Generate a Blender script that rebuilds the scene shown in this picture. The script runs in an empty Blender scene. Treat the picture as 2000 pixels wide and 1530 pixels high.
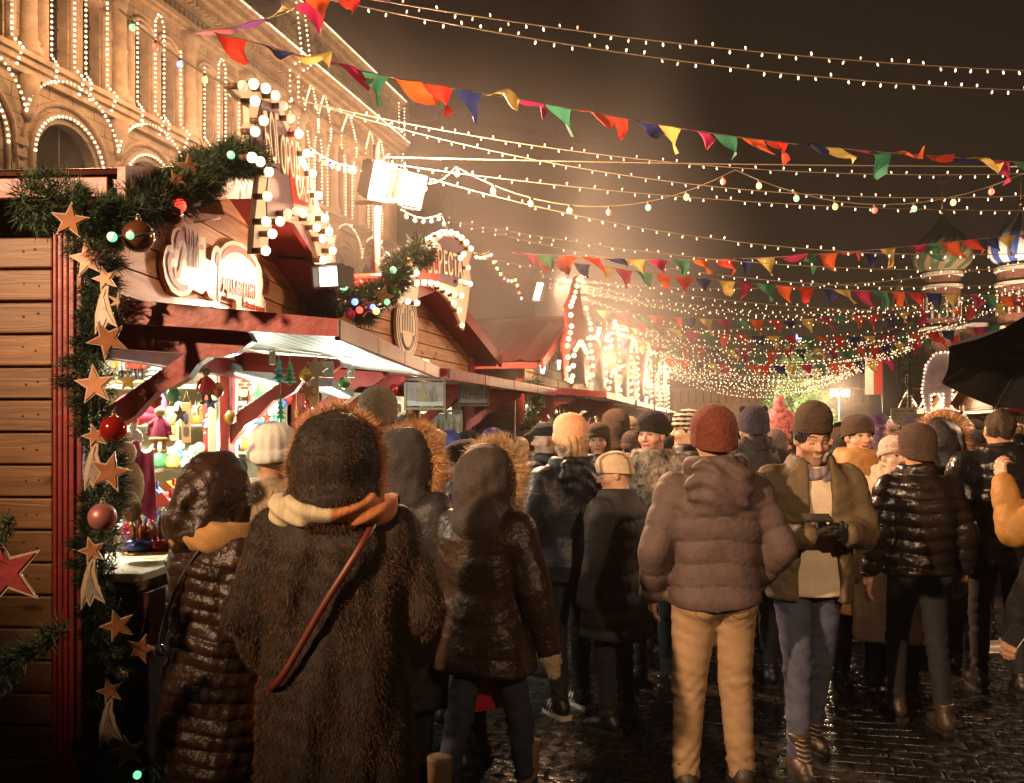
import bpy, math, random
import numpy as np
from mathutils import Vector, Matrix, Euler
from mathutils.geometry import tessellate_polygon
random.seed(7)
RNG = np.random.default_rng(11)
PI = math.pi
SC = bpy.context.scene
COL = SC.collection
F, CX, HY, CH = 1750.0, 1000.0, 834.0, 1.7


def P(px, py, d):
    """a point of the place seen at this spot of the picture, d metres ahead"""
    return Vector(((px - CX) / F * d, d, CH + (HY - py) / F * d))


def link(o, parent=None):
    COL.objects.link(o)
    if parent is not None:
        o.parent = parent
    return o


def tag(o, label=None, cat=None, group=None, kind=None):
    for k, v in (('label', label), ('category', cat), ('group', group), ('kind', kind)):
        if v:
            o[k] = v
    return o


def thing(name, label, cat, loc=(0, 0, 0), rz=0.0, group=None):
    o = bpy.data.objects.new(name, None)
    o.empty_display_size = .1
    o.location = loc
    o.rotation_euler = (0, 0, rz)
    link(o)
    return tag(o, label, cat, group)


def origin_of(o):
    v = Vector((0, 0, 0))
    while o is not None:
        v += o.location
        o = o.parent
    return v


def copy_tree(o, parent=None):
    c = o.copy()
    link(c, parent)
    for ch in [x for x in o.children]:
        copy_tree(ch, c)
    return c


# ---------------------------------------------------------------- meshes
class MB:
    def __init__(self):
        self.v, self.f, self.m, self.s = [], [], [], []

    def add(self, verts, faces, mat=0, smooth=False, M=None):
        n = len(self.v)
        if M is not None:
            verts = [M @ Vector(p) for p in verts]
        self.v.extend([tuple(p) for p in verts])
        self.f.extend([tuple(i + n for i in f) for f in faces])
        self.m.extend([mat] * len(faces))
        self.s.extend([smooth] * len(faces))
        return self

    def box(self, c, s, M=None, mat=0):
        x, y, z = c
        a, b, h = s[0] / 2, s[1] / 2, s[2] / 2
        vs = [(x + i * a, y + j * b, z + k * h) for k in (-1, 1) for j in (-1, 1) for i in (-1, 1)]
        fs = [(0, 2, 3, 1), (4, 5, 7, 6), (0, 1, 5, 4), (2, 6, 7, 3), (0, 4, 6, 2), (1, 3, 7, 5)]
        return self.add(vs, fs, mat, False, M)

    def tube(self, pts, r, n=6, mat=0, caps=True, smooth=True):
        pts = [Vector(p) for p in pts]
        rr = r if isinstance(r, (list, tuple)) else [r] * len(pts)
        vs, fs = [], []
        up = Vector((0, 0, 1))
        for i, p in enumerate(pts):
            t = (pts[min(i + 1, len(pts) - 1)] - pts[max(i - 1, 0)])
            if t.length < 1e-9:
                t = Vector((0, 0, 1))
            t.normalize()
            u = up if abs(t.z) < .95 else Vector((1, 0, 0))
            a = t.cross(u).normalized()
            b = a.cross(t)
            for k in range(n):
                an = 2 * PI * k / n
                vs.append(p + (a * math.cos(an) + b * math.sin(an)) * rr[i])
        for i in range(len(pts) - 1):
            for k in range(n):
                k2 = (k + 1) % n
                fs.append((i * n + k, i * n + k2, (i + 1) * n + k2, (i + 1) * n + k))
        if caps:
            fs.append(tuple(range(n))[::-1])
            fs.append(tuple((len(pts) - 1) * n + k for k in range(n)))
        return self.add(vs, fs, mat, smooth)

    def lathe(self, prof, n=16, M=None, mat=0, smooth=True, sx=1, sy=1):
        vs, fs = [], []
        for r, z in prof:
            for k in range(n):
                a = 2 * PI * k / n
                vs.append((r * math.cos(a) * sx, r * math.sin(a) * sy, z))
        for i in range(len(prof) - 1):
            for k in range(n):
                k2 = (k + 1) % n
                fs.append((i * n + k, i * n + k2, (i + 1) * n + k2, (i + 1) * n + k))
        if prof[0][0] > 1e-5:
            fs.append(tuple(range(n))[::-1])
        if prof[-1][0] > 1e-5:
            fs.append(tuple((len(prof) - 1) * n + k for k in range(n)))
        return self.add(vs, fs, mat, smooth, M)

    def ball(self, c, r, n=10, mat=0, M=None):
        if not isinstance(r, (tuple, list)):
            r = (r, r, r)
        m = max(4, n // 2 + 1)
        vs, fs = [], []
        for i in range(m + 1):
            ph = PI * i / m
            for k in range(n):
                a = 2 * PI * k / n
                vs.append((c[0] + r[0] * math.sin(ph) * math.cos(a), c[1] + r[1] * math.sin(ph) * math.sin(a), c[2] - r[2] * math.cos(ph)))
        for i in range(m):
            for k in range(n):
                k2 = (k + 1) % n
                fs.append((i * n + k, i * n + k2, (i + 1) * n + k2, (i + 1) * n + k))
        return self.add(vs, fs, mat, True, M)

    def prism(self, pts, t0, t1, M=None, mat=0, side=None):
        """outline (x, y) extruded from z=t0 to z=t1"""
        n = len(pts)
        ar = sum(pts[i][0] * pts[(i + 1) % n][1] - pts[(i + 1) % n][0] * pts[i][1] for i in range(n))
        if ar < 0:
            pts = pts[::-1]
        vs = [(p[0], p[1], t0) for p in pts] + [(p[0], p[1], t1) for p in pts]
        tris = tessellate_polygon([[Vector((p[0], p[1], 0)) for p in pts]])
        fs = []
        for t in tris:
            a, b, c = (pts[i] for i in t)
            cr = (b[0] - a[0]) * (c[1] - a[1]) - (b[1] - a[1]) * (c[0] - a[0])
            t = tuple(t) if cr > 0 else tuple(t)[::-1]
            fs.append(tuple(i + n for i in t))
            fs.append(t[::-1])
        self.add(vs, fs, mat, False, M)
        sides = [(i, (i + 1) % n, (i + 1) % n + n, i + n) for i in range(n)]
        return self.add(vs, sides, mat if side is None else side, False, M)

    def build(self, name, mats, parent=None, local=False, bev=0.0, loc=None):
        me = bpy.data.meshes.new(name)
        off = Vector((0, 0, 0)) if local else origin_of(parent)
        if loc is not None:
            off = Vector(loc)
        if off.length > 0:
            vs = [(p[0] - off.x, p[1] - off.y, p[2] - off.z) for p in self.v]
        else:
            vs = self.v
        me.from_pydata(vs, [], self.f)
        if not isinstance(mats, (list, tuple)):
            mats = [mats]
        for m in mats:
            me.materials.append(m)
        me.polygons.foreach_set('material_index', self.m)
        me.polygons.foreach_set('use_smooth', self.s)
        me.update()
        o = bpy.data.objects.new(name, me)
        if loc is not None:
            o.location = loc
        link(o, parent)
        if bev:
            b = o.modifiers.new('bevel', 'BEVEL')
            b.width = bev
            b.segments = 2
            b.limit_method = 'ANGLE'
            b.angle_limit = .6
        return o


def mesh_np(name, V, Q, mats, parent=None, smooth=True, col=None, loc=None):
    me = bpy.data.meshes.new(name)
    V = np.asarray(V, np.float32)
    Q = np.asarray(Q, np.int32)
    k = Q.shape[1]
    me.vertices.add(len(V))
    me.vertices.foreach_set('co', V.ravel())
    me.loops.add(Q.size)
    me.loops.foreach_set('vertex_index', Q.ravel())
    me.polygons.add(len(Q))
    me.polygons.foreach_set('loop_start', np.arange(0, Q.size, k, dtype=np.int32))
    me.polygons.foreach_set('use_smooth', np.full(len(Q), smooth, dtype=bool))
    me.update(calc_edges=True)
    me.validate()
    if col is not None:
        at = me.color_attributes.new('Col', 'FLOAT_COLOR', 'POINT')
        at.data.foreach_set('color', np.asarray(col, np.float32).ravel())
    for m in (mats if isinstance(mats, (list, tuple)) else [mats]):
        me.materials.append(m)
    o = bpy.data.objects.new(name, me)
    if loc is not None:
        o.location = loc
    return link(o, parent)


def joined(parts):
    """several (V, Q) quad meshes as one"""
    Vs, Qs, n = [], [], 0
    for V, Q in parts:
        Vs.append(V)
        Qs.append(Q + n)
        n += len(V)
    return np.concatenate(Vs), np.concatenate(Qs)


def nets(fn, lo, hi, h):
    """surface nets of an implicit shape"""
    lo = np.array(lo, np.float32)
    hi = np.array(hi, np.float32)
    n = np.ceil((hi - lo) / h).astype(int) + 1
    ax = [lo[i] + h * np.arange(n[i], dtype=np.float32) for i in range(3)]
    X, Y, Z = np.meshgrid(*ax, indexing='ij')
    V = fn(X, Y, Z)
    S = V < 0
    c = tuple(n - 1)
    acc = np.zeros(c + (3,), np.float32)
    cnt = np.zeros(c, np.float32)

    def cor(A, o):
        return A[o[0]:o[0] + c[0], o[1]:o[1] + c[1], o[2]:o[2] + c[2]]
    for a in range(3):
        b, d = (a + 1) % 3, (a + 2) % 3
        for i in (0, 1):
            for j in (0, 1):
                o = [0, 0, 0]
                o[b], o[d] = i, j
                o2 = list(o)
                o2[a] = 1
                m = cor(S, o) != cor(S, o2)
                v0, v1 = cor(V, o)[m], cor(V, o2)[m]
                p = np.zeros((len(v0), 3), np.float32)
                p[:, b], p[:, d] = i, j
                p[:, a] = v0 / (v0 - v1)
                acc[m] += p
                cnt[m] += 1
    act = cnt > 0
    idx = np.full(c, -1, np.int32)
    idx[act] = np.arange(act.sum())
    verts = lo + h * (np.argwhere(act) + acc[act] / cnt[act][:, None])
    quads = []
    for a in range(3):
        b, d = (a + 1) % 3, (a + 2) % 3
        s0 = [slice(1, n[i] - 1) for i in range(3)]
        s0[a] = slice(0, n[a] - 1)
        s1 = list(s0)
        s1[a] = slice(1, n[a])
        A, B = S[tuple(s0)], S[tuple(s1)]
        w = np.argwhere(A != B)
        if not len(w):
            continue
        ins = A[tuple(w.T)]
        off = np.array([1, 1, 1])
        off[a] = 0
        w = w + off

        def ci(db, dd):
            q = w.copy()
            q[:, b] += db
            q[:, d] += dd
            return idx[q[:, 0], q[:, 1], q[:, 2]]
        q = np.stack([ci(-1, -1), ci(0, -1), ci(0, 0), ci(-1, 0)], 1)
        q[~ins] = q[~ins][:, ::-1]
        quads.append(q)
    Q = np.concatenate(quads)
    Q = Q[(Q >= 0).all(1)]
    return verts.astype(np.float32), Q


def rcone(X, Y, Z, a, b, r1, r2, sy=1.0, q=None):
    """round cone; q=(pitch, amp) gathers it into quilted rings"""
    ax, ay, az = a
    bx, by, bz = b[0] - ax, b[1] - ay, b[2] - az
    px, py, pz = X - ax, Y - ay, Z - az
    L2 = bx * bx + by * by + bz * bz
    t = np.clip((px * bx + py * by + pz * bz) / L2, 0, 1)
    d = np.sqrt((px - bx * t) ** 2 + ((py - by * t) / sy) ** 2 + (pz - bz * t) ** 2) - (r1 + (r2 - r1) * t)
    if q:
        L = math.sqrt(L2)
        d = d + q[1] * (1 - np.sqrt(np.abs(np.sin(PI * t * L / q[0]))))
    return d


def ellip(X, Y, Z, c, r):
    k = np.sqrt(((X - c[0]) / r[0]) ** 2 + ((Y - c[1]) / r[1]) ** 2 + ((Z - c[2]) / r[2]) ** 2)
    return (k - 1) * min(r)


def smin(a, b, k):
    h = np.clip(.5 + .5 * (b - a) / k, 0, 1)
    return b * (1 - h) + a * h - k * h * (1 - h)


def smax(a, b, k):
    return -smin(-a, -b, k)


def wob(X, Y, Z, f, seed=0):
    r = np.random.default_rng(seed)
    s = 0
    for i in range(5):
        k = r.normal(size=3)
        k = k / np.linalg.norm(k) * f * r.uniform(.6, 1.7)
        s = s + np.sin(k[0] * X + k[1] * Y + k[2] * Z + r.uniform(0, 6.28))
    return s / 3.0


# ---------------------------------------------------------------- strands (fur, needles)
def strands(pos, dirs, length, width, rng=RNG):
    """thin tapered blades, one triangle pair each, from roots pos along dirs"""
    n = len(pos)
    pos = np.asarray(pos, np.float32)
    dirs = np.asarray(dirs, np.float32)
    dirs = dirs / (np.linalg.norm(dirs, axis=1)[:, None] + 1e-9)
    rv = rng.normal(size=(n, 3)).astype(np.float32)
    side = np.cross(dirs, rv)
    side /= np.linalg.norm(side, axis=1)[:, None] + 1e-9
    L = (length * rng.uniform(.6, 1.2, n)).astype(np.float32)[:, None]
    w = width
    bend = rng.normal(size=(n, 3)).astype(np.float32) * L * .12
    a = pos - side * w / 2
    b = pos + side * w / 2
    c = pos + dirs * L * .55 + bend + side * w * .35
    d = pos + dirs * L + bend * 2.2
    V = np.stack([a, b, c, d], 1).reshape(-1, 3)
    i = np.arange(n)[:, None] * 4
    Q = i + np.array([[0, 1, 2, 3]])
    return V, Q


def surf_pts(V, Q, n, rng=RNG, keep=None):
    """random points with normals on a quad mesh"""
    a, b, c, d = (V[Q[:, i]] for i in range(4))
    nr = np.cross(c - a, d - b)
    ar = np.linalg.norm(nr, axis=1) + 1e-12
    if keep is not None:
        ar = ar * keep((a + c) / 2)
    k = rng.choice(len(Q), n, p=ar / ar.sum())
    u, v = rng.random((n, 1)), rng.random((n, 1))
    p = (a[k] * (1 - u) + b[k] * u) * (1 - v) + (d[k] * (1 - u) + c[k] * u) * v
    return p, nr[k] / (np.linalg.norm(nr[k], axis=1)[:, None] + 1e-12)


# ---------------------------------------------------------------- materials
_mats = {}


def nt(m):
    m.use_nodes = True
    t = m.node_tree
    return t, t.nodes, t.links


def mat(name, col, rough=.6, metal=0.0, var=.18, vs=6.0, bump=0.0, bs=40.0, emit=0.0, coat=0.0, sheen=0.0,
        trans=0.0, alpha=1.0, aniso=(1, 1, 1), spec=.5, vcol=False, ecol=None, sss=0.0, isl=0.0, wave=None, transl=0.0):
    if name in _mats:
        return _mats[name]
    m = bpy.data.materials.new(name)
    t, N, L = nt(m)
    b = N['Principled BSDF']
    b.inputs['Roughness'].default_value = rough
    b.inputs['Metallic'].default_value = metal
    b.inputs['Specular IOR Level'].default_value = spec
    b.inputs['Coat Weight'].default_value = coat
    b.inputs['Coat Roughness'].default_value = .12
    b.inputs['Sheen Weight'].default_value = sheen
    b.inputs['Transmission Weight'].default_value = trans
    b.inputs['Alpha'].default_value = alpha
    if sss:
        b.inputs['Subsurface Weight'].default_value = sss
        b.inputs['Subsurface Radius'].default_value = (.012, .005, .003)
    c4 = (*col, 1)
    tc = N.new('ShaderNodeTexCoord')
    mp = N.new('ShaderNodeMapping')
    mp.inputs['Scale'].default_value = aniso
    L.new(tc.outputs['Object'], mp.inputs['Vector'])
    src = None
    if vcol:
        a = N.new('ShaderNodeAttribute')
        a.attribute_name = 'Col'
        src = a.outputs['Color']
    if var or isl:
        nz = N.new('ShaderNodeTexNoise')
        nz.inputs['Scale'].default_value = vs
        nz.inputs['Detail'].default_value = 5
        nz.inputs['Roughness'].default_value = .62
        L.new(mp.outputs[0], nz.inputs['Vector'])
        mr = N.new('ShaderNodeMapRange')
        mr.inputs['From Min'].default_value = .3
        mr.inputs['From Max'].default_value = .7
        mr.inputs['To Min'].default_value = 1 - var
        mr.inputs['To Max'].default_value = 1 + var
        L.new(nz.outputs[0], mr.inputs['Value'])
        val = mr.outputs[0]
        if isl:
            g = N.new('ShaderNodeNewGeometry')
            m2 = N.new('ShaderNodeMapRange')
            m2.inputs['To Min'].default_value = 1 - isl
            m2.inputs['To Max'].default_value = 1 + isl
            L.new(g.outputs['Random Per Island'], m2.inputs['Value'])
            mm = N.new('ShaderNodeMath')
            mm.operation = 'MULTIPLY'
            L.new(val, mm.inputs[0])
            L.new(m2.outputs[0], mm.inputs[1])
            val = mm.outputs[0]
        mx = N.new('ShaderNodeVectorMath')
        mx.operation = 'SCALE'
        if src is not None:
            L.new(src, mx.inputs[0])
        else:
            mx.inputs[0].default_value = col
        L.new(val, mx.inputs['Scale'])
        src = mx.outputs[0]
    if src is not None:
        L.new(src, b.inputs['Base Color'])
    else:
        b.inputs['Base Color'].default_value = c4
    if emit:
        b.inputs['Emission Color'].default_value = (*(ecol or col), 1)
        b.inputs['Emission Strength'].default_value = emit
        m.cycles.emission_sampling = 'NONE'
    if bump:
        if wave:
            bt = N.new('ShaderNodeTexWave')
            bt.wave_type = 'BANDS'
            bt.bands_direction = wave
            bt.inputs['Scale'].default_value = bs
            bt.inputs['Distortion'].default_value = 2.5
            bt.inputs['Detail'].default_value = 2
            bt.inputs['Detail Scale'].default_value = 1.5
        else:
            bt = N.new('ShaderNodeTexNoise')
            bt.inputs['Scale'].default_value = bs
            bt.inputs['Detail'].default_value = 4
        L.new(mp.outputs[0], bt.inputs['Vector'])
        bp = N.new('ShaderNodeBump')
        bp.inputs['Strength'].default_value = bump
        bp.inputs['Distance'].default_value = .02
        L.new(bt.outputs[0], bp.inputs['Height'])
        L.new(bp.outputs[0], b.inputs['Normal'])
    if transl:
        out = N['Material Output']
        tl = N.new('ShaderNodeBsdfTranslucent')
        if src is not None:
            L.new(src, tl.inputs['Color'])
        else:
            tl.inputs['Color'].default_value = c4
        ms = N.new('ShaderNodeMixShader')
        ms.inputs[0].default_value = transl
        L.new(b.outputs[0], ms.inputs[1])
        L.new(tl.outputs[0], ms.inputs[2])
        L.new(ms.outputs[0], out.inputs['Surface'])
    _mats[name] = m
    return m


def glow(name, col, strength):
    """a lit lamp: the only kind of surface that gives off light"""
    if name in _mats:
        return _mats[name]
    m = bpy.data.materials.new(name)
    t, N, L = nt(m)
    b = N['Principled BSDF']
    b.inputs['Base Color'].default_value = (.6, .5, .4, 1)
    b.inputs['Emission Color'].default_value = (*col, 1)
    b.inputs['Emission Strength'].default_value = strength
    if 'bulb' in name:          # old strings: some bulbs are bright, some tired
        oi = N.new('ShaderNodeObjectInfo')
        ge = N.new('ShaderNodeNewGeometry')
        ad = N.new('ShaderNodeMath')
        ad.operation = 'ADD'
        L.new(oi.outputs['Random'], ad.inputs[0])
        L.new(ge.outputs['Random Per Island'], ad.inputs[1])
        fr = N.new('ShaderNodeMath')
        fr.operation = 'FRACT'
        L.new(ad.outputs[0], fr.inputs[0])
        mr = N.new('ShaderNodeMapRange')
        mr.inputs['To Min'].default_value = strength * .3
        mr.inputs['To Max'].default_value = strength * 1.5
        L.new(fr.outputs[0], mr.inputs['Value'])
        L.new(mr.outputs[0], b.inputs['Emission Strength'])
    m.cycles.emission_sampling = 'NONE'
    _mats[name] = m
    return m


def text_mesh(body, size, extrude=.004, align='CENTER', shear=0.0, bold=0.0, spacing=1.0):
    """lettering turned into a mesh MB-style: (verts, faces), lying in the xy plane"""
    cu = bpy.data.curves.new('lettering', 'FONT')
    cu.body = body
    cu.size = size
    cu.extrude = extrude
    cu.align_x = align
    cu.shear = shear
    cu.offset = bold
    cu.space_character = spacing
    cu.resolution_u = 3
    o = bpy.data.objects.new('lettering', cu)
    COL.objects.link(o)
    dg = bpy.context.evaluated_depsgraph_get()
    dg.update()
    me = o.evaluated_get(dg).to_mesh()
    vs = [v.co.copy() for v in me.vertices]
    fs = [tuple(p.vertices) for p in me.polygons]
    o.evaluated_get(dg).to_mesh_clear()
    bpy.data.objects.remove(o)
    bpy.data.curves.remove(cu)
    return vs, fs


def frame_from(o, xax, yax):
    """matrix with origin o and the two in-plane axes"""
    x = Vector(xax).normalized()
    y = Vector(yax).normalized()
    z = x.cross(y).normalized()
    y = z.cross(x)
    M = Matrix((x, y, z)).transposed().to_4x4()
    M.translation = Vector(o)
    return M


def arc(cx, cy, r, a0, a1, n):
    return [(cx + r * math.cos(a0 + (a1 - a0) * i / n), cy + r * math.sin(a0 + (a1 - a0) * i / n)) for i in range(n + 1)]


def star_pts(r, r2=.42, n=5, rot=PI / 2):
    return [((r if i % 2 == 0 else r * r2) * math.cos(rot + PI * i / n), (r if i % 2 == 0 else r * r2) * math.sin(rot + PI * i / n)) for i in range(2 * n)]
# ---------------------------------------------------------------- people
def cloth(name, col, rough=.75, bump=.35, bs=60, var=.15, sheen=.0, coat=0.0, **k):
    return mat(name, col, rough, var=var, vs=9, bump=bump, bs=bs, sheen=sheen, coat=coat, **k)


SKIN = mat('skin', (.5, .3, .2), .5, var=.06, vs=30, vcol=True, sss=.08, bump=.05, bs=160)


def head_fn(X, Y, Z):
    d = ellip(X, Y, Z, (0, -.014, .028), (.077, .097, .093))
    d = smin(d, ellip(X, Y, Z, (0, .018, -.035), (.061, .072, .086)), .03)
    d = smin(d, rcone(X, Y, Z, (-.008, .066, -.098), (.008, .066, -.098), .02, .02), .03)
    for sx in (-1, 1):
        d = smin(d, ellip(X, Y, Z, (sx * .042, .052, -.022), (.024, .026, .024)), .02)
        d = smin(d, rcone(X, Y, Z, (sx * .012, .084, .03), (sx * .044, .067, .03), .009, .008), .014)
        d = smax(d, -ellip(X, Y, Z, (sx * .031, .098, .010), (.017, .022, .0125)), .012)
        d = smin(d, ellip(X, Y, Z, (sx * .031, .068, .009), (.0145, .0145, .0135)), .004)
        d = smin(d, ellip(X, Y, Z, (sx * .078, -.008, -.004), (.011, .019, .031)), .008)
    d = smin(d, rcone(X, Y, Z, (0, .086, .014), (0, .106, -.02), .008, .0125), .01)
    d = smin(d, rcone(X, Y, Z, (-.012, .094, -.024), (.012, .094, -.024), .0085, .0085), .008)
    d = smin(d, rcone(X, Y, Z, (-.016, .083, -.05), (.016, .083, -.05), .007, .007), .008)
    d = smin(d, rcone(X, Y, Z, (-.014, .081, -.066), (.014, .081, -.066), .008, .008), .008)
    d = smax(d, -rcone(X, Y, Z, (-.02, .096, -.0575), (.02, .096, -.0575), .0045, .0045), .004)
    d = smin(d, rcone(X, Y, Z, (0, -.022, -.06), (0, -.035, -.21), .055, .062), .03)
    return d


def paint_head(V, o):
    skin = np.array(o.get('skin', (.5, .29, .19)))
    lip = np.array(o.get('lip', (.42, .13, .10)))
    brow = np.array(o.get('brow', (.05, .03, .02)))
    C = np.tile(skin, (len(V), 1))
    x, y, z = np.abs(V[:, 0]), V[:, 1], V[:, 2]
    fr = y > .03
    cheek = np.exp(-(((x - .042) / .022) ** 2 + ((z + .025) / .022) ** 2)) * fr
    C += cheek[:, None] * np.array([.08, -.03, -.03])
    nose = np.exp(-((x / .014) ** 2 + ((z + .02) / .016) ** 2)) * (y > .09)
    C += nose[:, None] * np.array([.05, -.02, -.02])
    if o.get('stubble'):
        st = fr * (z < -.03) * (1 - np.exp(-((x / .02) ** 2 + ((z + .058) / .01) ** 2))) * np.clip((.03 - z - .04 + .25 * x) * 30, 0, 1)
        st = np.clip(st, 0, 1) * o['stubble']
        C = C * (1 - st[:, None]) + st[:, None] * np.array([.06, .035, .025])
    zl = z - o.get('smile', .08) * x * x / .02
    m = fr & (x < .026) & (zl < -.048) & (zl > -.068)
    C[m] = lip
    m = fr & (y > .07) & (x < .021) & (np.abs(zl + .0575) < .0022 + (.0035 if o.get('smile', 0) > .2 else 0))
    C[m] = (.6, .55, .47) if o.get('smile', 0) > .2 else (.08, .02, .02)
    b = .034 + .006 * (1 - ((x - .031) / .02) ** 2)
    m = fr & (x > .013) & (x < .05) & (np.abs(z - b) < .0042)
    C[m] = brow
    ex, ez = (x - .031) / .0135, (z - .0095) / .0052
    if o.get('down'):
        m = fr & (ex ** 2 < 1) & (np.abs(z - .004 + .002 * ex ** 2) < .0028)
        C[m] = (.05, .03, .025)
    else:
        m = fr & (ex ** 2 + ez ** 2 < 1)
        C[m] = (.34, .29, .25)
        m = fr & (((x - .031) / .0065) ** 2 + ((z - .0095) / .0068) ** 2 < 1)
        C[m] = (.05, .035, .025)
        m = fr & (ex ** 2 < 1.1) & (np.abs(z - .0168 + .004 * ex ** 2) < .0026)
        C[m] = (.04, .025, .02)
    return np.concatenate([np.clip(C, .005, 1), np.ones((len(V), 1))], 1)


def hand_cones(w, d, n, sd, curl, thumb=.6):
    """round cones of a hand: wrist w, pointing along d, palm facing n, thumb towards sd"""
    w, d, n, sd = Vector(w), Vector(d).normalized(), Vector(n).normalized(), Vector(sd).normalized()
    out = [(w - d * .03, w + d * .03, .026, .03)]
    for i, (off, ln) in enumerate(((.031, .066), (.011, .075), (-.010, .070), (-.030, .054))):
        k0 = w + d * .02 + sd * off * .7
        k1 = w + d * (.088 - .004 * abs(i - 1)) + sd * off
        out.append((k0, k1, .0155, .0125))
        a = curl[i] if isinstance(curl, (list, tuple)) else curl
        p, ang = k1, a * .45
        for f in (.45, .32, .25):
            q = p + (d * math.cos(ang) + n * math.sin(ang)) * ln * f * 1.05
            out.append((p, q, .0105, .009))
            p, ang = q, ang + a * .55
    b0 = w + d * .022 + sd * .028
    b1 = b0 + d * .03 + sd * .024 + n * .012
    b2 = b1 + d * .028 + sd * .010 * (1 - thumb) + n * .022 * thumb
    b3 = b2 + d * .022 - sd * .008 * thumb + n * .016 * thumb
    out += [(b0, b1, .0165, .0125), (b1, b2, .0120, .0105), (b2, b3, .0105, .0085)]
    return out


def cones_mesh(cs, h, k=.006, pad=.02, grow=0.0):
    pts = np.array([list(c[0]) for c in cs] + [list(c[1]) for c in cs])
    m = max(max(c[2], c[3]) for c in cs) + pad + grow

    def fn(X, Y, Z):
        d = None
        for a, b, r1, r2 in cs:
            e = rcone(X, Y, Z, a, b, r1 + grow, r2 + grow)
            d = e if d is None else smin(d, e, k)
        return d
    return nets(fn, pts.min(0) - m, pts.max(0) + m, h)


def xf(V, M):
    A = np.array(M)
    return (V @ A[:3, :3].T + A[:3, 3]).astype(np.float32)


PAINT = {}
ARMS = {
    'down': ((.055, -.02, -.29), (.02, .07, -.26)),
    'loose': ((.08, -.05, -.28), (.03, .10, -.24)),
    'pocket': ((.13, -.07, -.27), (-.07, .14, -.20)),
    'front': ((.06, .03, -.28), (-.15, .22, .01)),
    'hold': ((.09, .02, -.27), (-.16, .23, -.01)),
    'up': ((.10, .18, -.14), (-.06, .10, .25)),
    'chest': ((.07, .06, -.27), (-.17, .18, .12)),
}
PROF = {
    'short': ((.86, .90, .96, 1.08, 1.22, 1.34, 1.42, 1.47, 1.53), (.175, .185, .18, .18, .20, .205, .165, .10, .078), (.150, .150, .138, .125, .135, .132, .112, .09, .078)),
    'coat': ((.40, .62, .85, .98, 1.10, 1.24, 1.36, 1.43, 1.48, 1.53), (.235, .225, .215, .195, .185, .20, .205, .165, .10, .08), (.19, .175, .16, .145, .13, .138, .135, .112, .09, .08)),
}


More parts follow.
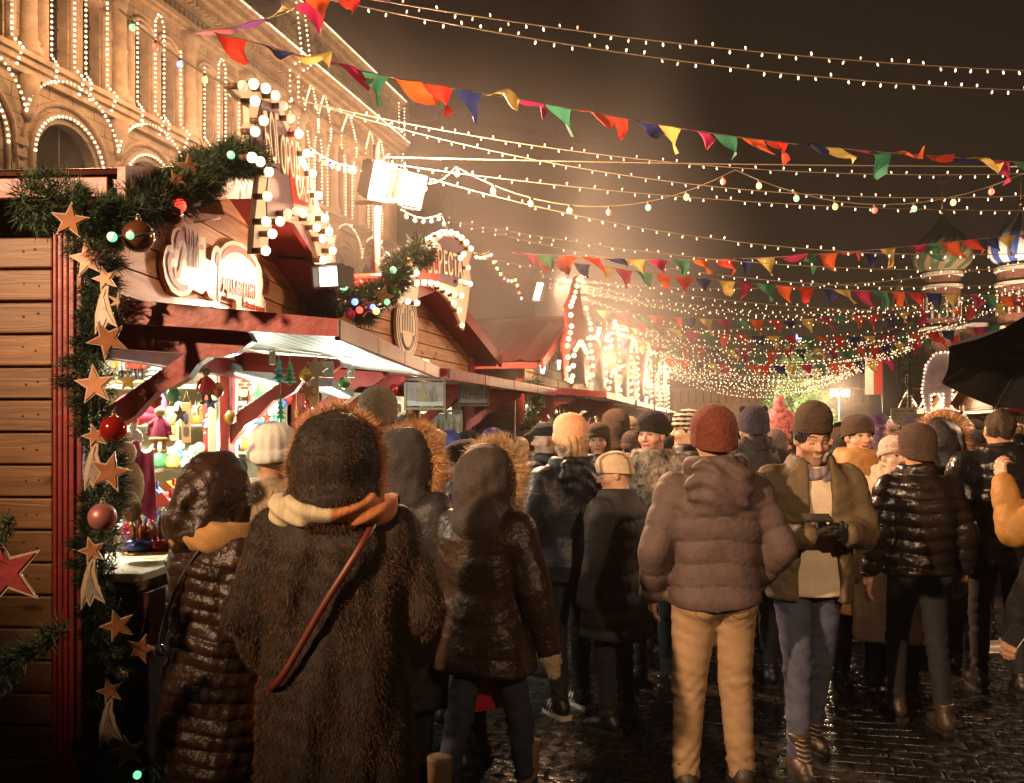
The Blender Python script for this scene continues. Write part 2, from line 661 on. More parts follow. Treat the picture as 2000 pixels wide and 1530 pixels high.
def person(px, top, d, yaw, label, jk, legs=None, hat=None, head=None, arms=('down', 'down'), nod=0, turn=0, hood=None, scarf=None,
           hair=None, hands=(None, None), feet=None, shoes=None, stance=(.0, .0), group='people in the market crowd', hatz=.03, gloves=None,
           lean=(0, 0), H=None, z0=0.0, bend=(0, 0), only_top=False, extra=None, cuff=None, tilt=0):
    R = random.Random(int(px * 7 + top))
    if H is None:
        H = CH + (HY - top) / F * d - hatz - z0
    s = H / 1.75
    base = Vector(((px - CX) / F * d, d, z0))
    yw = math.radians(yaw)
    # the head stands a little ahead of the feet's middle
    root = thing('person', label, 'person', base, yw, group)
    h = min(.032, max(.0085, d * .0026)) if d < 6.3 else min(.032, d * .0036)
    seed = int(px)
    hj = jk.get('h', h)
    ex = {'root': root, 's': s, 'h': h}
    # ---- skeleton
    sh, el, wr = {}, {}, {}
    bulk = jk.get('bulk', .02)
    for sx, nm in ((-1, arms[0]), (1, arms[1])):
        A = ARMS[nm] if isinstance(nm, str) else nm
        sh[sx] = Vector((sx * (.175 + bulk * .4), 0 + lean[1] * 1.0, 1.405))
        el[sx] = sh[sx] + Vector((sx * A[0][0], A[0][1], A[0][2]))
        wr[sx] = el[sx] + Vector((sx * A[1][0], A[1][1], A[1][2]))
    ex.update(sh=sh, el=el, wr=wr)
    kn, an = {}, {}
    for i, sx in enumerate((-1, 1)):
        fx, fy = (feet[i] if feet else (sx * .10, stance[i]))
        an[sx] = Vector((fx, fy, .085))
        kn[sx] = Vector((sx * .095 * .6 + fx * .4, fy * .5 + .025 + bend[i], .49))
    nod_r, turn_r = math.radians(nod), math.radians(turn)
    Mh = Matrix.Translation((0, .01 + lean[1] + .0012 * nod, 1.62 - .0008 * max(nod, 0))) @ Euler((0, 0, turn_r)).to_matrix().to_4x4() @ Euler((-nod_r, math.radians(tilt), 0)).to_matrix().to_4x4()
    ex['Mh'] = Mh

    def put(name, V, Q, m, parent=root, col=None):
        return mesh_np(name, V * s, Q, m, parent, col=col)

    # ---- body: head, neck, trunk, limbs, hands in one mesh
    hh = (.0042 if d < 7 else .006) if head is not None else .014
    hv, hq = nets(head_fn, (-.1, -.13, -.22), (.1, .13, .135), hh)
    ho = head or {}
    hc = paint_head(hv, ho)
    parts, cols = [(xf(hv, Mh), hq)], [hc]

    def core(X, Y, Z):
        e = ellip(X, Y, Z, (0, 0, 1.22), (.15, .095, .27))
        e = smin(e, ellip(X, Y, Z, (0, 0, .95), (.15, .105, .14)), .05)
        for sx in (-1, 1):
            e = smin(e, rcone(X, Y, Z, sh[sx] - Vector((sx * .03, 0, 0)), el[sx], .045, .038), .04)
            e = smin(e, rcone(X, Y, Z, el[sx], wr[sx], .038, .026), .02)
            e = smin(e, rcone(X, Y, Z, (sx * .085, 0, .92), kn[sx], .075, .05), .03)
            e = smin(e, rcone(X, Y, Z, kn[sx], an[sx], .05, .036), .02)
        return e
    P4 = np.array([list(wr[-1]), list(wr[1]), list(el[-1]), list(el[1]), list(an[-1]), list(an[1])])
    lo, hi = P4.min(0) - .12, P4.max(0) + .12
    lo = np.minimum(lo, (-.25, -.2, .0))
    hi = np.maximum(hi, (.25, .2, 1.56))
    cv, cq = nets(core, lo, hi, .03)
    skin = np.array([*ho.get('skin', (.5, .29, .19)), 1.0])
    parts.append((cv, cq))
    cols.append(np.tile(skin, (len(cv), 1)))
    glove_parts = {-1: [], 1: []}
    for i, sx in enumerate((-1, 1)):
        hd = hands[i]
        if hd is None:
            continue
        fd = (wr[sx] - el[sx]).normalized() if hd.get('d') is None else Vector(hd['d'])
        n = Vector(hd.get('n', (-sx, 0, 0)))
        sd = Vector(hd.get('t', (0, 1, 0)))
        cs = hand_cones(wr[sx] + fd * .02, fd, n, sd, hd.get('curl', .5), hd.get('thumb', .6))
        v, q = cones_mesh(cs, .0042 if d < 6 else .007, grow=.0025 if gloves else 0)
        if gloves:
            glove_parts[sx] = (v, q)
        else:
            parts.append((v, q))
            cols.append(np.tile(skin, (len(v), 1)))
    V, Q = joined(parts)
    put('body', V, Q, SKIN, col=np.concatenate(cols))
    for sx in (-1, 1):
        if len(glove_parts[sx]):
            put('glove', *glove_parts[sx], gloves)
    # ---- jacket
    kind = jk.get('cut', 'short')
    zs, aa, bb = (np.array(t, float) for t in PROF[kind])
    hem = jk.get('hem', zs[0])
    qp = jk.get('quilt')
    coltop = jk.get('collar', 1.53)
    opn = jk.get('open', 0)
    wa = jk.get('wrinkle', .004)
    fem = jk.get('waist', 0)

    def torso(X, Y, Z, g=0.0):
        a = np.interp(Z, zs, aa) + bulk + g - fem * np.exp(-((Z - 1.1) / .09) ** 2)
        b = np.interp(Z, zs, bb) + bulk + g - fem * .6 * np.exp(-((Z - 1.1) / .09) ** 2)
        yc = Y - lean[1] * np.clip((Z - .95) / .5, 0, 1.2)
        k = np.sqrt((np.abs(X) / a) ** 2.3 + (np.abs(yc) / b) ** 2.3) ** (2 / 2.3)
        e = (k - 1) * np.minimum(a, b) * .85
        if qp:
            zz = Z + .010 * np.sin(X * 8 + seed) + .006 * np.sin(X * 21 + seed * 2) + .015 * np.sin(Y * 6) + jk.get('messy', 0) * wob(X, Y, Z * .5, 16, seed + 8)
            e = e + qp[1] * (1 - np.abs(np.sin(PI * zz / qp[0])) ** (qp[2] if len(qp) > 2 else .5))
        return e

    def jfn(X, Y, Z):
        e = torso(X, Y, Z)
        e = smax(e, Z - coltop, .012)
        for sx in (-1, 1):
            r = .060 + bulk * .75
            a1 = rcone(X, Y, Z, sh[sx], el[sx], r + .004, r - .006, q=qp)
            a2 = rcone(X, Y, Z, el[sx], wr[sx] + (wr[sx] - el[sx]).normalized() * .012, r - .006, r * .72, q=qp)
            arm = smin(a1, a2, .02)
            e = smin(e, arm, .035)
        if jk.get('hood') == 'down':
            hb = (np.sqrt((X / (.160 - .25 * np.clip(1.42 - Z, 0, .2))) ** 2 + ((Y + .112 + bulk) / .060) ** 2 + ((Z - 1.425) / .135) ** 2) - 1) * .06
            hb = hb + .006 * wob(X, Y, Z * 1.6, 38, seed + 3) + .004 * np.sin(Z * 85 + 5 * np.sin(X * 14))
            e = smin(e, hb, .018)
            rim = np.sqrt((np.sqrt((X / 1.15) ** 2 + (Y + .02) ** 2) - .10) ** 2 + ((Z - 1.50 - .25 * Y * -1 * .3) / 1.5) ** 2) - .032
            e = smin(e, rim, .015)
        if jk.get('stand'):
            rim = np.sqrt((np.sqrt((X / 1.05) ** 2 + (Y - lean[1]) ** 2) - .085) ** 2 + ((Z - 1.50) / 2.2) ** 2) - .02
            e = smin(e, rim, .015)
        e = e + wa * wob(X, Y, Z, 30, seed) + wa * .45 * wob(X, Y, Z, 75, seed + 1)
        if opn:
            w = opn * (1.0 + .9 * np.clip((1.25 - Z) / .3, 0, 1))
            e = smax(e, -np.maximum(np.abs(X + .01) - w, -(Y - .02)), .012)
            e = smax(e, -(ellip(X, Y, Z, (0, .03, 1.56), (.085, .12, .17))), .01)
        e = smax(e, hem + .012 * np.sin(X * 9 + seed) - Z, .01)
        return e
    mj = jk['mat']
    pts = np.array([list(v) for v in (*sh.values(), *el.values(), *wr.values())])
    lo = np.minimum(pts.min(0) - .12 - bulk, (-.27 - bulk, -.27 - bulk, hem - .03))
    hi = np.maximum(pts.max(0) + .12 + bulk, (.27 + bulk, .22 + bulk, 1.62))
    jv, jq = nets(jfn, lo, hi, hj)
    name = jk.get('name', 'coat' if kind == 'coat' else 'jacket')
    jo = put(name, jv, jq, mj)
    ex['jacket'], ex['jv'], ex['jq'] = jo, jv, jq
    if jk.get('fur'):
        n, ln, mats_, wd = jk['fur']
        p, nr = surf_pts(jv, jq, n)
        lay = np.stack([wob(p[:, 0], p[:, 1], p[:, 2], 34, 70 + k_) + .8 * wob(p[:, 0], p[:, 1], p[:, 2], 90, 80 + k_) for k_ in range(3)], 1)
        fv, fq = strands(p, nr * .42 + np.array([0, 0, -.8]) + lay * .33 + RNG.normal(size=p.shape) * .14, ln, wd)
        put('fur', fv, fq, mats_, jo)
    if opn:
        def sfn(X, Y, Z):
            e = torso(X, Y, Z, -.016 - bulk * .4)
            e = smax(e, Z - 1.47, .01)
            e = e + .004 * wob(X, Y, Z, 28, seed + 9)
            e = smax(e, (hem + .03) - Z, .01)
            return e
        sv, sq = nets(sfn, (-.24, -.2, hem), (.24, .22, 1.5), h)
        put('shirt', sv, sq, jk['shirt'])
    # ---- legs
    if legs is not None:
        lm = legs['mat']
        tw = legs.get('bulk', .0)

        def lfn(X, Y, Z):
            e = ellip(X, Y, Z, (0, -.005, .93), (.168 + tw, .122 + tw, .13))
            for sx in (-1, 1):
                hp = (sx * .085, -.005, .90)
                e = smin(e, rcone(X, Y, Z, hp, kn[sx], .094 + tw, .064 + tw * .6), .03)
                e = smin(e, rcone(X, Y, Z, kn[sx] + Vector((0, -.006, 0)), an[sx] + Vector((0, -.01, .0)), .064 + tw * .6, .050 + tw * .5), .018)
                e = smin(e, ellip(X, Y, Z, (sx * .085, -.085, .89), (.085, .06, .09)), .03)
            kz = np.exp(-((Z - .47) / .10) ** 2)
            az = np.exp(-((Z - .14) / .10) ** 2)
            hz = np.exp(-((Z - .80) / .07) ** 2)
            n1 = wob(X * .9, Y * .9, Z * 2.2 + X * .7, 34, seed + 5)
            n2 = wob(X * .8, Y * .8, Z * 2.6 - np.abs(X) * .8, 62, seed + 6)
            fold = np.sin(Z * 92 + 5.5 * np.sin(X * 17 + seed) + 4 * np.sin(Y * 19 + X * 9))
            e = e + .0022 * n1 + .0030 * n2 * (.2 + kz + 1.3 * az + .7 * hz) + fold * (.0025 * kz + .0042 * az)
            e = smax(e, Z - 1.03, .01)
            e = smax(e, legs.get('end', .045) - Z, .012)
            return e
        P4 = np.array([list(an[-1]), list(an[1]), list(kn[-1]), list(kn[1])])
        lo = np.minimum(P4.min(0) - .11, (-.21, -.19, .03))
        hi = np.maximum(P4.max(0) + .11, (.21, .18, 1.05))
        v, q = nets(lfn, lo, hi, h * .95)
        lo_ = put(legs.get('name', 'trousers'), v, q, lm)
        if legs.get('details'):
            legs['details'](lo_, s)
        # shoes
        sm = shoes or {}
        for sx in (-1, 1):
            A = an[sx]

            def ffn(X, Y, Z):
                e = rcone(X, Y, Z, (A.x, A.y - .045, .058), (A.x + sx * .008, A.y + .085, .046), .046, .040)
                e = smin(e, rcone(X, Y, Z, (A.x + sx * .008, A.y + .085, .046), (A.x + sx * .012, A.y + .15, .038), .040, .032), .02)
                e = smin(e, rcone(X, Y, Z, (A.x, A.y - .02, .07), (A.x, A.y - .015, sm.get('top', .15)), .047, .05 + sm.get('bulk', 0)), .03)
                e = e + .002 * wob(X, Y, Z, 60, seed)
                e = smax(e, .022 - Z, .004)
                return smax(e, Z - sm.get('top', .15), .01)
            v, q = nets(ffn, (A.x - .12, A.y - .14, 0), (A.x + .12, A.y + .23, sm.get('top', .15) + .03), max(h * .6, .008))
            so = put(sm.get('name', 'shoe'), v, q, sm.get('mat', SHOE))
            mb = MB()
            ol = [(x + A.x, y + A.y) for x, y in ((-.042, -.075), (-.03, -.095), (.03, -.095), (.042, -.075), (.047, .06), (.043, .13), (.022, .185), (-.012, .185), (-.04, .13), (-.045, .05))]
            mb.prism([(x * s, y * s) for x, y in ol], .0, .026 * s)
            mb.build('sole', sm.get('sole', SOLE), so, local=True)
            if sm.get('laces'):
                mb = MB()
                for i in range(6):
                    t = i / 5
                    z, y = .075 + t * .10, .085 - t * .062
                    mb.tube([((A.x - .032) * s, (A.y + y) * s, z * s), (A.x * s, (A.y + y + .022) * s, (z + .004) * s), ((A.x + .032) * s, (A.y + y) * s, (z + .012) * s)], .0035 * s, 5)
                mb.build('laces', sm['laces'], so, local=True)
            if sm.get('stripes'):
                mb = MB()
                for i in range(3):
                    for ss in (-1, 1):
                        y = A.y + .01 + i * .03
                        mb.tube([((A.x + ss * .047) * s, y * s, .03 * s), ((A.x + ss * .040) * s, (y - .02) * s, .085 * s)], .006 * s, 4)
                mb.build('stripes', sm['stripes'], so, local=True)
    # ---- headwear
    if hat:
        hv = hat_mesh(hat, R)
        ho_ = put(hat.get('name', 'beanie'), xf(hv[0], Mh), hv[1], hat['mat'], col=PAINT[hat['mat'].name](hv[0]) if hat.get('paint') else None)
        if hat.get('pom'):
            mb = MB()
            c = Mh @ Vector((0, -.03, hat.get('top', .15) + .025))
            p = RNG.normal(size=(700, 3))
            p /= np.linalg.norm(p, axis=1)[:, None]
            v, q = strands(np.array(c) + p * .004, p, hat['pom'], .006)
            put('pompom', v, q, hat.get('pmat', hat['mat']), ho_)
        if hat.get('fur'):
            n, ln, fm = hat['fur']
            p, nr = surf_pts(xf(hv[0], Mh), hv[1], n)
            v, q = strands(p, nr + RNG.normal(size=p.shape) * .4 + np.array([0, 0, -.2]), ln, .004)
            put('fur', v, q, fm, ho_)
        if hat.get('ears'):
            mb = MB()
            for sx in (-1, 1):
                mb.ball((sx * .07, -.01, .14), (.024, .012, .022), 10, M=Mh)
            mb.v = [(x * s, y * s, z * s) for x, y, z in mb.v]
            mb.build('ear', hat['mat'], ho_, local=True)
    if hair:
        def rfn(X, Y, Z):
            e = ellip(X, Y, Z, (0, -.018, .03), (.087, .104, .101))
            if hair.get('long'):
                L = hair['long']
                e = smin(e, rcone(X, Y, Z, (0, -.055, .0), (0, -.085, -L), .085, .062), .04)
            if hair.get('side'):
                for sx in (-1, 1):
                    e = smin(e, rcone(X, Y, Z, (sx * .07, .015, .03), (sx * .082, .03, -hair['side']), .03, .028), .02)
            if hair.get('bun'):
                e = smin(e, ellip(X, Y, Z, (0, -.12, .03), (.05, .04, .05)), .02)
            e = smax(e, -ellip(X, Y, Z, (0, .10, -.03), (.068, .085, .098)), .012)
            return e + .004 * wob(X * 3, Y * 3, Z * .6, 55, seed) + (.004 * wob(X, Y, Z, 90, seed + 2))
        L = hair.get('long', .02)
        v, q = nets(rfn, (-.14, -.2, -max(L, hair.get('side', 0)) - .1), (.14, .12, .15), max(.007, h * .55))
        put('hair', xf(v, Mh), q, hair['mat'])
    if hood is not None:
        ro = hood.get('size', 1.0)

        def ofn(X, Y, Z):
            e = ellip(X, Y, Z, (0, -.02, .015), (.125 * ro, .15 * ro, .158 * ro))
            e = smin(e, rcone(X, Y, Z, (0, -.045, -.06), (0, -.05, -hood.get('drop', .17)), .11 * ro, .135 * ro), .05)
            if qp and hood.get('quilt', True):
                e = e + qp[1] * .8 * (1 - np.sqrt(np.abs(np.sin(PI * (Y * .8 + Z * .6) / .05))))
            e = e + hood.get('wrinkle', .007) * wob(X, Y, Z, 32, seed + 4) + .003 * wob(X, Y, Z, 80, seed + 5)
            inn = ellip(X, Y, Z, (0, .035, .0), (.102 * ro, .15 * ro, .128 * ro))
            e = smax(e, -inn, .012)
            e = smax(e, Y - .105 - .25 * Z * -.2, .02)
            return e
        v, q = nets(ofn, (-.2, -.25, -.33), (.2, .18, .22), max(.009, h * .8))
        hd_ = put('hood', xf(v, Mh), q, hood.get('mat', mj))
        if hood.get('fur'):
            n, ln, fm, wd = hood['fur']
            p, nr = surf_pts(v, q, n, keep=lambda c: ((c[:, 1] > hood.get('furfrom', .045)) & (c[:, 2] > -.17)).astype(float) + 1e-9)
            ax = p * np.array([1, 0, 1])
            ax /= np.linalg.norm(ax, axis=1)[:, None] + 1e-6
            cl = np.stack([np.sin(p[:, 0] * 160 + p[:, 2] * 90), np.sin(p[:, 2] * 170 + 1), np.sin(p[:, 0] * 120 - p[:, 2] * 140)], 1)
            fv, fq = strands(p, ax * .9 + np.array([0, .25, -.15]) + RNG.normal(size=p.shape) * .42 + cl * .35 + nr * .3, ln, wd)
            put('fur_trim', xf(fv, Mh), fq, fm, hd_)
        if hood.get('pelt'):
            n, ln, fm, wd = hood['pelt']
            p, nr = surf_pts(v, q, n)
            fv, fq = strands(p, nr * .6 + np.array([0, -.3, -.7]) + RNG.normal(size=p.shape) * .25, ln, wd)
            put('fur', xf(fv, Mh), fq, fm, hd_)
    if scarf:
        zc, rr = scarf.get('z', 1.50), scarf.get('r', .045)

        def cfn(X, Y, Z):
            rad = np.sqrt((X / 1.08) ** 2 + (Y - lean[1] - .005) ** 2)
            zz = Z - zc - scarf.get('slope', -.18) * (Y - lean[1])
            e = np.sqrt((rad - scarf.get('R', .09)) ** 2 + (zz / scarf.get('tall', 1.5)) ** 2) - rr
            e = e + scarf.get('fold', .010) * np.sin(zz * 95 + 6 * np.sin(np.arctan2(X, Y) * 2 + seed)) * .6 + .004 * wob(X, Y, Z, 50, seed)
            for (x, y, zt, zb, w) in scarf.get('ends', ()):
                q_ = np.maximum(np.maximum(np.abs(X - x - .015 * np.sin(Z * 11)) - w, np.abs(Y - y - .02 * np.sin(Z * 7 + 1)) - .012 - .005 * np.sin(X * 190)), np.maximum(Z - zt, zb - Z))
                e = smin(e, q_, .012)
            return e
        zb = min([zc - .1] + [t[3] - .02 for t in scarf.get('ends', ())])
        v, q = nets(cfn, (-.22, -.22, zb), (.22, .30, zc + .16), h * .8)
        col = None
        if scarf.get('paint'):
            col = scarf['paint'](v)
        put('scarf', v, q, scarf['mat'], col=col)
    if extra:
        extra(ex)
    return root


def hat_mesh(o, R):
    """knitted and other hats in the head's frame"""
    n, m = 56, 22
    k = o.get('kind', 'beanie')
    top = o.get('top', .15)
    ribs, ra = o.get('ribs', 0), o.get('ra', .012)
    V = []
    for i in range(m + 1):
        t = i / m
        for j in range(n):
            a = 2 * PI * j / n
            ca, sa = math.cos(a), math.sin(a)
            if k == 'beanie':
                z0 = o.get('z0', .008) + .026 * sa
                if t < .25:
                    r = 1.0 + o.get('cuff', .07) * math.sin(PI * min(t / .25, 1)) ** .35
                    z = z0 + (top - z0) * t * 1.1
                    kk = r
                else:
                    u = (t - .25) / .75
                    kk = (1 - u ** o.get('pow', 2.6)) ** .5 if u < 1 else 0
                    kk *= 1.0 + o.get('puff', .03) * math.sin(PI * u)
                    z = z0 + (top - z0) * (.275 + .725 * u)
                kk *= 1 + ra * math.cos(ribs * a) * (1 if t < .97 else 0) if ribs else 1 + .012 * math.sin(3 * a + 9 * t)
                x, y = .090 * kk * ca * o.get('wide', 1), .110 * kk * sa * o.get('wide', 1) - .012
                y -= o.get('slouch', 0) * max(0, t - .5) * 2
            elif k == 'beret':
                u = t
                kk = (1 + .42 * math.sin(PI * min(1, u * 1.12)) ** .8) * (1 if u < .6 else max(0, 1 - ((u - .6) / .4) ** 2.2) ** .5)
                z = .035 + .01 * sa + (top - .035) * u
                kk *= 1 + .02 * math.sin(5 * a + 12 * t) + (ra * math.cos(ribs * a + t * 5) if ribs else 0)
                x, y = .084 * kk * ca, .10 * kk * sa - .02 - .03 * u
            elif k == 'fur':
                kk = (1 + .22 * math.sin(PI * u_(t)) ** .5) * (max(0, 1 - max(0, (t - .55) / .45) ** 2.4) ** .5)
                z = .0 + .02 * sa + top * t
                x, y = .09 * kk * ca, .108 * kk * sa - .012
            else:   # flat cap with a peak
                kk = (1.04 + .12 * math.sin(PI * min(1, t * 1.1))) * (max(0, 1 - max(0, (t - .4) / .6) ** 2.4) ** .5)
                z = .035 + (top - .045) * t
                ext = .075 * max(0, sa) ** 3 * max(0, 1 - t * 2.2)
                x, y = .086 * kk * ca, .106 * kk * sa - .012 + ext
            V.append((x, y, z))
    Q = []
    for i in range(m):
        for j in range(n):
            j2 = (j + 1) % n
            Q.append((i * n + j, i * n + j2, (i + 1) * n + j2, (i + 1) * n + j))
    return np.array(V, np.float32), np.array(Q, np.int32)


def u_(t):
    return min(1, max(0, t * 1.15))


SHOE = mat('black_shoe_leather', (.012, .010, .009), .4, var=.2, bump=.15, bs=80)
SOLE = mat('black_rubber_sole', (.015, .014, .013), .7)
# ---------------------------------------------------------------- camera, sky, ground
cam = bpy.data.cameras.new('camera')
camo = link(bpy.data.objects.new('camera', cam))
camo.location = (0, 0, CH)
camo.rotation_euler = (PI / 2, 0, 0)
cam.sensor_width = 36
cam.lens = 36 * F / 2000
cam.shift_y = 69 / 2000
cam.clip_start = .05
cam.clip_end = 1500
SC.camera = camo
SC.view_settings.view_transform = 'Standard'
SC.view_settings.look = 'None'
SC.view_settings.gamma = 1
SC.view_settings.exposure = 0
SC.cycles.use_denoising = True
SC.cycles.use_light_tree = True
SC.cycles.sample_clamp_indirect = 2.0
SC.cycles.sample_clamp_direct = 0
SC.cycles.max_bounces = 6
SC.cycles.diffuse_bounces = 2
SC.cycles.glossy_bounces = 3
SC.cycles.transmission_bounces = 3
SC.cycles.volume_bounces = 0
SC.cycles.transparent_max_bounces = 6
SC.cycles.caustics_reflective = False
SC.cycles.caustics_refractive = False
SC.cycles.adaptive_threshold = .02
SC.cycles.volume_step_rate = 1.5
SC.cycles.volume_max_steps = 96

W = bpy.data.worlds.new('World')
SC.world = W
W.use_nodes = True
_t = W.node_tree
_bg = _t.nodes['Background']
_sky = _t.nodes.new('ShaderNodeTexSky')
_sky.sky_type = 'NISHITA'
_sky.sun_disc = False
_sky.sun_elevation = math.radians(-6)
_sky.sun_rotation = math.radians(200)
_mix = _t.nodes.new('ShaderNodeMix')
_mix.data_type = 'RGBA'
_mix.blend_type = 'ADD'
_mix.inputs[0].default_value = 1
_tc = _t.nodes.new('ShaderNodeTexCoord')
_sep = _t.nodes.new('ShaderNodeSeparateXYZ')
_t.links.new(_tc.outputs['Generated'], _sep.inputs[0])
_rmp = _t.nodes.new('ShaderNodeValToRGB')          # town glow low over the roofs on a clouded night
_rmp.color_ramp.elements[0].position = 0.0
_rmp.color_ramp.elements[0].color = (.50, .27, .15, 1)
_rmp.color_ramp.elements[1].position = .55
_rmp.color_ramp.elements[1].color = (.075, .048, .044, 1)
_t.links.new(_sep.outputs['Z'], _rmp.inputs[0])
_t.links.new(_sky.outputs[0], _mix.inputs[6])
_t.links.new(_rmp.outputs[0], _mix.inputs[7])
_t.links.new(_mix.outputs[2], _bg.inputs[0])
_bg.inputs[1].default_value = .05


def ground_mat():
    m = bpy.data.materials.new('wet_cobbles')
    t, N, L = nt(m)
    b = N['Principled BSDF']
    tc = N.new('ShaderNodeTexCoord')
    mp = N.new('ShaderNodeMapping')
    mp.inputs['Rotation'].default_value = (0, 0, math.radians(13.5))
    L.new(tc.outputs['Object'], mp.inputs[0])
    wn = N.new('ShaderNodeTexNoise')
    wn.inputs['Scale'].default_value = 3.0
    L.new(mp.outputs[0], wn.inputs['Vector'])
    wv = N.new('ShaderNodeVectorMath')
    wv.operation = 'MULTIPLY_ADD'
    wv.inputs[1].default_value = (.05, .05, 0)
    L.new(wn.outputs['Color'], wv.inputs[0])
    L.new(mp.outputs[0], wv.inputs[2])
    br = N.new('ShaderNodeTexBrick')
    br.offset = .5
    br.inputs['Scale'].default_value = 1.0
    br.inputs['Brick Width'].default_value = .21
    br.inputs['Row Height'].default_value = .115
    br.inputs['Mortar Size'].default_value = .012
    br.inputs['Mortar Smooth'].default_value = .9
    br.inputs['Color1'].default_value = (.009, .008, .007, 1)
    br.inputs['Color2'].default_value = (.015, .013, .011, 1)
    br.inputs['Mortar'].default_value = (.006, .005, .005, 1)
    L.new(wv.outputs[0], br.inputs['Vector'])
    L.new(br.outputs['Color'], b.inputs['Base Color'])
    nz = N.new('ShaderNodeTexNoise')
    nz.inputs['Scale'].default_value = 16
    nz.inputs['Detail'].default_value = 6
    L.new(mp.outputs[0], nz.inputs['Vector'])
    mr = N.new('ShaderNodeMapRange')
    mr.inputs['From Min'].default_value = .35
    mr.inputs['From Max'].default_value = .65
    mr.inputs['To Min'].default_value = .08
    mr.inputs['To Max'].default_value = .42
    L.new(nz.outputs[0], mr.inputs['Value'])
    L.new(mr.outputs[0], b.inputs['Roughness'])
    ad = N.new('ShaderNodeMath')
    ad.operation = 'MULTIPLY_ADD'
    ad.inputs[1].default_value = -1.0
    L.new(br.outputs['Fac'], ad.inputs[0])
    m3 = N.new('ShaderNodeMath')
    m3.operation = 'MULTIPLY'
    m3.inputs[1].default_value = .8
    L.new(nz.outputs[0], m3.inputs[0])
    L.new(m3.outputs[0], ad.inputs[2])
    bp = N.new('ShaderNodeBump')
    bp.inputs['Strength'].default_value = 1.0
    bp.inputs['Distance'].default_value = .022
    L.new(ad.outputs[0], bp.inputs['Height'])
    L.new(bp.outputs[0], b.inputs['Normal'])
    b.inputs['Specular IOR Level'].default_value = .6
    return m


mb = MB()
mb.add([(-400, -60, 0), (400, -60, 0), (400, 600, 0), (-400, 600, 0)], [(0, 1, 2, 3)])
tag(mb.build('ground', ground_mat()), kind='structure')
mb = MB()
_st = [(3.95, 8.0), (4.22, 8.0), (3.72, 6.72), (3.46, 6.72)]
mb.add([(x, y, .004) for x, y in _st], [(3, 2, 1, 0)])
tag(mb.build('road_marking', mat('worn_road_paint', (.62, .55, .42), .45, var=.45, vs=9, bump=.6, bs=22)), kind='structure')

# ---------------------------------------------------------------- the air
AIR = 0.0008


def volume_box(name, lo, hi, dens, col, aniso=.35, noise=None):
    mb = MB()
    c = [(a + b) / 2 for a, b in zip(lo, hi)]
    s = [b - a for a, b in zip(lo, hi)]
    m = bpy.data.materials.new(name)
    t, N, L = nt(m)
    N.remove(N['Principled BSDF'])
    pv = N.new('ShaderNodeVolumePrincipled')
    pv.inputs['Color'].default_value = (*col, 1)
    pv.inputs['Density'].default_value = dens
    pv.inputs['Anisotropy'].default_value = aniso
    L.new(pv.outputs[0], N['Material Output'].inputs['Volume'])
    mb.box((0, 0, 0), s)
    o = mb.build(name, m, loc=c) if False else None
    me = bpy.data.meshes.new(name)
    me.from_pydata([Vector(v) for v in mb.v], [], mb.f)
    me.materials.append(m)
    o = bpy.data.objects.new(name, me)
    o.location = c
    link(o)
    if noise:
        tc = N.new('ShaderNodeTexCoord')
        nz = N.new('ShaderNodeTexNoise')
        nz.inputs['Scale'].default_value = noise[0]
        nz.inputs['Detail'].default_value = 3
        mp = N.new('ShaderNodeMapping')
        mp.inputs['Scale'].default_value = noise[1]
        mp.inputs['Rotation'].default_value = noise[2]
        L.new(tc.outputs['Object'], mp.inputs[0])
        L.new(mp.outputs[0], nz.inputs['Vector'])
        mr = N.new('ShaderNodeMapRange')
        mr.inputs['From Min'].default_value = noise[3]
        mr.inputs['From Max'].default_value = noise[4]
        L.new(nz.outputs[0], mr.inputs['Value'])
        # thin out towards the borders
        nm = N.new('ShaderNodeVectorMath')
        nm.operation = 'DIVIDE'
        nm.inputs[1].default_value = [x / 2 for x in s]
        L.new(tc.outputs['Object'], nm.inputs[0])
        ln = N.new('ShaderNodeVectorMath')
        ln.operation = 'LENGTH'
        L.new(nm.outputs[0], ln.inputs[0])
        m2 = N.new('ShaderNodeMapRange')
        m2.interpolation_type = 'SMOOTHSTEP'
        m2.inputs['From Min'].default_value = 1.0
        m2.inputs['From Max'].default_value = .15
        L.new(ln.outputs['Value'], m2.inputs['Value'])
        mu = N.new('ShaderNodeMath')
        mu.operation = 'MULTIPLY'
        L.new(mr.outputs[0], mu.inputs[0])
        L.new(m2.outputs[0], mu.inputs[1])
        m4 = N.new('ShaderNodeMath')
        m4.operation = 'MULTIPLY'
        m4.inputs[1].default_value = dens
        L.new(mu.outputs[0], m4.inputs[0])
        L.new(m4.outputs[0], pv.inputs['Density'])
    return tag(o, kind='stuff')


if not globals().get('NO_AIR'):
    volume_box('haze', (-60, -12, -1), (70, 190, 60), AIR, (.95, .9, .86))
    volume_box('steam', (-5.4, 8.6, -.8), (3.9, 17.5, 7.6), .46, (.95, .88, .82), .25, (.34, (1, .6, .8), (0, .5, 0), .36, .68))
    volume_box('steam', (.6, 12.5, 2.6), (3.4, 15.5, 10.5), .10, (.95, .9, .86), .25, (.5, (1, 1, .5), (0, .3, 0), .34, .7))
    volume_box('steam', (-2.0, 13, .0), (6.0, 27, 5.4), .06, (.95, .88, .82), .25, (.2, (1, .6, .8), (0, .3, 0), .25, .70))
    volume_box('steam', (8.5, 30, .5), (15, 36, 5.0), .03, (.95, .88, .82), .25, (.2, (1, .6, .8), (0, .3, 0), .2, .6))
    volume_box('steam', (-4.2, 4.9, 2.0), (-.2, 8.2, 5.4), .09, (.95, .88, .82), .25, (.5, (1, .6, .8), (0, .3, 0), .35, .75))


